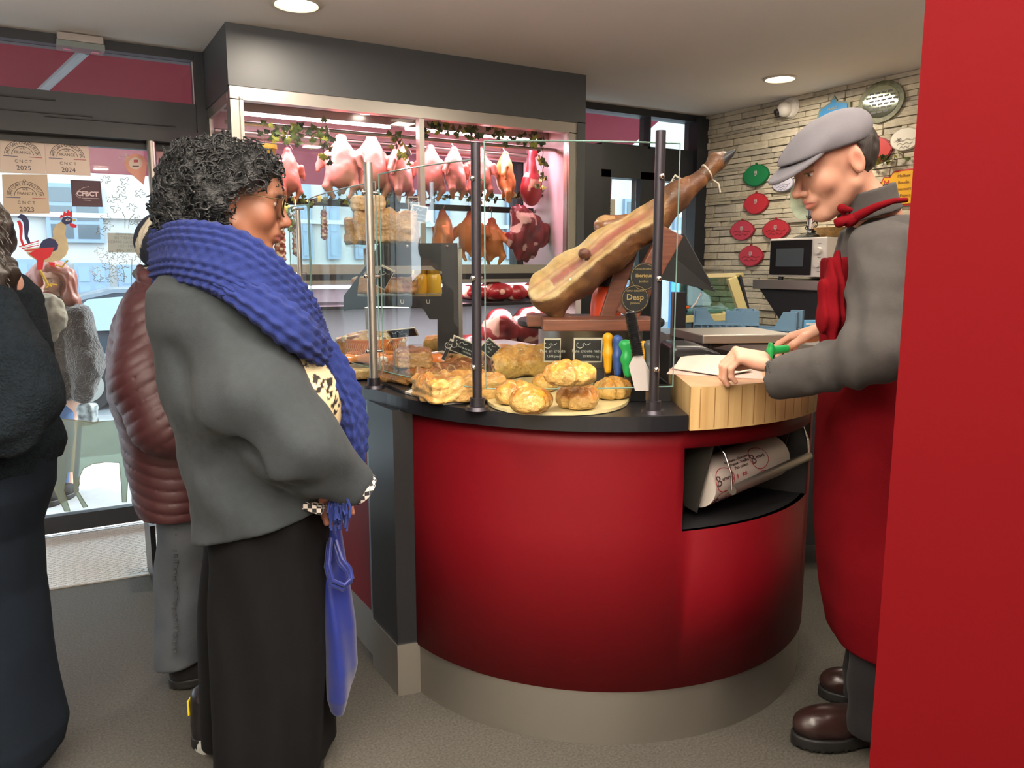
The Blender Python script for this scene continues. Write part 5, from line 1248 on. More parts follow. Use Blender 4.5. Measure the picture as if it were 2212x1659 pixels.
# orange squeeze bottle with black burner head
ot_ = thing('burner_bottle', 'orange plastic bottle with black burner head behind the ham', 'bottle', M=HM)
q = hp2(1308, 680, .12); r_ = .052
MB().lathe([(.0001, 0), (r_, 0), (r_, .06), (r_*.9, .10), (r_*.62, .125), (r_*.5, .13), (.0001, .13)], c=(q[0], q[1], SHZ+.002), n=32).build('bottle_body', mat('orange_plastic', '#d2431c', .4), ot_, sm=50)
hz0 = SHZ+.133; b = MB().cyl((q[0], q[1], hz0), (q[0], q[1], hz0+.022), .034, .026, n=24)
b.box((q[0]+.012, q[1], hz0+.036), (.15, .045, .035), bev=.014).cyl((q[0]-.06, q[1], hz0+.036), (q[0]-.085, q[1], hz0+.036), .012, n=14); b.build('burner_head', M_blackm, ot_, sm=40)

# price labels ---------------------------------------------------------
M_slate = mat('slate_card', '#23262a', .6); M_cardw = mat('card_cream', '#cfc9ba', .7); M_chalk = mat('chalk', '#c9cac4', .8)
def price_card(px, py, D, w_, h_, l1, l2, label, yaw=0, lean=12, roll=0, group='chalk price cards', z=None):
    c_ = CAM+ray(px, py)*D
    if z is not None: c_.z = z
    x = Matrix.Rotation(math.radians(yaw), 3, 'Z') @ RT; up = Matrix.Rotation(math.radians(lean), 3, x) @ Vector((0, 0, 1)); n_ = x.cross(up)
    if roll: R3 = Matrix.Rotation(math.radians(roll), 3, n_); x = R3 @ x; up = R3 @ up
    t = thing('price_card', label, 'price card', M=frame_mat(c_, x, up), group=group)
    MB().box((0, 0, -.002), (w_, h_, .0035)).build('card', M_cardw, t)
    MB().box((0, 0, .0004), (w_*.9, h_*.86, .0016), bev=.0005).build('slate_face', M_slate, t)
    link('lettering', text_mesh(l1, h_*.17, .0004), M_chalk, t, M=Matrix.Translation((w_*.02, -h_*.02, .0015)))
    link('lettering', text_mesh(l2, h_*.13, .0004), M_chalk, t, M=Matrix.Translation((w_*.1, -h_*.24, .0015)))
    b = MB().tube([(-w_*.28+h_*.13*math.cos(a), h_*.22+h_*.12*math.sin(a), .0016) for a in np.linspace(2.2, 6.5, 14)], .0011, n=4)
    b.tube([(-w_*.2+.006*k, h_*.26+.004*math.sin(k*2), .0016) for k in range(5)], .0009, n=4).build('chalk_pig', M_chalk, t); return t
price_card(1193, 757, 2.45, .052, .078, 'Pate en croute', '3,50E piece', 'chalk price card leaning on the steel drum left of the bigger one')
price_card(1270, 757, 2.40, .088, .078, 'Pate croute nature', '20,90E le kg', 'larger chalk price card reading pate croute above the pastry buns')
price_card(1005, 752, 2.62, .10, .058, 'Tourte au poulet', '19,90E/kg', 'wide chalk price card tilted behind the middle pie', yaw=-12, lean=18, roll=-22)
price_card(1058, 752, 2.68, .055, .055, 'Pate', '5E', 'small chalk price card turned on its corner behind the middle glass post', lean=16, roll=-42)
price_card(966, 757, 2.40, .012, .075, '', '', 'thin price card seen edge-on between the pies', lean=10, roll=-25)
price_card(1462, 410, 2.50, .062, .075, 'Jambon iberique', '12,90E les 100g', 'small chalk price card stuck on the ham shank', lean=8, roll=-30)
price_card(905, 462, 2.95, .06, .062, 'Pate en croute', '32,50E le kg', 'chalk price card beside the stacked pies on the top shelf', roll=-12)
price_card(893, 442, 3.02, .04, .06, 'Terrine', '22E le kg', 'narrow chalk price card behind the stacked pies on the top shelf')
price_card(828, 600, 2.80, .05, .09, '', '', 'price card leaning over the terrine on the glass shelf', lean=30, roll=-30)
price_card(870, 720, 2.66, .10, .045, 'Saumon', '30E', 'pale price card lying on the salmon pie tray', lean=50, roll=10)

# pastry -------------------------------------------------------------------
M_crust = mat('golden_crust', '#c98a42', .5, attr=True, bump=1.0, bscale=95, bdist=.005, coat=.12, var=.35, vscale=45)
def crustcol(dark='#a9622c', light='#dba551', side='#d9b06a', f=16, burn=.6):
    def g(p, n):
        o = mixc(np.tile(C3(light), (len(p), 1)), .5+.6*noise(p, f), C3(dark)); o = mixc(o, burn*np.clip(noise(p, f*2.2, 3)*3-.6, 0, 1), C3(dark)*.6); o = mixc(o, .55*np.clip(1-np.abs(noise(p*np.array([1, 2.2, 1]), f*3.2, 7))*9, 0, 1), C3('#ecd9a6')); o = mixc(o, .5*np.clip(1-np.abs(noise(p*np.array([2.2, 1, 1]), f*2.4, 17))*10, 0, 1), C3(dark)*.7)
        return mixc(o, np.clip(.9-n[:, 2]*1.6, 0, 1)*.8, C3(side))
    return g
def food(name, label, cat, px, py, z, fn, ext, h, colf, m=None, rz=0, group=None, D=None):
    v = onz(px, py, z) if D is None else CAM+ray(px, py)*D
    t = link(name, sdf_mesh(name, fn, -np.array(ext), np.array(ext), h, colf, margin=2.2), m or M_crust); t.location = (v.x, v.y, z); t.rotation_euler = (0, 0, rz); tag(t, label, cat, group); return t
# white plate of round pastry parcels
def tray(name, label, cat, pts, z, th, m, lip=.0, world=True):
    cx = sum(p[0] for p in pts)/len(pts); cy = sum(p[1] for p in pts)/len(pts)
    t = MB().poly([(p[0]-cx, p[1]-cy) for p in pts], th).build(name, m); t.location = (cx, cy, z); return tag(t, label, cat)
def oval(px0, px1, pyf, pyb, z, n=26, pw=.8):
    c0, c1 = onz((px0+px1)/2, pyf, z), onz((px0+px1)/2, pyb, z); l, r = onz(px0, (pyf+pyb)/2, z), onz(px1, (pyf+pyb)/2, z)
    cc = (c0+c1+l+r)/4; ax, ay = (r-l)/2, (c1-c0)/2
    return [(lambda u, v: (cc.x+ax.x*u+ay.x*v, cc.y+ax.y*u+ay.y*v))(math.copysign(abs(math.cos(a))**pw, math.cos(a)), math.copysign(abs(math.sin(a))**pw, math.sin(a))) for a in np.linspace(0, 2*PI, n+1)[:-1]]
M_paper = mat('baking_paper', '#d8cfae', .7, bump=.2, bscale=20); M_plate = mat('cream_tray', '#dccf9c', .35, coat=.3)
tray('serving_tray', 'long cream oval tray under the round pastry parcels', 'tray', oval(1052, 1358, 893, 815, TZ+.004), TZ+.002, .009, M_plate)
tray('baking_tray', 'black baking tray under the big brown pie left of the middle post', 'tray', [onz(*q, TZ)[:2] for q in ((778, 812), (872, 852), (1010, 800), (930, 770))], TZ+.001, .010, M_black)
tray('paper_tray', 'white paper-lined tray under the front square pie', 'tray', [onz(*q, TZ)[:2] for q in ((858, 846), (958, 876), (1120, 862), (1030, 820))], TZ+.0015, .006, mat('paper_white', '#cfcdc4', .6))
def puff(p, r=.052, seed=0., fl=.74):
    q = p/np.array([1, 1, fl]); a = np.arctan2(p[:, 1], p[:, 0]+.25*r); d = np.linalg.norm(q*(np.array([.86, 1.0, 1])), axis=1)-r
    d = d+.0016*np.sin(p[:, 0]*210+4*noise(p, 14, seed)+p[:, 1]*60)*(p[:, 2] > -.02)+.008*noise(p, 15, seed)+.004*np.abs(noise(p, 38, seed))+.0015*noise(p, 90, seed)
    g = np.abs(p[:, 0]+.3*p[:, 1]-.012+.01*noise(p, 10, seed))-.004; d = d+.006*np.exp(-(np.maximum(g, 0)/.004)**2)
    return smax(d*.8, -r*fl*.72-p[:, 2], .006)
pc = crustcol('#b06a1c', '#dba63e', '#d6b26a', 14, .7)
spots = [(1110, 862, .055, 0, 'left parcel of the front row on the cream tray'), (1150, 878, .055, 1, 'front-most parcel, left of centre on the cream tray'), (1250, 870, .056, 2, 'front parcel in the middle right of the cream tray'), (1322, 852, .053, 3, 'right-hand parcel at the end of the cream tray'), (1178, 840, .044, 4, 'parcel half hidden behind the front row')]
for px, py, r_, sd_, lb in spots:
    z = TZ+.011+r_*.74*.72; food('pastry_parcel', 'round golden puff pastry parcel, '+lb, 'pastry', px, py-12, z, (lambda p, r_=r_, sd_=sd_: puff(p, r_, sd_*3.7)), (r_*1.35, r_*1.25, r_), .0034, pc, rz=sd_*1.1-.5, group='golden pastry parcels on the cream tray')
food('pastry_parcel', 'round golden puff pastry parcel stacked on top of the others', 'pastry', 1230, 808, TZ+.115, lambda p: puff(p, .055, 21), (.07, .065, .05), .0034, pc, rz=-.6, group='golden pastry parcels on the cream tray')
def slabpie(hx, hy, hz, cr=.01, seed=0, rim=.012, r=.012):
    def f(p):
        d = boxd(p, (0, 0, 0), (hx, hy, hz), r); e = np.maximum(np.abs(p[:, 0])-hx+.03, np.abs(p[:, 1])-hy+.03)
        top = np.clip(p[:, 2]/hz, 0, 1); d = d-rim*top*np.exp(-((e-.012)/.012)**2)*(1+.4*np.sin((p[:, 0]+p[:, 1])*120+6*noise(p, 9)))
        return d*.85+cr*.7*noise(p, 14, seed)+cr*.45*noise(p, 34, seed)+cr*.25*noise(p, 75, seed)+.0016*np.sin(p[:, 2]*260+8*noise(p, 12, seed))
    return f
bk = crustcol('#6e3818', '#a8642c', '#b98a4e', 10, .6)
def place(px, py, z): return onz(px, py, z)
food('flat_pie', 'big square dark brown pie, mostly left of the middle post', 'pie', 928, 803, TZ+.037, slabpie(.15, .115, .024, .009, 2), (.20, .145, .05), .0048, bk, rz=.28)
food('puff_pie', 'golden puff pastry pie at the front on white paper', 'pie', 990, 838, TZ+.036, slabpie(.118, .088, .030, .006, 5, .012), (.145, .115, .055), .004, crustcol('#b06a26', '#dba24c', '#d8b26e', 13, .5), rz=-.05)
food('pie_slice', 'thick cut slice of pate pie lying on the big brown pie', 'pie slice', 892, 775, TZ+.095, slabpie(.058, .040, .027, .007, 9, .006), (.085, .065, .045), .0036,
     lambda p, n: mixc(bk(p, n), np.clip(.7-n[:, 2]*2, 0, 1)*(np.abs(p[:, 0]) < .05), mixc(np.tile(C3('#cfa571'), (len(p), 1)), .5+.6*noise(p, 24), C3('#b98a58'))), rz=-.35)
def marble(p, n):
    o = crustcol('#b97428', '#e0ac50', '#dcb468', 13, .4)(p, n); cut = (n[:, 0] < -.6)*1.0
    m_ = mixc(np.tile(C3('#d9b88a'), (len(p), 1)), 1.0*(noise(p, 38) > .05), C3('#a8705c')); m_ = mixc(m_, 1.0*(noise(p, 60, 4) > .4), C3('#5a3a30')); return mixc(o, cut, m_)
def loafpie(hx, hy, hz, seed=0):
    def f(p):
        q = p.copy(); d = smax(elld(q*np.array([.0, 1, 1])+0, (0, 0, -.0), (1, hy*1.1, hz*1.15)), np.abs(p[:, 0])-hx, .008); d = smax(d, -hz*.75-p[:, 2], .008)
        return d*.85+.008*noise(p, 15, seed)+.003*noise(p, 50, seed)+.0022*np.sin(p[:, 0]*90+5*noise(p, 10, seed))*(p[:, 2] > 0)
    return f
food('marbled_pie', 'long golden pie cut open to show the marbled filling, right of the middle post', 'pie', 1118, 785, TZ+.050, loafpie(.115, .075, .055, 3), (.14, .10, .075), .0042, marble, rz=-.18)
food('golden_pie', 'smaller golden pie behind the middle glass post', 'pie', 1012, 770, TZ+.032, slabpie(.10, .07, .026, .010, 13, .010), (.125, .095, .05), .0045, crustcol('#b97428', '#e0ac50', '#dcb468', 15, .5), rz=.1)
food('brown_pie', 'brown crusted pie at the back left of the counter', 'pie', 835, 772, TZ+.040, slabpie(.10, .09, .032, .010, 17, .012), (.125, .12, .055), .005, bk, rz=.2)
food('pastry_roll', 'rolled pastry with dark filling standing at the back of the pies', 'pastry', 945, 745, TZ+.055, lambda p: smax(np.hypot(p[:, 1]*.9, p[:, 2])-.042-.003*np.sin(np.arctan2(p[:, 2], p[:, 1])*3+np.hypot(p[:, 1], p[:, 2])*260), np.abs(p[:, 0])-.055, .008)*.8+.004*noise(p, 20), (.075, .06, .06), .004,
     lambda p, n: mixc(crustcol('#b97428', '#e0ac50', '#dcb468', 15, .5)(p, n), (np.abs(n[:, 0]) > .7)*(np.sin(np.hypot(p[:, 1], p[:, 2])*420) > 0)*1.0, C3('#5c3a28')), rz=-.5)
food('quiche', 'low quiche in a dark tray at the far left of the counter top', 'quiche', 768, 802, TZ+.022, lambda p: smax(np.hypot(p[:, 0], p[:, 1])-.10, np.abs(p[:, 2])-.018, .008)+.003*noise(p, 20), (.12, .12, .035), .0045, crustcol('#a58a4c', '#cfc08a', '#9c7a48', 20, .3))
# salmon tray on a steel pan, brown patterned dish, terrine, stacked pies -- on the raised glass shelves
RB = 2.86
rk = thing('display_rack', 'black metal display rack with cut-out end panel and glass shelves', 'display rack', M=Loc(RB).mat())
LR = Loc(RB)
def rp(px, py): v = LR(px, py); return (v[0], v[2])
Mr = Matrix(((1, 0, 0, 0), (0, 0, -1, 0), (0, 1, 0, 0), (0, 0, 0, 1)))
def plate2(name, loops, th=.012, m=M_black):
    import mathutils.geometry as G_
    pts = [[Vector((x, y, 0)) for x, y in lp_] for lp_ in loops]; tri = G_.tessellate_polygon(pts); flat = [v for lp_ in pts for v in lp_]; bb = bmesh.new()
    f0 = [bb.verts.new((v.x, 0, v.y)) for v in flat]; f1 = [bb.verts.new((v.x, th, v.y)) for v in flat]
    for a, b_, c_ in tri:
        bb.faces.new((f0[a], f0[b_], f0[c_])); bb.faces.new((f1[c_], f1[b_], f1[a]))
    o = 0
    for lp_ in pts:
        n = len(lp_)
        for i in range(n): bb.faces.new((f0[o+i], f0[o+(i+1) % n], f1[o+(i+1) % n], f1[o+i]))
        o += n
    bmesh.ops.recalc_face_normals(bb, faces=bb.faces); me = bpy.data.meshes.new(name); bb.to_mesh(me); bb.free(); return link(name, me, m, rk)
outer = [rp(*q) for q in ((818, 526), (988, 525), (990, 640), (992, 765), (945, 760), (945, 690), (928, 690), (915, 668), (905, 664), (800, 662), (742, 672), (742, 640), (800, 560))]
hole = [rp(*q) for q in ((800, 574), (932, 574), (942, 584), (955, 586), (955, 640), (786, 641), (770, 640), (775, 600))]
plate2('end_panel', [outer, hole])
for px in (880, 966): q = rp(px, 532); MB().sph((q[0], -.004, q[1]), .006, 12).build('bolt', M_chrome, rk)
for tx, px in (('U', 869), ('U', 925)): q = rp(px, 652); link('lettering', text_mesh(tx, .022), M_cardw, rk, M=frame_mat((q[0], -.002, q[1]), (1, 0, 0), (0, 0, 1)))
q0, q1 = rp(748, 641), rp(950, 641); MB().span((q0[0], .012, q0[1]-.008), (q1[0], .34, q0[1])).build('glass_shelf', glass('green_glass', '#cfe8dc', refl=.8), rk)
q0, q1 = rp(745, 527), rp(986, 526); MB().span((q0[0], .012, q0[1]-.010), (q1[0], .34, q0[1]-.002)).build('glass_top', MATS['clear_glass'], rk)
q2 = rp(958, 600); MB().span((q2[0]-.004, .013, TZ+.0), (q2[0]+.006, .03, q0[1]-.01)).build('cream_edge', M_cardw, rk)
for yy in (.30,): MB().span((q0[0]+.01, yy, TZ-.0), (q0[0]+.03, yy+.02, q0[1]-.01)).span((q1[0]-.02, yy, TZ), (q1[0]-.0, yy+.02, q0[1]-.01)).build('rear_post', M_steel, rk)
b = MB().span((rp(745, 600)[0], .02, rp(745, 665)[1]), (rp(880, 600)[0], .035, rp(745, 655)[1])); b.build('light_strip', mat('strip_warm', '#fff0d8', .4, emit=5), rk)
ctop = rp(745, 527)[1]
def rack_food(name, label, cat, px, z, off, fn, ext, h, colf, rz=0, m=None):
    v = LR(px, 600, off); w_ = LR.mat() @ Vector((v[0], off, z)); o = link(name, sdf_mesh(name, fn, -np.array(ext), np.array(ext), h, colf, margin=2.2), m or M_crust)
    o.location = w_; o.rotation_euler = (0, 0, math.radians(-30.4)+rz); return tag(o, label, cat)
wc = crustcol('#8a5a30', '#c79a60', '#c9a070', 12, .35)
rack_food('crusted_pie', 'large rectangular pate pie on top of the rack, under a smaller cut piece', 'pie', 838, ctop+.062, .17, slabpie(.115, .07, .055, .010, 31, .014), (.14, .10, .08), .005, wc)
rack_food('crusted_pie', 'cut pate pie standing behind left of the big one on the rack top', 'pie', 778, ctop+.052, .22, slabpie(.055, .06, .045, .008, 37, .008), (.08, .085, .07), .005, wc, .2)
rack_food('pie_piece', 'pale cut pie piece lying on top of the stacked pies', 'pie piece', 800, ctop+.150, .15, slabpie(.062, .045, .026, .005, 41, .004), (.085, .07, .045), .0045, lambda p, n: mixc(np.tile(C3('#d9b98a'), (len(p), 1)), .5+.5*noise(p, 20), C3('#c09360')), .15)
v = rp(840, 641); rack_food('terrine', 'long marbled terrine loaf on the glass shelf of the rack', 'terrine', 832, v[1]+.036, .16, slabpie(.12, .055, .030, .006, 51, .004), (.145, .08, .05), .0048,
    lambda p, n: mixc(mixc(np.tile(C3('#c08a56'), (len(p), 1)), 1.0*(noise(p, 22) > .05), C3('#a8663c')), 1.0*(n[:, 2] > .6)*(noise(p, 20, 5) > -.2), C3('#e3d6bc')))
for i, (px, off, cc, lb) in enumerate(((905, .30, '#e0a52a', 'left yellow jar behind the terrine on the rack shelf'), (935, .32, '#e8b838', 'right yellow jar behind the terrine on the rack shelf'))):
    vv = LR(px, 600, off); w_ = LR.mat() @ Vector((vv[0], off, v[1]+.001)); t = thing('jar', lb, 'jar', w_, group='yellow jars on the rack shelf')
    MB().lathe([(.0001, 0), (.032, .0), (.034, .01), (.034, .065), (.028, .078)], n=24).build('jar_body', mat('jar_%d' % i, cc, .25, coat=.5), t, sm=50); MB().cyl((0, 0, .078), (0, 0, .092), .030, n=24).build('lid', mat('gold_lid', '#c9a040', .3, metal=.8), t, sm=40)
vv = LR(800, 600, .10); w_ = LR.mat() @ Vector((vv[0], .10, TZ+.055)); t = thing('baking_dish', 'round orange-brown dish with zigzag pattern holding a creamy topped bake', 'dish', w_)
MB().lathe([(.0001, 0), (.105, 0), (.118, .008), (.128, .07), (.124, .072), (.115, .066), (.0001, .06)], n=48).build('dish', mat('terracotta_glaze', '#b86a24', .35, coat=.4), t, sm=50)
b = MB(); N_ = 44
for i in range(N_):
    for row_ in range(2):
        a0_z, pts = 2*PI*i/N_, []
        for k in range(4): a = a0_z+(0.05 if k % 2 else 0); zz = .012+k*.016; r_ = .1195+.0085*(zz-.008)/.062+.0012; pts.append((r_*math.cos(a+row_*.07), r_*math.sin(a+row_*.07), zz))
        b.tube(pts, .0012, n=4)
b.build('zigzag_relief', mat('zigzag_cream', '#dba860', .4), t)['kind'] = 'stuff'
link('topping', sdf_mesh('topping', lambda p: smax(elld(p, (0, 0, .062), (.118, .118, .030)), .06-p[:, 2], .004)-.012*np.maximum(noise(p, 34), 0)+.004*noise(p, 60), (-.13, -.13, .04), (.13, .13, .12), .004, lambda p, n: mixc(mixc(np.tile(C3('#c9a06a'), (len(p), 1)), 1.0*(noise(p, 34) > .1), C3('#efe3c4')), 1.0*(noise(p, 40, 8) > .35), C3('#7a4a28')), margin=3), M_crust, t)
MB().lathe([(.0001, 0), (.13, 0), (.13, .052), (.0001, .052)], c=(0, 0, -.054), n=40).build('riser', M_steel, t, sm=40)
w_ = LR.mat() @ Vector((LR(875, 700, .02)[0], -.06, TZ+.001)); t = thing('steel_pan', 'long steel pan of glazed orange salmon pie, behind the brown pies', 'pan', w_, math.radians(-30.4))
MB().span((-.22, -.07, .03), (.16, .07, .05)).span((-.22, -.07, 0), (-.2, .07, .03)).span((.14, -.07, 0), (.16, .07, .03)).build('pan', M_steel, t)
link('filling', sdf_mesh('filling', lambda p: boxd(p, (-.03, 0, .066), (.175, .06, .020), .016)+.006*noise(p, 18)-.004*np.sin(p[:, 0]*50), (-.24, -.09, .03), (.17, .09, .11), .005, lambda p, n: mixc(mixc(np.tile(C3('#c9602a'), (len(p), 1)), .5+.5*noise(p, 14), C3('#e09a5a')), 1.0*(noise(p, 16, 6) > .35), C3('#f0e0d0')), margin=2.4), mat('glazed', '#c9602a', .2, attr=True, coat=.8), t)

# knives in the tray ------------------------------------------------------------
kx = onz(1415, 868, TZ); kt_ = thing('knife_tray', 'black tray holding coloured knives behind the right-hand post', 'tray', (kx.x+.03, kx.y+.10, TZ), math.radians(-30.4))
MB().span((-.07, -.10, .001), (.07, .08, .008)).span((-.07, -.10, .008), (.07, -.094, .05)).span((-.07, .074, .008), (.07, .08, .05)).span((-.07, -.094, .008), (-.064, .074, .05)).span((.064, -.094, .008), (.07, .074, .05)).build('tray_body', M_black, kt_)
kr = CAM+ray(1352, 810)*2.34; rk2 = thing('knife_rack', 'grey and black upright rack the knives stand in', 'knife rack', (kr.x, kr.y, TZ+.0005), math.radians(-30.4))
MB().span((-.09, .02, 0), (.09, .06, .085)).build('rack_body', M_blackm, rk2)
def knife(label, px, py0, py1, D, colr, w_=.014, bend=0, lean=0, grp='knives standing in the rack'):
    a, c_ = Vector(CAM+ray(px, py0)*D), Vector(CAM+ray(px+lean, py1)*D); t = thing('knife', label, 'knife', c_, group=grp); u = a-c_
    f = lambda p: smin(chaind(p, [(0, 0, 0), tuple(u*.5+RT*bend*.4), tuple(u)], [w_*.8, w_, w_*.9], .01), sphd(p, tuple(u+RT*bend), w_*.95), .012)
    E_ = np.abs(np.array(u))+.05; link('handle', sdf_mesh('handle', f, np.minimum(0, np.array(u))-.04, np.maximum(0, np.array(u))+.04, .0035), mat('knife_'+colr, colr, .4), t)
    bz = min(0, TZ+.012-c_.z) if c_.z > TZ+.012 else -.005
    MB().span((-.012, -.0008, bz), (.012, .0008, .01)).build('blade', MATS['knife_steel'], t); return t
knife('knife with yellow handle, left end of the rack', 1313, 730, 800, 2.34, '#d99a10')
knife('knife with blue handle next to the yellow one', 1334, 735, 806, 2.33, '#2c4a8c')
knife('knife with dark blue handle between blue and yellow, set back', 1326, 734, 795, 2.40, '#38404e', .012)
knife('knife with hooked green handle beside the cleaver', 1356, 745, 808, 2.28, '#1f9a4c', .015, -.012)
knife('short yellow-handled knife behind the cleaver', 1390, 746, 805, 2.36, '#d99a11', .012)
knife('sharpening steel with a grey handle beside the right-hand post', 1402, 745, 840, 2.26, '#55585c', .013)
ct = thing('cleaver', 'broad steel knife with long black ribbed handle leaning in the tray', 'cleaver', CAM+ray(1390, 845)*2.14)
top_, mid_ = (CAM+ray(1362, 680)*2.18)-ct.location, (CAM+ray(1378, 768)*2.15)-ct.location; du = (top_-mid_).normalized()
b = MB(); N_ = 22; prf = []
for i in range(N_*2+1): tt = i/(N_*2); prf.append((.0125 if i % 2 else .0165, tt*(top_-mid_).length))
Mq = Matrix.Translation(mid_) @ du.to_track_quat('Z', 'Y').to_matrix().to_4x4(); b.lathe([(.0001, 0)]+prf+[(.015, prf[-1][1]+.006), (.0001, prf[-1][1]+.012)], M=Mq, n=18); b.build('ribbed_handle', M_black, ct, sm=60)
b = MB(); wv = RT*.030; v4 = [mid_-RT*.012, mid_+RT*.012, mid_+RT*.040-du*.10, mid_-RT*.025-du*.10+RT*.0, mid_-RT*.030-du*.03]
A_ = [b.b.verts.new(q+HF*.0015) for q in v4]; C_ = [b.b.verts.new(q-HF*.0015) for q in v4]; b.b.faces.new(A_); b.b.faces.new(C_[::-1])
for i in range(5): b.b.faces.new((A_[i], C_[i], C_[(i+1) % 5], A_[(i+1) % 5]))
b.build('blade', mat('cleaver_steel', '#6f6a66', .45, metal=.7), ct)

# wrapping paper on the block ------------------------------------------------------
pz = 1.0425; p1 = onz(1560, 800, pz); pp = thing('wrapping_paper', 'white printed wrapping paper folded on the chopping block under the hand', 'paper', (p1.x, p1.y, pz))
qs = [onz(*q, pz)-Vector((p1.x, p1.y, pz)) for q in ((1440, 808), (1650, 820), (1640, 790), (1470, 775))]
MB().poly([(q.x, q.y) for q in qs], .0015).build('lower_sheet', mat('paper_pink', '#d3b8ac', .7), pp)
ws_ = [Vector(onz(*q, pz+zz))-Vector((p1.x, p1.y, pz)) for q, zz in (((1455, 797), .004), ((1475, 765), .030), ((1600, 770), .034), ((1625, 800), .008), ((1560, 812), .006))]
b = MB(); b.b.faces.new([b.b.verts.new(q) for q in ws_]); o = b.build('upper_sheet', mat('paper_cream', '#dcd8cb', .7, bump=.2, bscale=15), pp); s_ = o.modifiers.new('t', 'SOLIDIFY'); s_.thickness = .002
xa = (qs[1]-qs[0]).normalized(); link('lettering', text_mesh('SAVEUR', .022), M_pblk, pp, M=frame_mat(qs[0]+xa*.055+(qs[3]-qs[0])*.22+Vector((0, 0, .002)), xa, (qs[3]-qs[0])))
MB().tube([qs[0]+xa*(.005+.11*t_)+(qs[3]-qs[0])*(.15+.5*math.sin(PI*t_*.8+.2))+Vector((0, 0, .0022)) for t_ in np.linspace(0, 1, 14)], .0012, n=4).build('red_swoosh', M_pred, pp)
# ------------------------------------------------------------------ birds and meat hanging in the case
M_bird = mat('plucked_skin', '#e2a08a', .42, attr=True, sss=.25, bump=.5, bscale=130, bdist=.002)
def bird(p, long=1.0, wing=1.0):
    q = p.copy(); q[:, 0] = np.abs(q[:, 0])
    d = elld(p, (0, 0, -.005), (.058, .052, .095)); d = smin(d, capd(p, (0, 0, .06), (0, -.005, .115*long), .036, .020), .03)
    d = smin(d, elld(p, (0, -.02, -.05), (.050, .045, .060)), .02)
    d = smin(d, chaind(q, [(.045, 0, .045), (.078, -.01, -.005), (.070, -.025, .035), (.085, -.02, -.03)], [.019, .014, .011, .007], .01), .008*wing)
    d = smin(d, chaind(q, [(.034, -.02, -.055), (.050, -.03, -.10), (.030, -.02, -.150)], [.028, .016, .008], .012), .010)
    d = smin(d, capd(p, (0, 0, -.09), (0, .01, -.125), .022, .008), .012)
    return d+.003*noise(p, 40)
def birdcol(c1, c2, c3):
    def g(p, n):
        o = mixc(np.tile(C3(c1), (len(p), 1)), .5+.6*noise(p, 18), C3(c2)); o = mixc(o, np.clip((p[:, 2]-.06)*14, 0, 1), C3(c3)); return mixc(o, np.clip((-.10-p[:, 2])*20, 0, 1)*.7, C3('#c9963f'))
    return g
kinds = [sdf_mesh('carcass', bird, (-.12, -.09, -.17), (.12, .08, .15), .0042, birdcol(*c_)) for c_ in (('#cf8878', '#b96c5e', '#9c4038'), ('#e0935a', '#c9743c', '#b5503c'), ('#d8a092', '#c47e70', '#b05c52'))]
M_hook = M_chrome
def hang(label, px, pyt, pyb, Y_, kind, rz=0, name='hung_poultry', cat='poultry', group='plucked birds hanging in the lit case', rail=2.03, sx=1.0):
    a = ony(px, pyt, Y_); c_ = ony(px, pyb, Y_); H_ = (a.z-c_.z); t = thing(name, label, cat, ((a.x+c_.x)/2, Y_, (a.z+c_.z)/2), rz, group); s = H_/.27
    o = link('carcass', kinds[kind] if isinstance(kind, int) else kind, M_bird, t); o.scale = (s*sx, s, s)
    MB().tube([(0, 0, H_/2-.02), (0, 0, rail-(a.z+c_.z)/2-.008), (0, .012, rail-(a.z+c_.z)/2+.012), (0, .022, rail-(a.z+c_.z)/2-.002)], .0028, n=5).build('hook', M_hook, t, sm=60); return t
YH = 4.17
for i, (px, a, c_, k, lb, sx) in enumerate([(622, 318, 428, 0, 'reddish bird hanging first from the left in the upper row', 1.0), (738, 290, 420, 2, 'big pale goose hanging second from the left in the upper row', 1.25), (802, 288, 424, 2, 'pink goose hanging third from the left in the upper row', 1.2),
        (862, 305, 428, 2, 'pale bird half hidden by ivy, fourth from the left in the upper row', 1.1), (930, 312, 426, 0, 'pink bird hanging just right of the case mullion', 1.1), (980, 316, 424, 0, 'pink bird hanging left of the middle glass post', 1.2), (1036, 318, 424, 0, 'pink bird hanging behind the middle glass post', 1.1), (1090, 326, 430, 1, 'orange-skinned bird hanging seventh, near the vertical light tube', 1.2)]):
    hang(lb, px, a, c_, YH-.02*(i % 2), k, rz=[.3, -.5, .2, .6, -.2, .5, -.4, .9][i], sx=sx)
for px, a, c_, k, lb in ((958, 452, 560, 1, 'yellow-skinned bird hanging below the rail, left of the middle post'), (1018, 455, 556, 1, 'yellow-skinned bird hanging low right behind the middle glass post'), (1062, 470, 566, 1, 'yellow-skinned bird with spread wing hanging low, right of the middle post')):
    hang(lb, px, a, c_, 4.20, k, rz=px*.7, rail=1.69, group='yellow-skinned birds below the rail', sx=1.25)
M_meat = mat('raw_meat', '#9e2a30', .35, attr=True, coat=.35, bump=.4, bscale=60)
def meatcol(a='#a3262e', b_='#6e1a20', f='#e3b9a8', k=.25, s=18):
    return lambda p, n: mixc(mixc(np.tile(C3(a), (len(p), 1)), .5+.6*noise(p, s), C3(b_)), 1.0*(noise(p, s*1.4, 5) > k), C3(f))
leg_m = sdf_mesh('lamb_leg', lambda p: smin(smin(elld(p, (0, 0, -.07), (.055, .045, .075)), capd(p, (0, 0, -.02), (0, 0, .10), .032, .014), .03), capd(p, (.02, 0, .09), (.02, 0, .14), .010, .008), .01)+.003*noise(p, 30), (-.08, -.07, -.17), (.08, .07, .17), .0042, meatcol('#b03038', '#8c2028', '#dca090', .42))
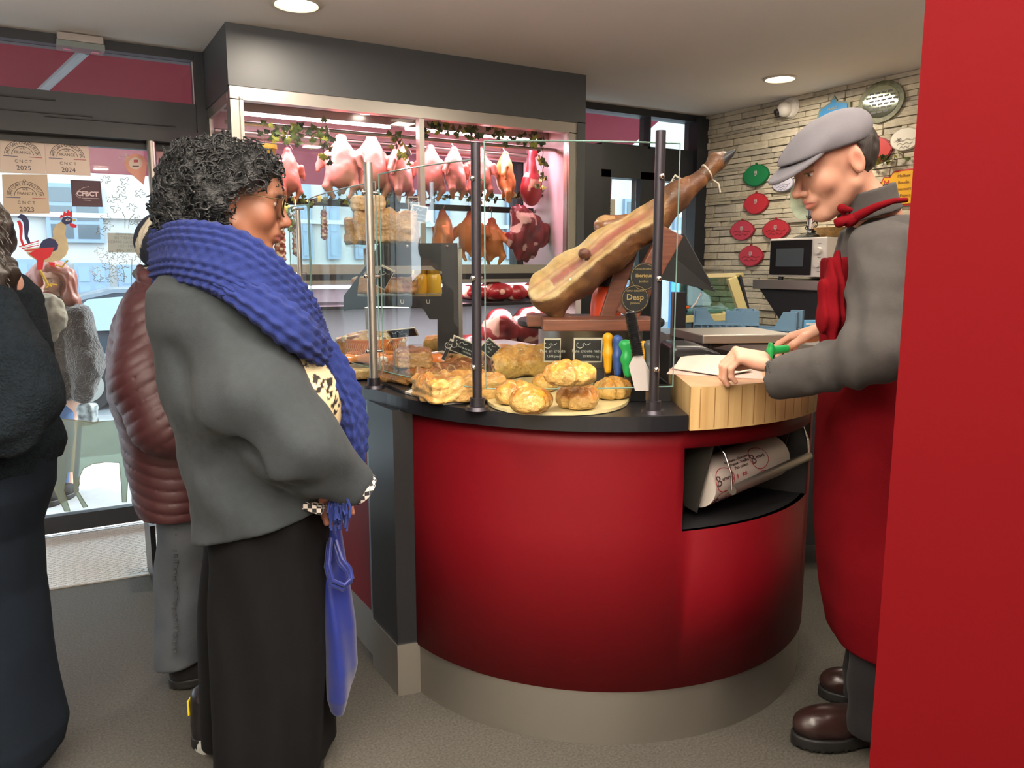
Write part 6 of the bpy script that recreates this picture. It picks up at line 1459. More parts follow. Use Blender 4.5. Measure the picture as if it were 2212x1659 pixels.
hang('red leg of lamb hanging at the right end of the upper row', 1148, 312, 440, 4.12, leg_m, name='lamb_leg', cat='meat', group=None)
rib_m = sdf_mesh('beef_rib', lambda p: smin(smin(elld(p, (0, 0, 0), (.10, .055, .11)), elld(p, (-.02, 0, .09), (.06, .05, .06)), .03), chaind(p, [(.05, 0, .05), (.10, 0, .03), (.11, 0, -.01)], [.03, .022, .015], .02), .02)+.012*noise(p, 16)+.004*noise(p, 45)-.004*np.sin(p[:, 0]*140+4*noise(p, 12)), (-.15, -.1, -.16), (.16, .1, .18), .0048, meatcol('#8a2a30', '#4a1a22', '#d9b0a6', .38, 22))
hang('big dark red rib of beef hanging low at the right of the case', 1135, 448, 572, 4.10, rib_m, name='beef_rib', cat='meat', group=None, rail=1.69)
sal = sdf_mesh('cured_sausage', lambda p: capd(p, (0, 0, -.10), (0, 0, .10), .030, .026)+.003*np.maximum(np.sin(p[:, 2]*190+np.arctan2(p[:, 1], p[:, 0])*2), np.sin(p[:, 2]*190-np.arctan2(p[:, 1], p[:, 0])*2))+.002*noise(p, 30), (-.05, -.05, -.14), (.05, .05, .14), .0036, meatcol('#a8604a', '#7c3c30', '#d9c3a8', .25, 40))
hang('netted dry sausage hanging low, right of the curly-haired customer', 640, 470, 556, 4.05, sal, name='cured_sausage', cat='sausage', group='dry sausages hanging low', rail=1.69)
hang('dark red dry sausage hanging low beside the customer\'s face', 604, 458, 572, 4.0, sal, name='cured_sausage', cat='sausage', group='dry sausages hanging low', rail=1.69)
hang('small dry sausage hanging low behind the stacked pies', 700, 450, 520, 4.22, sal, name='cured_sausage', cat='sausage', group='dry sausages hanging low', rail=1.69)
# meat on the cabinet shelf
mk = meatcol('#b3222e', '#85141f', '#e8b0a0', .42, 14)
lump = lambda r, sd: (lambda p: elld(p, (0, 0, 0), r)+.014*noise(p, 10, sd)+.006*noise(p, 26, sd))
for i, (px, r, lb) in enumerate(((1015, (.09, .09, .050), 'dark red joint of meat at the left of the cabinet shelf'), (1062, (.11, .09, .055), 'large red joint of meat in the middle of the cabinet shelf'), (1105, (.07, .08, .045), 'red meat beside the large joint on the cabinet shelf'), (1150, (.08, .08, .050), 'orange-red joint of meat at the right of the cabinet shelf'), (1190, (.07, .07, .045), 'small red joint behind the ham on the cabinet shelf'))):
    v = ony(px, 640, FY+.08); t = link('meat_joint', sdf_mesh('meat_joint', lump(r, i*5.), -np.array(r)*1.45, np.array(r)*1.45, .005, mk), M_meat); t.location = (v.x, FY+.06, 1.163+r[2]*.92); tag(t, lb, 'meat')
for i, (px, zz, r, lb) in enumerate(((1085, .98, (.11, .08, .13), 'dark marbled meat in the bottom of the cabinet'), (1145, 1.0, (.11, .08, .13), 'large dark red meat in the bottom right of the cabinet'), (1015, .90, (.10, .08, .07), 'red meat low behind the left pies'))):
    v = ony(px, 700, FY+.12); t = link('meat_joint', sdf_mesh('meat_joint', lump(r, 31+i*5.), -np.array(r)*1.4, np.array(r)*1.4, .006, meatcol('#8c2a2c', '#3c1418', '#b88a7c', .42, 14)), M_meat); t.location = (v.x, FY+.14, max(zz, .80+r[2]*.95)); tag(t, lb, 'meat')
# yellow printed pot at the left of the case
v = ony(574, 352, FY+.12); t = thing('paper_bucket', 'yellow printed bucket hanging behind the glass beside the customer\'s hair', 'bucket', (v.x, FY+.13, v.z-.10))
MB().lathe([(.0001, -.02), (.040, -.02), (.052, .16), (.058, .165), (.058, .185), (.0001, .185)], n=30).build('pot', mat('yellow_card', '#e8b050', .5), t, sm=50)
MB().tube([(0, 0, .185), (0, .0, 2.03-v.z+.09)], .002, n=5).build('cord', M_chrome, t)
link('lettering', text_mesh('C', .05), mat('brown_print', '#8a5a2a', .6), t, M=frame_mat((0, -.051, .08), (1, 0, 0), (0, 0, 1)))
# ivy
def leafmesh(s=1):
    pts = [(0, 0), (.35, -.25), (.55, .05), (.9, .2), (.5, .45), (0, 1.1), (-.5, .45), (-.9, .2), (-.55, .05), (-.35, -.25)]; bb = bmesh.new()
    c_ = bb.verts.new((0, .3*s, .10*s)); vs = [bb.verts.new((x*s*.8, y*s, 0)) for x, y in pts]
    for i in range(10): bb.faces.new((c_, vs[i], vs[(i+1) % 10]))
    me = bpy.data.meshes.new('leaf'); bb.to_mesh(me); bb.free(); return me
M_leaf = [mat('ivy_green', '#66753a', .5, var=.4, vscale=30), mat('ivy_yellow_green', '#b0b050', .5), mat('ivy_dark', '#2c3a22', .5)]
LM = []
for m_ in M_leaf:
    me = leafmesh(.027); me.materials.append(m_); LM.append(me)
IR = random.Random(21)
def garland(label, pts, n, spread, group='ivy garlands in the display case'):
    t = thing('ivy_garland', label, 'garland', pts[0], group=group); P = [Vector(p)-Vector(pts[0]) for p in pts]
    path = []
    for i in range(len(P)-1):
        for k in range(8): path.append(P[i].lerp(P[i+1], k/8)+Vector((IR.uniform(-.008, .008), IR.uniform(-.008, .008), IR.uniform(-.012, .012))))
    MB().tube(path, .0022, n=4).build('vine', mat('vine_brown', '#4a3a26', .8), t)
    for i in range(n):
        c_ = path[IR.randrange(len(path))]+Vector((IR.uniform(-1, 1)*spread*1.2, IR.uniform(-1, .6)*spread, IR.uniform(-1, 1)*spread))
        o = link('leaf', IR.choice([LM[0], LM[0], LM[1], LM[2]]), None, t, loc=c_, rot=(IR.uniform(.8, 2.4), IR.uniform(-1, 1), IR.uniform(-.8, .8))); o.scale = (IR.uniform(.7, 1.25),)*3
vy = lambda px, py, Y_=3.93: ony(px, py, Y_)
garland('ivy hanging in the upper left of the case beside the yellow bucket', [vy(590, 290), vy(640, 300), vy(690, 285), vy(700, 340)], 70, .05)
garland('ivy trailing across the top right of the case', [vy(905, 285), vy(960, 282), vy(1030, 292), vy(1120, 300), vy(1165, 310)], 85, .035)
garland('dark ivy lying along the middle rail below the upper birds', [vy(600, 432, 4.2), vy(760, 428, 4.2), vy(900, 425, 4.2), vy(1040, 428, 4.2), vy(1190, 432, 4.2)], 150, .035)
garland('ivy cluster hanging in front of the fourth bird', [vy(850, 300, 3.98), vy(865, 330, 3.98), vy(880, 350, 3.98)], 22, .03)
garland('ivy hanging beside the netted sausage below the rail', [vy(618, 445, 3.98), vy(628, 470, 3.98), vy(622, 495, 3.98)], 26, .025)
garland('ivy strand hanging at the right end of the case', [vy(1168, 300, 4.0), vy(1175, 350, 4.0), vy(1170, 420, 4.0)], 24, .02)
sp_ = onx(1905, 345, XR-.06); garland('green ivy sprig fixed to the stone wall behind the butcher', [(sp_.x, sp_.y+.06, sp_.z), (sp_.x, sp_.y, sp_.z-.01), (sp_.x, sp_.y-.14, sp_.z+.0)], 26, .03, group=None)

# ------------------------------------------------------------------ plaques on the stone wall
XW = XR-.034
WN = (Vector((0, -1, 0)), Vector((0, 0, 1)))      # x axis of things seen on the wall, up
def lens_outline(a, b_, n=28, k=1.35):
    o = []
    for i in range(n):
        th = 2*PI*i/n; o.append((a*math.cos(th), b_*math.copysign(abs(math.sin(th))**k, math.sin(th))*(1 if abs(math.sin(th)) < 1 else 1)))
    return o
M_silver = mat('crest_silver', '#c9c0bc', .5, metal=.3)
def plaque(label, px, py, wpx, hpx, colr, dark, crest=True, kind='lens', lines=2):
    c_ = onx(px, py, XW); l = onx(px-wpx/2, py, XW); r = onx(px+wpx/2, py, XW); u_ = onx(px, py-hpx/2, XW); d_ = onx(px, py+hpx/2, XW)
    a, b_ = abs(l.y-r.y)/2, abs(u_.z-d_.z)/2; t = thing('wall_plaque', label, 'plaque', M=frame_mat(c_, *WN), group='award plaques on the stone wall')
    out = lens_outline(a, b_, k=1.3 if kind == 'lens' else 1.0); MB().poly(out, .010, z0=-.012).build('plate', mat('plaque_rim_'+dark, dark, .5), t)
    MB().poly([(x*.93, y*.92) for x, y in out], .003, z0=-.002).build('face', mat('plaque_'+colr, colr, .45), t)
    MB().cyl((0, b_+.004, -.008), (0, b_+.004, .0), .008, n=12).build('hanging_lug', MATS['plaque_rim_'+dark], t)
    if crest:
        b = MB().poly([(-.011, .016), (.011, .016), (.012, -.006), (0, -.018), (-.012, -.006)], .003, z0=.001); o = b.build('crest', M_silver, t); o.location = (0, b_*.18, 0)
        for k in range(3): MB().box((0, .010-k*.009, .0045), (.014, .003, .001)).build('crest_bar', mat('plaque_'+colr, colr), o)
    b = MB()
    for k in range(lines):
        yy = -.1*b_-k*.30*b_; ww = a*(.66-.18*k)
        for j in range(-7, 8):
            if abs(j) < 1 and crest: continue
            b.box((j*ww/7, yy+.004*math.sin(j), .0016), (ww/9, b_*.10, .0012), rz=.3*math.sin(j*2.1+k))
    b.build('raised_lettering', mat('plaque_text_'+dark, dark, .5), t)
plaque('green pointed oval plaque, the only green one on the stone wall', 1632, 379, 58, 48, '#1f7d4a', '#1a5c38', lines=0)
plaque('plain bright red plaque directly under the green one', 1632, 440, 54, 46, '#c0303a', '#8c2a2c', lines=0)
plaque('pinkish red plaque left of two in the third row of the stone wall', 1602, 498, 53, 44, '#c23c50', '#8e2c34')
plaque('red plaque right of two in the third row above the microwave', 1675, 496, 60, 45, '#c0343f', '#8e2c34')
plaque('lowest red plaque on the stone wall, left of the microwave', 1621, 553, 54, 46, '#c2384a', '#8e2c34')
plaque('white oval plaque with blue lettering partly behind the cap peak', 1690, 397, 46, 34, '#c9c8d6', '#8b8aa0', crest=False, kind='oval', lines=3)
plaque('dark navy plaque mostly hidden behind the cap peak', 1703, 345, 46, 44, '#2a3450', '#1e2538', crest=False)
plaque('red plaque partly hidden behind the butcher\'s cap and the ivy sprig', 1893, 325, 66, 56, '#b8332f', '#8e2c34', lines=0)
plaque('white oval plaque with dark lettering right of the butcher\'s head', 1955, 300, 66, 50, '#dcd8c8', '#a8a290', crest=False, kind='oval', lines=3)
pw2 = [t for t in bpy.data.objects if t.name.startswith('wall_plaque')][-1]
link('lettering', text_mesh('30', .03), mat('dark_print', '#4a463e', .6), pw2, M=Matrix.Translation((-.035, -.005, .002)))
c_ = onx(1800, 238, XW); t = thing('wall_plaque', 'blue decorated shield plaque at the top of the stone wall', 'plaque', M=frame_mat(c_, *WN), group='award plaques on the stone wall')
o_ = [(-.125, -.05), (-.10, .02), (-.06, .035), (-.025, .05), (0, .085), (.025, .05), (.07, .04), (.115, .03), (.125, -.03), (.09, -.07), (0, -.09), (-.09, -.075)]
MB().poly(o_, .014, z0=-.012).build('plate', mat('weathered_blue', '#5f7c8c', .6, var=.5, vscale=30, vcol='#8a8a5c'), t); MB().poly([(x*.84, y*.80) for x, y in o_], .004, z0=.001).build('face', mat('plaque_blue', '#3c86bc', .45), t)
for yy, s_, tx in ((.01, .020, 'FRANCE'), (-.02, .014, '- - - -')): link('lettering', text_mesh(tx, s_, .001), mat('gold_print', '#b09a5a', .5), t, M=Matrix.Translation((0, yy, .006)))
c_ = onx(1903, 220, XW); t = thing('wall_plaque', 'oval mirror plaque in a dark green frame at the top right of the stone wall', 'plaque', M=frame_mat(c_, *WN), group='award plaques on the stone wall')
MB().poly(lens_outline(.145, .115, k=1.05), .016, z0=-.012).build('frame', mat('green_bronze', '#4f5a3c', .5, var=.5, vscale=40, vcol='#7d7a58', bump=.6, bscale=50), t); o = MB().poly(lens_outline(.115, .088, k=1.0), .003, z0=.003).build('mirror', mat('mirror_face', '#b8c4b0', .06, metal=1), t)
b = MB()
for r_ in range(6):
    for j in range(-2, 3): 
        x, y = j*.038+(.019 if r_ % 2 else 0), -.055+r_*.021
        if (x/.105)**2+(y/.08)**2 < .9: b.box((x, y, .0065), (.030, .011, .001))
b.build('raised_lettering', mat('brick_print', '#2c2f26', .5), t)
c_ = onx(1945, 402, XW); t = thing('wall_plaque', 'yellow plaque with red border behind the butcher\'s shoulder', 'plaque', M=frame_mat(c_, *WN), group='award plaques on the stone wall')
o_ = [(-.13, .02), (-.11, .06), (-.07, .055), (-.05, .085), (.0, .09), (.13, .09), (.13, -.11), (-.09, -.11), (-.10, -.05), (-.13, -.03)]
MB().poly(o_, .010, z0=-.012).build('plate', mat('plaque_border_red', '#b8322c', .5), t); MB().poly([(x*.92, y*.90) for x, y in o_], .004, z0=-.001).build('face', mat('plaque_yellow', '#e0a81c', .5), t)
link('lettering', text_mesh('M', .05), mat('plaque_border_red', ''), t, M=Matrix.Translation((-.085, .02, .004)))
for k in range(4): link('lettering', text_mesh(['Meilleur', 'Boudin', 'Concours', 'de France'][k], .024), mat('brown_print', ''), t, M=Matrix.Translation((.02, .055-k*.036, .004)))

# ------------------------------------------------------------------ microwave shelf
XM = 3.80
a, c_ = onx(1663, 516, XM), onx(1782, 600, XM); zt, zb_ = a.z, onx(1663, 598, XM).z
sz_ = onx(1640, 604, XM-.02).z; y0_, y1_ = c_.y, a.y
sy = onx(1626, 604, XM-.03).y
t = thing('wall_shelf', 'stainless wall shelf under the microwave on a black triangular bracket', 'shelf', (XR-.2, 2.9, sz_))
MB().span((XM-.03-(XR-.2), 2.3-2.9, -.055), (.17, sy-2.9, 0), bev=.003).build('shelf_board', M_steel, t)
MB().poly([(sy-2.9-.03, -.056), (onx(1700, 715, XM).y-2.9, onx(1700, 715, XM).z-sz_), (-.45, onx(1700, 715, XM).z-sz_), (-.45, -.056)], .34, M=Matrix(((0, 0, 1, XM-(XR-.2)), (1, 0, 0, 0), (0, 1, 0, 0), (0, 0, 0, 1)))).build('bracket', M_blackm, t)
t = thing('microwave', 'white microwave oven with black glass door on the wall shelf', 'microwave', (XM, (y0_+y1_)/2, sz_+.02)); H_ = zt-sz_-.02; W_ = y1_-y0_
MB().span((.004, -W_/2, 0), (.36, W_/2, H_), bev=.006).build('body', mat('white_enamel', '#e6e2dc', .35), t)
MB().span((-.006, -W_/2+.10, .012), (.003, W_/2-.012, H_-.012), bev=.002).build('door', mat('black_glass', '#14171b', .08), t)
MB().span((-.0075, -W_/2+.15, .06), (-.0062, W_/2-.06, H_-.06)).build('door_window', mat('door_mesh', '#4a545c', .15), t)
for zz in (.28, .62): MB().cyl((.003, -W_/2+.05, H_*zz+.01), (-.018, -W_/2+.05, H_*zz+.01), .021, .018, n=24).build('knob', mat('white_enamel', ''), t, sm=40)
for yy in (-.15, .15): MB().cyl((.05, yy, -.02), (.05, yy, 0), .015, n=12).build('foot', M_black, t)
for zz in (.45, .80, .1): MB().box((.0025, -W_/2+.05, H_*zz+.01), (.002, .02, .003)).build('dial_mark', mat('dial_grey', '#8a8680', .6), t)
tz = zt+.002
v = onx(1752, 505, 3.95); t = thing('glass_bowl_lamp', 'round glass bowl on a chrome stem with coiled black cable on the microwave', 'lamp', (3.95, v.y, tz))
MB().lathe([(.0001, .035), (.03, .032), (.085, .012), (.105, .001), (.0001, .0)], n=36).build('base', mat('smoked_chrome', '#8c8f8c', .12, metal=.9), t, sm=50)
ct_ = onx(1752, 462, 3.95).z-tz; MB().cyl((0, 0, .03), (0, 0, ct_+.03), .026, n=24).build('stem', M_chrome, t, sm=40)
b = MB()
for k in range(5): b.tube([((.030+.010*math.sin(k*2+a_*2))*math.cos(a_), .034*math.sin(a_), .055+.014*k+.02*math.sin(a_+k*1.3)) for a_ in np.linspace(0, 2*PI, 18)[:-1]], .003, n=5, closed=True)
b.build('cable', M_black, t, sm=60)
Mb = Matrix.Translation(onx(1736, 430, 3.93)-Vector((3.95, v.y, tz))) @ Vector((-.9, .25, -.1)).to_track_quat('Z', 'Y').to_matrix().to_4x4()
MB().lathe([(.0001, -.06), (.05, -.052), (.09, -.03), (.118, .01), (.121, .012), (.095, -.028), (.05, -.047), (.0001, -.055)], M=Mb, n=40).build('glass_bowl', mat('ribbed_glass', '#c4d2bc', .12, trans=.6, bump=.4, bscale=50), t, sm=50)
v = onx(1812, 503, 3.95); t = thing('wicker_basket', 'shallow wicker basket on top of the microwave', 'basket', (3.97, v.y+.02, tz))
MB().lathe([(.0001, 0), (.09, 0), (.135, .05), (.14, .052), (.13, .055), (.085, .008), (.0001, .008)], n=40).build('basket_body', mat('wicker', '#b8925a', .7, var=.5, vscale=60, bump=.8, bscale=90), t, sm=40)
b = MB()
for k in range(5): r_ = .094+.0085*k; b.tube([((r_+.002*math.sin(a_*20+k*PI))*math.cos(a_), (r_+.002*math.sin(a_*20+k*PI))*math.sin(a_), .006+.010*k) for a_ in np.linspace(0, 2*PI, 81)[:-1]], .003, n=4, closed=True)
b.build('weave', mat('wicker', ''), t)['kind'] = 'stuff'
v = onx(1791, 590, XM-.0); t = thing('squeeze_bottle', 'milky bottle with tan nozzle cap beside the microwave', 'bottle', (XM+.05, y0_-.045, sz_+.001))
MB().lathe([(.0001, 0), (.030, 0), (.031, .01), (.031, .115), (.029, .12), (.0001, .12)], n=24).build('bottle_body', mat('milky_plastic', '#ddd0b8', .4), t, sm=50)
MB().lathe([(.031, .12), (.031, .135), (.007, .142), (.003, .185), (.0001, .185)], n=20).build('cap', mat('tan_cap', '#b8905c', .5), t, sm=40)

# behind the counter ------------------------------------------------------------
def at(px, py, D): return Vector(CAM+ray(px, py)*D)
RZ = math.radians(-30.4)
# scale
q = at(1580, 722, 2.85); t = thing('scale', 'black counter scale with wide stainless weighing plate behind the chopping block', 'scale', (q.x, q.y, TZ), RZ+.15)
hz_ = q.z-TZ+.012; MB().span((-.17, -.15, hz_-.030), (.16, .16, hz_), bev=.004).build('weighing_plate', M_steel, t)
MB().span((-.13, -.11, .0), (.13, .13, hz_-.031), bev=.01).build('base', M_black, t)
q = at(1490, 742, 2.62); t = thing('receipt_printer', 'black receipt printer with curved lid left of the scale', 'printer', (q.x, q.y, TZ), RZ)
link('printer_body', sdf_mesh('printer_body', lambda p: smax(boxd(p, (0, 0, .07), (.085, .10, .07), .02), (p[:, 2]-.145+.5*p[:, 0]*.8)*.8, .01), (-.11, -.13, -.01), (.11, .13, .16), .005), M_black, t)
MB().box((.03, -.102, .09), (.03, .006, .012)).build('button', mat('button_grey', '#55585c', .5), t)
b = MB().tube([(.10, -.10, .03), (.06, -.115, .075), (.02, -.118, .09)], .003, n=6); b.build('cable', M_steel, t)
# till monitor seen from behind
q = at(1480, 570, 3.05); t = thing('till_monitor', 'black till monitor seen from behind at the right of the ham', 'monitor', (q.x, q.y, 0), 0)
mo = [at(1405, 512, 3.05), at(1478, 506, 3.10), at(1545, 630, 3.20), at(1430, 604, 3.05)]
I_ = Vector((q.x, q.y, 0)); thk = (HF*.9+RT*.3).normalized()*.035
b = MB(); A_ = [b.b.verts.new(v_-I_) for v_ in mo]; C_ = [b.b.verts.new(v_+thk-I_) for v_ in mo]; b.b.faces.new(A_); b.b.faces.new(C_[::-1])
for i in range(4): b.b.faces.new((A_[i], C_[i], C_[(i+1) % 4], A_[(i+1) % 4]))
b.build('screen_housing', M_blackm, t)
b = MB().box((.0, .03, TZ+.14), (.05, .05, .30), rz=RZ); b.box((0, .03, TZ+.012), (.22, .20, .02), rz=RZ, bev=.004); b.build('stand', M_black, t)
b = MB(); p0_ = at(1515, 632, 3.2)-I_; p1_ = at(1493, 665, 3.2)-I_; b.tube([p0_, (p0_+p1_)/2+Vector((0, 0, -.01)), p1_], .003, n=6); b.build('white_cable', mat('white_plastic', ''), t)
for k in range(5): 
    v_ = at(1541-k*3.4, 624-k*5, 3.19)-I_; MB().box(v_, (.004, .004, .004), rz=RZ).build('vent_slot', M_alu, t)
# cream framed slanted glass counter at the back
M_cream = mat('champagne_aluminium', '#d6cc8e', .35, metal=.35); DB = 3.95
t = thing('glass_counter', 'champagne framed slanted glass counter against the stone wall', 'glass counter', M=Loc(DB).mat()); LB = Loc(DB)
def bp2(px, py, o=0): return Vector(LB(px, py, o))
def beam(nm, p0, p1, wd, dp, m, par):
    p0, p1 = Vector(p0), Vector(p1); z_ = (p1-p0).normalized(); y_ = Vector((0, 1, 0)); x_ = y_.cross(z_).normalized(); y_ = z_.cross(x_)
    return MB().box((p0+p1)/2, (wd, dp, (p1-p0).length), rot=Matrix((x_, y_, z_)).transposed(), bev=.002).build(nm, m, par)
beam('slanted_arm', bp2(1580, 600), bp2(1610, 690), .045, .04, M_cream, t); beam('arm_edge', bp2(1596, 594, .02), bp2(1620, 692, .02), .012, .05, M_darkm, t)
beam('top_rail', bp2(1465, 597, .35), bp2(1598, 594, 0), .02, .06, M_cream, t); beam('lower_rail', bp2(1455, 690, .1), bp2(1568, 684, 0), .035, .05, M_cream, t)
beam('brace', bp2(1560, 678), bp2(1600, 690), .03, .02, M_cream, t)
b = MB(); b.quad(bp2(1470, 598, .3), bp2(1596, 596, 0), bp2(1624, 700, 0), bp2(1470, 700, .3)); o = b.build('front_glass', MATS['green_glass'], t); s_ = o.modifiers.new('t', 'SOLIDIFY'); s_.thickness = .006
b = MB(); b.quad(bp2(1455, 672, .05), bp2(1590, 668, .0), bp2(1575, 664, .3), bp2(1455, 666, .35)); o = b.build('shelf_glass', MATS['green_glass'], t); s_ = o.modifiers.new('t', 'SOLIDIFY'); s_.thickness = .008
z9 = bp2(1610, 700)[2]; l_ = bp2(1440, 700); r_9 = bp2(1640, 700)
MB().span((l_[0], 0, .001), (r_9[0], .38, z9-.05)).build('cabinet_base', M_steel, t)
q = bp2(1464, 655, .1); ww = LB.mat() @ q; t = thing('orange_scoop', 'small orange scoop on the glass shelf left of the slanted frame', 'scoop', (ww.x, ww.y, (LB.mat() @ bp2(1464, 668, .1)).z+.004))
MB().lathe([(.0001, 0), (.022, 0), (.036, .05), (.034, .05), (.02, .003), (.0001, .003)], n=24).cyl((0, 0, .001), (.075, 0, .004), .008, n=8).build('scoop_body', mat('orange_plastic2', '#d8682c', .5), t, sm=50)
# blue crates
M_crate = mat('blue_crate', '#5c7f98', .55)
def crate(px, py, D, wd, dp, h_, label, rz):
    q = at(px, py, D); t = thing('crate', label, 'crate', (q.x, q.y, q.z), rz, 'blue plastic crates')
    b = MB().span((-wd/2, -dp/2, 0), (wd/2, dp/2, .006))
    for s_ in (-1, 1):
        b.span((-wd/2, s_*dp/2-.004, 0), (wd/2, s_*dp/2+.004, h_*.45)); b.span((s_*wd/2-.004, -dp/2, 0), (s_*wd/2+.004, dp/2, h_*.45))
        for s2 in (-1, 1): b.poly([(s2*wd/2, 0), (s2*wd/2, h_), (s2*(wd/2-.05), h_), (s2*(wd/2-.09), h_*.42)] if s2*s_ > 0 or 1 else [], .008, M=Matrix(((1, 0, 0, 0), (0, 0, 1, s_*dp/2-.004), (0, 1, 0, 0), (0, 0, 0, 1)))); b.span((s2*wd/2-.005, s_*dp/2-.05 if s_ > 0 else s_*dp/2, 0), (s2*wd/2+.005, s_*dp/2 if s_ > 0 else s_*dp/2+.05, h_))
    b.build('crate_shell', M_crate, t); b = MB()
    for k in range(-4, 5): b.span((k*wd/10-.003, -dp/2-.009, .004), (k*wd/10+.003, -dp/2-.004, h_*.42))
    b.span((-wd/2-.006, -dp/2-.01, h_*.42), (wd/2+.006, -dp/2-.003, h_*.50)); b.build('rib', M_crate, t); return t
crate(1650, 738, 3.45, .285, .20, .137, 'blue plastic crate behind the scale, right one', RZ-.5)
crate(1565, 722, 3.5, .26, .18, .11, 'blue plastic crate behind the scale, left one', RZ-.2)
q = at(1620, 745, 3.5); t = MB().span((-.22, -.16, -.03), (.5, .2, 0)).build('back_worktop', M_steel); t.location = (q.x, q.y, at(1650, 738, 3.45).z-.004); t.rotation_euler = (0, 0, RZ); tag(t, 'stainless rear worktop under the blue crates', 'worktop')
b = MB().span((-.12, -.12, -.90), (.42, .18, -.031)); b.build('worktop_cabinet', M_blackm, t)
q = at(1752, 719, 3.85); t = thing('glove_box', 'small light blue cardboard box with a round hole, behind the butcher\'s hand', 'box', (q.x, q.y, q.z), RZ+.2)
MB().span((-.062, -.04, 0), (.062, .04, .06), bev=.001).build('carton', mat('light_blue_card', '#5aa8d8', .6), t); MB().cyl((-.018, -.0405, .03), (-.018, -.0415, .03), .013, n=20).build('opening', M_blackm, t)
MB().span((-.055, -.0412, .042), (.055, -.0403, .052)).span((-.055, -.0412, 0), (.055, -.0403, .008)).build('white_band', mat('white_print', ''), t)
wt_ = at(1720, 735, 3.85); MB().box((0, 0, 0), (.22, .16, .02), bev=.003).build('wooden_board', M_hw, None); o = bpy.data.objects['wooden_board']; o.location = (q.x-.03, q.y-.02, q.z-.012); o.rotation_euler = (0, 0, RZ); tag(o, 'small wooden board under the light blue box', 'board')
bx = MB().box((.04, .02, -.33), (.22, .2, .62)); o2 = bx.build('drawer_unit', M_blackm); o2.location = (q.x-.0, q.y+.0, q.z-.023); o2.rotation_euler = (0, 0, RZ); tag(o2, 'dark drawer unit behind the butcher\'s hands', 'drawer unit')
# perforated crate near the floor behind the butcher
q = onz(1772, 1085, 0); t = thing('wire_crate', 'white perforated plastic crate on the floor behind the counter end', 'crate', (q.x+.08, q.y+.12, .34), RZ)
b = MB()
for i in range(22):
    for j in range(9):
        b.box((-.20+i*.019, -.15, .03+j*.038), (.006, .006, .034), rot=Matrix.Rotation(.5, 3, 'Y'))
for j in range(10): b.span((-.215, -.154, .008+j*.038), (.215, -.146, .014+j*.038))
b.span((-.215, -.155, 0), (-.205, -.145, .37)).span((.205, -.155, 0), (.215, -.145, .37)); b.build('lattice', mat('white_plastic', ''), t)['kind'] = 'stuff'
MB().span((-.21, -.14, 0), (.21, .15, .36)).build('inner_liner', M_blackm, t); MB().span((-.22, -.16, -.03), (.22, .16, -.001)).span((-.22, -.16, -.335), (-.20, -.14, -.03)).span((.20, -.16, -.335), (.22, -.14, -.03)).span((-.22, -.15, -.33), (.22, -.13, -.30)).build('steel_stand', M_steel, t)
# brown sausage lump behind the ham and the paper on the door glass
v = ony(1312, 462, YF-.03); t = thing('paper_notice', 'white typed notice taped to the black-framed window behind the ham', 'notice', M=frame_mat(v, (1, 0, 0), (.12, 0, 1)))
MB().box((0, 0, 0), (.13, .20, .001)).build('sheet', mat('notice_paper', '#cfc9b8', .8), t)
for k in range(9): MB().box((-.01, .07-k*.017, .001), (.08+.02*math.sin(k*3), .004, .0006)).build('text_line', mat('dark_print', ''), t)
o = link('dry_sausage', sdf_mesh('dry_sausage', lambda p: capd(p, (-.045, 0, 0), (.045, 0, 0), .038)+.003*noise(p, 40), (-.1, -.05, -.05), (.1, .05, .05), .004, meatcol('#8a5a38', '#6a4028', '#b08a60', .3, 30)), M_meat); q = at(1336, 488, 2.68); o.location = q; o.rotation_euler = (0, 0, RZ); tag(o, 'brown dry sausage lying on the far side of the ham', 'sausage')

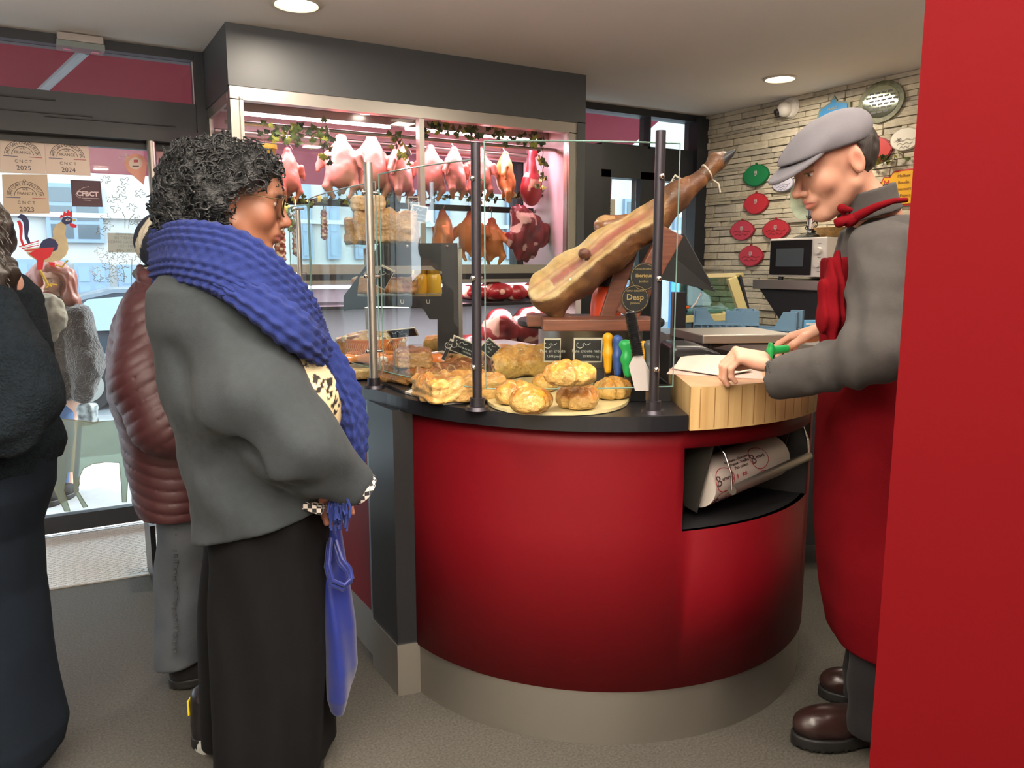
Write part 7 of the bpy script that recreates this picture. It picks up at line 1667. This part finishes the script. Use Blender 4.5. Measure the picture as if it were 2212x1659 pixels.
# ------------------------------------------------------------------ stickers and paintings on the door glass
YG = YF-.0065
def gp(px, py): v = ony(px, py, YG); return (v.x, v.z)
def gplane(name, label, cat, px, py, group=None, dy=0):
    v = ony(px, py, YG-dy); t = thing(name, label, cat, M=frame_mat(v, (1, 0, 0), (0, 0, 1)), group=group); return t, v
def gpoly(par, v, pts, m, name, z=0, th=.0006):
    q = [gp(*p) for p in pts]; return MB().poly([(x-v.x, zz-v.z) for x, zz in q], th, z0=z).build(name, m, par)
M_st = mat('sticker_cream', '#e2d2c2', .5); M_st2 = mat('sticker_tan', '#cbb89e', .5); M_ink = mat('sticker_ink', '#4a4248', .6); M_blu = mat('sticker_blue', '#3a3f6c', .5); M_rd = mat('sticker_red', '#a83848', .5)
def artisan(year, quad, m, label):
    cx, cy = sum(p[0] for p in quad)/4, sum(p[1] for p in quad)/4; t, v = gplane('window_sticker', label, 'sticker', cx, cy, 'artisan charcutier stickers on the door glass'); gpoly(t, v, quad, m, 'sheet')
    w_ = abs(gp(*quad[1])[0]-gp(*quad[0])[0]); R_ = w_*.345; yc = -.06*w_
    s_ = 'ARTISAN CHARCUTIER'
    for i, ch in enumerate(s_):
        if ch == ' ': continue
        a = math.radians(172-164*i/(len(s_)-1)); M_ = Matrix.Translation((R_*.98*math.cos(a), yc+R_*.98*math.sin(a)*.92, .0012)) @ Matrix.Rotation(a-PI/2, 4, 'Z'); link('lettering', text_mesh(ch, w_*.11, .0003), M_ink, t, M=M_)
    for rr in (R_*1.18, R_*.72):
        MB().tube([(rr*math.cos(a), yc+rr*math.sin(a)*.92, .001) for a in np.linspace(.05, PI-.05, 24)], .0011, n=4).build('arch', M_ink, t)
    MB().tube([(w_*.03*math.cos(a), yc+R_*1.14+w_*.03*math.sin(a), .001) for a in np.linspace(0, 2*PI, 12)[:-1]], .0009, n=4, closed=True).build('ring', M_ink, t)
    for tx, yy, s2 in (('DE', .19, .10), ('FRANCE', .07, .10), ('C N C T', -.16, .11), (year, -.33, .17)): link('lettering', text_mesh(tx, w_*s2, .0003), M_ink, t, M=Matrix.Translation((0, yy*w_+yc, .0012)))
    MB().span((-w_*.44, -.045*w_+yc, .0008), (-w_*.12, -.03*w_+yc, .0014)).build('blue_bar', M_blu, t); MB().span((w_*.14, -.045*w_+yc, .0008), (w_*.44, -.03*w_+yc, .0014)).build('red_bar', M_rd, t)
artisan('2025', [(0, 283), (96, 290), (99, 376), (0, 373)], M_st, 'ARTISAN CHARCUTIER sticker reading 2025, top left on the door glass')
artisan('2024', [(97, 290), (189, 296), (196, 380), (100, 376)], M_st, 'ARTISAN CHARCUTIER sticker reading 2024, right of the 2025 one')
artisan('2023', [(4, 377), (102, 377), (107, 461), (8, 462)], M_st2, 'ARTISAN CHARCUTIER sticker reading 2023, below the 2025 one')
t, v = gplane('window_sticker', 'dark maroon square sticker reading CFBCT on the door glass', 'sticker', 187, 418)
gpoly(t, v, [(152, 388), (217, 391), (222, 447), (156, 446)], mat('sticker_maroon', '#40202e', .5), 'sheet'); w_ = gp(217, 400)[0]-gp(152, 400)[0]
link('lettering', text_mesh('CFBCT', w_*.24, .0003, bold=.0012), mat('sticker_white', '#d8c8c8', .5), t, M=Matrix.Translation((.03*w_, -.02*w_, .0012)))
MB().tube([(w_*.1, .26*w_, .001), (-.1*w_, .2*w_, .001), (-.28*w_, .08*w_, .001), (-.36*w_, -.05*w_, .001), (-.28*w_, -.17*w_, .001), (-.2*w_, -.16*w_, .001)], .0012, n=4).build('outline', MATS['sticker_white'], t)
MB().span((-.1*w_, -.26*w_, .0008), (.12*w_, -.24*w_, .0012)).build('small_text', MATS['sticker_white'], t); MB().span((-.18*w_, -.18*w_, .0008), (.4*w_, -.165*w_, .0012)).build('small_text', MATS['sticker_white'], t)
t, v = gplane('window_sticker', 'salmon pink drop-shaped sticker with white disc on the door glass', 'sticker', 292, 362)
gpoly(t, v, [(268, 352), (272, 340), (284, 333), (298, 332), (311, 339), (318, 352), (316, 370), (310, 399), (290, 382), (274, 368)], mat('sticker_salmon', '#dca088', .5), 'sheet')
gpoly(t, v, [(293+15*math.cos(a), 353+13*math.sin(a)) for a in np.linspace(0, 2*PI, 20)[:-1]], M_st, 'disc', .0007); gpoly(t, v, [(289, 345), (298, 345), (298, 351), (289, 351)], M_rd, 'emblem', .0014); gpoly(t, v, [(286, 358), (300, 358), (300, 360), (286, 360)], M_ink, 'small_text', .0014)
t, v = gplane('opening_hours_sticker', 'grey reversed lettering notice low on the door glass right of the rooster', 'sticker', 270, 524)
gpoly(t, v, [(232, 503), (306, 505), (308, 546), (234, 545)], mat('sticker_grey', '#a9b4b0', .6), 'sheet')
for k, tx in enumerate(('HORAIRES', 'OUVERT DE', 'MARDI AU SAMEDI', '8H - 13H', '15H - 19H')):
    o = link('lettering', text_mesh(tx, .018, .0003), mat('grey_ink', '#7c8688', .6), t, M=Matrix.Translation((0, .042-k*.020, .0009))); o.scale = (-1, 1, 1)
t, v = gplane('pink_poster', 'pale pink poster stuck on the glass behind the steel door handle', 'poster', 340, 330); gpoly(t, v, [(315, 303), (384, 306), (384, 345), (318, 345)], mat('poster_pink', '#c9a8a4', .6), 'sheet')
# rooster painting
t, v = gplane('rooster_painting', 'cream, blue and red rooster painted on the door glass', 'painting', 110, 520)
M_cr = mat('paint_cream', '#d2c49c', .6, var=.2, vscale=20); M_bl = mat('paint_blue', '#232c58', .6); M_re = mat('paint_red', '#c81e2c', .6); M_yl = mat('paint_yellow', '#cdb04a', .6); M_wh = mat('paint_white', '#e6e0d4', .6)
gpoly(t, v, [(133, 478), (141, 482), (143, 492), (140, 505), (146, 522), (148, 538), (142, 552), (130, 562), (112, 566), (95, 566), (78, 562), (62, 552), (54, 540), (60, 535), (85, 535), (95, 520), (115, 512), (114, 500), (120, 486)], M_cr, 'body')
gpoly(t, v, [(62, 548), (80, 537), (118, 534), (108, 555), (95, 562), (92, 582), (80, 583), (79, 560)], M_re, 'thigh', .0014)
gpoly(t, v, [(84, 541), (86, 528), (94, 518), (106, 514), (118, 517), (126, 528), (124, 539), (114, 544), (95, 546)], M_bl, 'wing', .0008)
gpoly(t, v, [(132, 478), (136, 470), (146, 467), (155, 471), (156, 480), (150, 484), (140, 485)], M_bl, 'head', .0014)
gpoly(t, v, [(129, 472), (131, 463), (136, 465), (138, 456), (143, 460), (147, 453), (151, 458), (156, 454), (156, 470), (146, 466), (136, 469)], M_re, 'comb', .0010)
gpoly(t, v, [(150, 482), (157, 483), (166, 486), (165, 492), (156, 492), (151, 488)], M_re, 'wattle', .0016); gpoly(t, v, [(156, 472), (166, 475), (158, 480)], M_yl, 'beak', .0010); gpoly(t, v, [(141, 476), (146, 472), (152, 475), (147, 478)], M_wh, 'eye', .0022); gpoly(t, v, [(145.5, 473.5), (148, 473.5), (148, 476.5), (145.5, 476.5)], M_ink, 'pupil', .0029)
gpoly(t, v, [(36, 470), (45, 462), (55, 465), (62, 476), (63, 492), (60, 510), (67, 526), (60, 527), (53, 512), (52, 494), (50, 480), (44, 472)], M_bl, 'tail_feather'); gpoly(t, v, [(36, 478), (43, 476), (49, 486), (49, 500), (48, 515), (54, 532), (48, 532), (42, 515), (42, 498), (40, 486)], M_re, 'tail_feather')
for k in range(6): gpoly(t, v, [(40+k*3, 536+k*2.2-4), (84, 519+k*4.6), (84, 521+k*4.6), (42+k*3, 538+k*2.2-4)], M_re if k % 2 == 0 else M_wh, 'back_feather', .0009)
def gline(par, v, pts, r, m, name, z=.001, cl=False):
    q = [gp(*p) for p in pts]; return MB().tube([(x-v.x, zz-v.z, z) for x, zz in q], r, n=4, closed=cl).build(name, m, par)
gline(t, v, [(86, 583), (96, 600), (104, 616), (112, 619)], .006, M_yl, 'leg'); gline(t, v, [(100, 622), (110, 614), (124, 616)], .004, M_yl, 'foot'); gline(t, v, [(120, 572), (134, 577), (142, 566), (147, 562)], .004, M_yl, 'leg'); gpoly(t, v, [(104, 566), (118, 567), (119, 577), (110, 575)], M_re, 'shin', .0014)
# leafy tree and animal outlines
M_ol = mat('outline_olive', '#8f8f74', .7); M_olw = mat('outline_white', '#e8e6dc', .7)
t, v = gplane('tree_painting', 'pale outlined leafy tree painted on the door glass above the grey notice', 'painting', 275, 430)
TR = random.Random(4)
def squig(cx, cy, s, m):
    n = TR.randint(4, 6); ph = TR.uniform(0, 6); gline(t, v, [(cx+s*(1+.42*math.cos(n*a))*math.cos(a+ph), cy+s*.8*(1+.42*math.cos(n*a))*math.sin(a+ph)) for a in np.linspace(0, 2*PI*.9, 26)], .0013, m, 'leaf_outline')
for cx, cy in ((268, 342), (228, 388), (270, 392), (262, 410), (240, 430), (262, 428), (285, 448), (250, 450), (302, 418), (228, 470), (290, 478), (218, 500), (233, 488), (300, 475)): squig(cx, cy, 8.5, M_ol if cy > 380 else M_olw)
gline(t, v, [(270, 493), (270, 470), (264, 458)], .0016, M_ol, 'trunk_line'); gline(t, v, [(278, 493), (279, 475), (290, 462)], .0016, M_ol, 'trunk_line')
t, v = gplane('tree_painting', 'pale outlined leafy tree painted on the door glass below the grey notice', 'painting', 260, 590)
for cx, cy in ((215, 542), (238, 550), (258, 548), (275, 558), (245, 565), (232, 575), (250, 582), (205, 585), (212, 600), (240, 602), (262, 600), (300, 560), (225, 560), (268, 572), (296, 590)): squig(cx, cy, 8.5, M_olw if cx % 2 else M_ol)
gline(t, v, [(268, 610), (268, 590), (264, 575)], .0016, M_ol, 'trunk_line'); gline(t, v, [(284, 625), (285, 560)], .0016, M_ol, 'trunk_line')
t, v = gplane('cow_painting', 'frosted cow outline painted low on the door glass', 'painting', 190, 980)
M_fr = glass('frosted_paint', '#c8d8d0', refl=.2, haze=.35, hz='#cfd8cc')
cow = [(92, 915), (110, 906), (150, 906), (200, 912), (245, 908), (262, 898), (280, 905), (284, 930), (288, 955), (284, 985), (280, 1012), (276, 1040), (273, 1085), (264, 1085), (262, 1050), (258, 1000), (230, 998), (200, 1002), (180, 1012), (172, 1030), (168, 1060), (190, 1095), (180, 1097), (160, 1060), (158, 1020), (145, 1020), (138, 1060), (152, 1105), (140, 1105), (118, 1060), (108, 1030), (104, 990), (92, 950)]
gpoly(t, v, cow, M_fr, 'frosted_fill', -.0); gline(t, v, cow, .0016, M_ol, 'outline', .0008, True)
eb = onz(340, 1276, .002); o = MB().span((-.010, 0, 0), (.010, .26, .27)).build('dark_board', M_black); o.location = (eb.x, eb.y+.02, .0095); tag(o, 'thin dark board edge standing on the mat behind the faded jeans', 'board')
print('objects', len(bpy.data.objects))
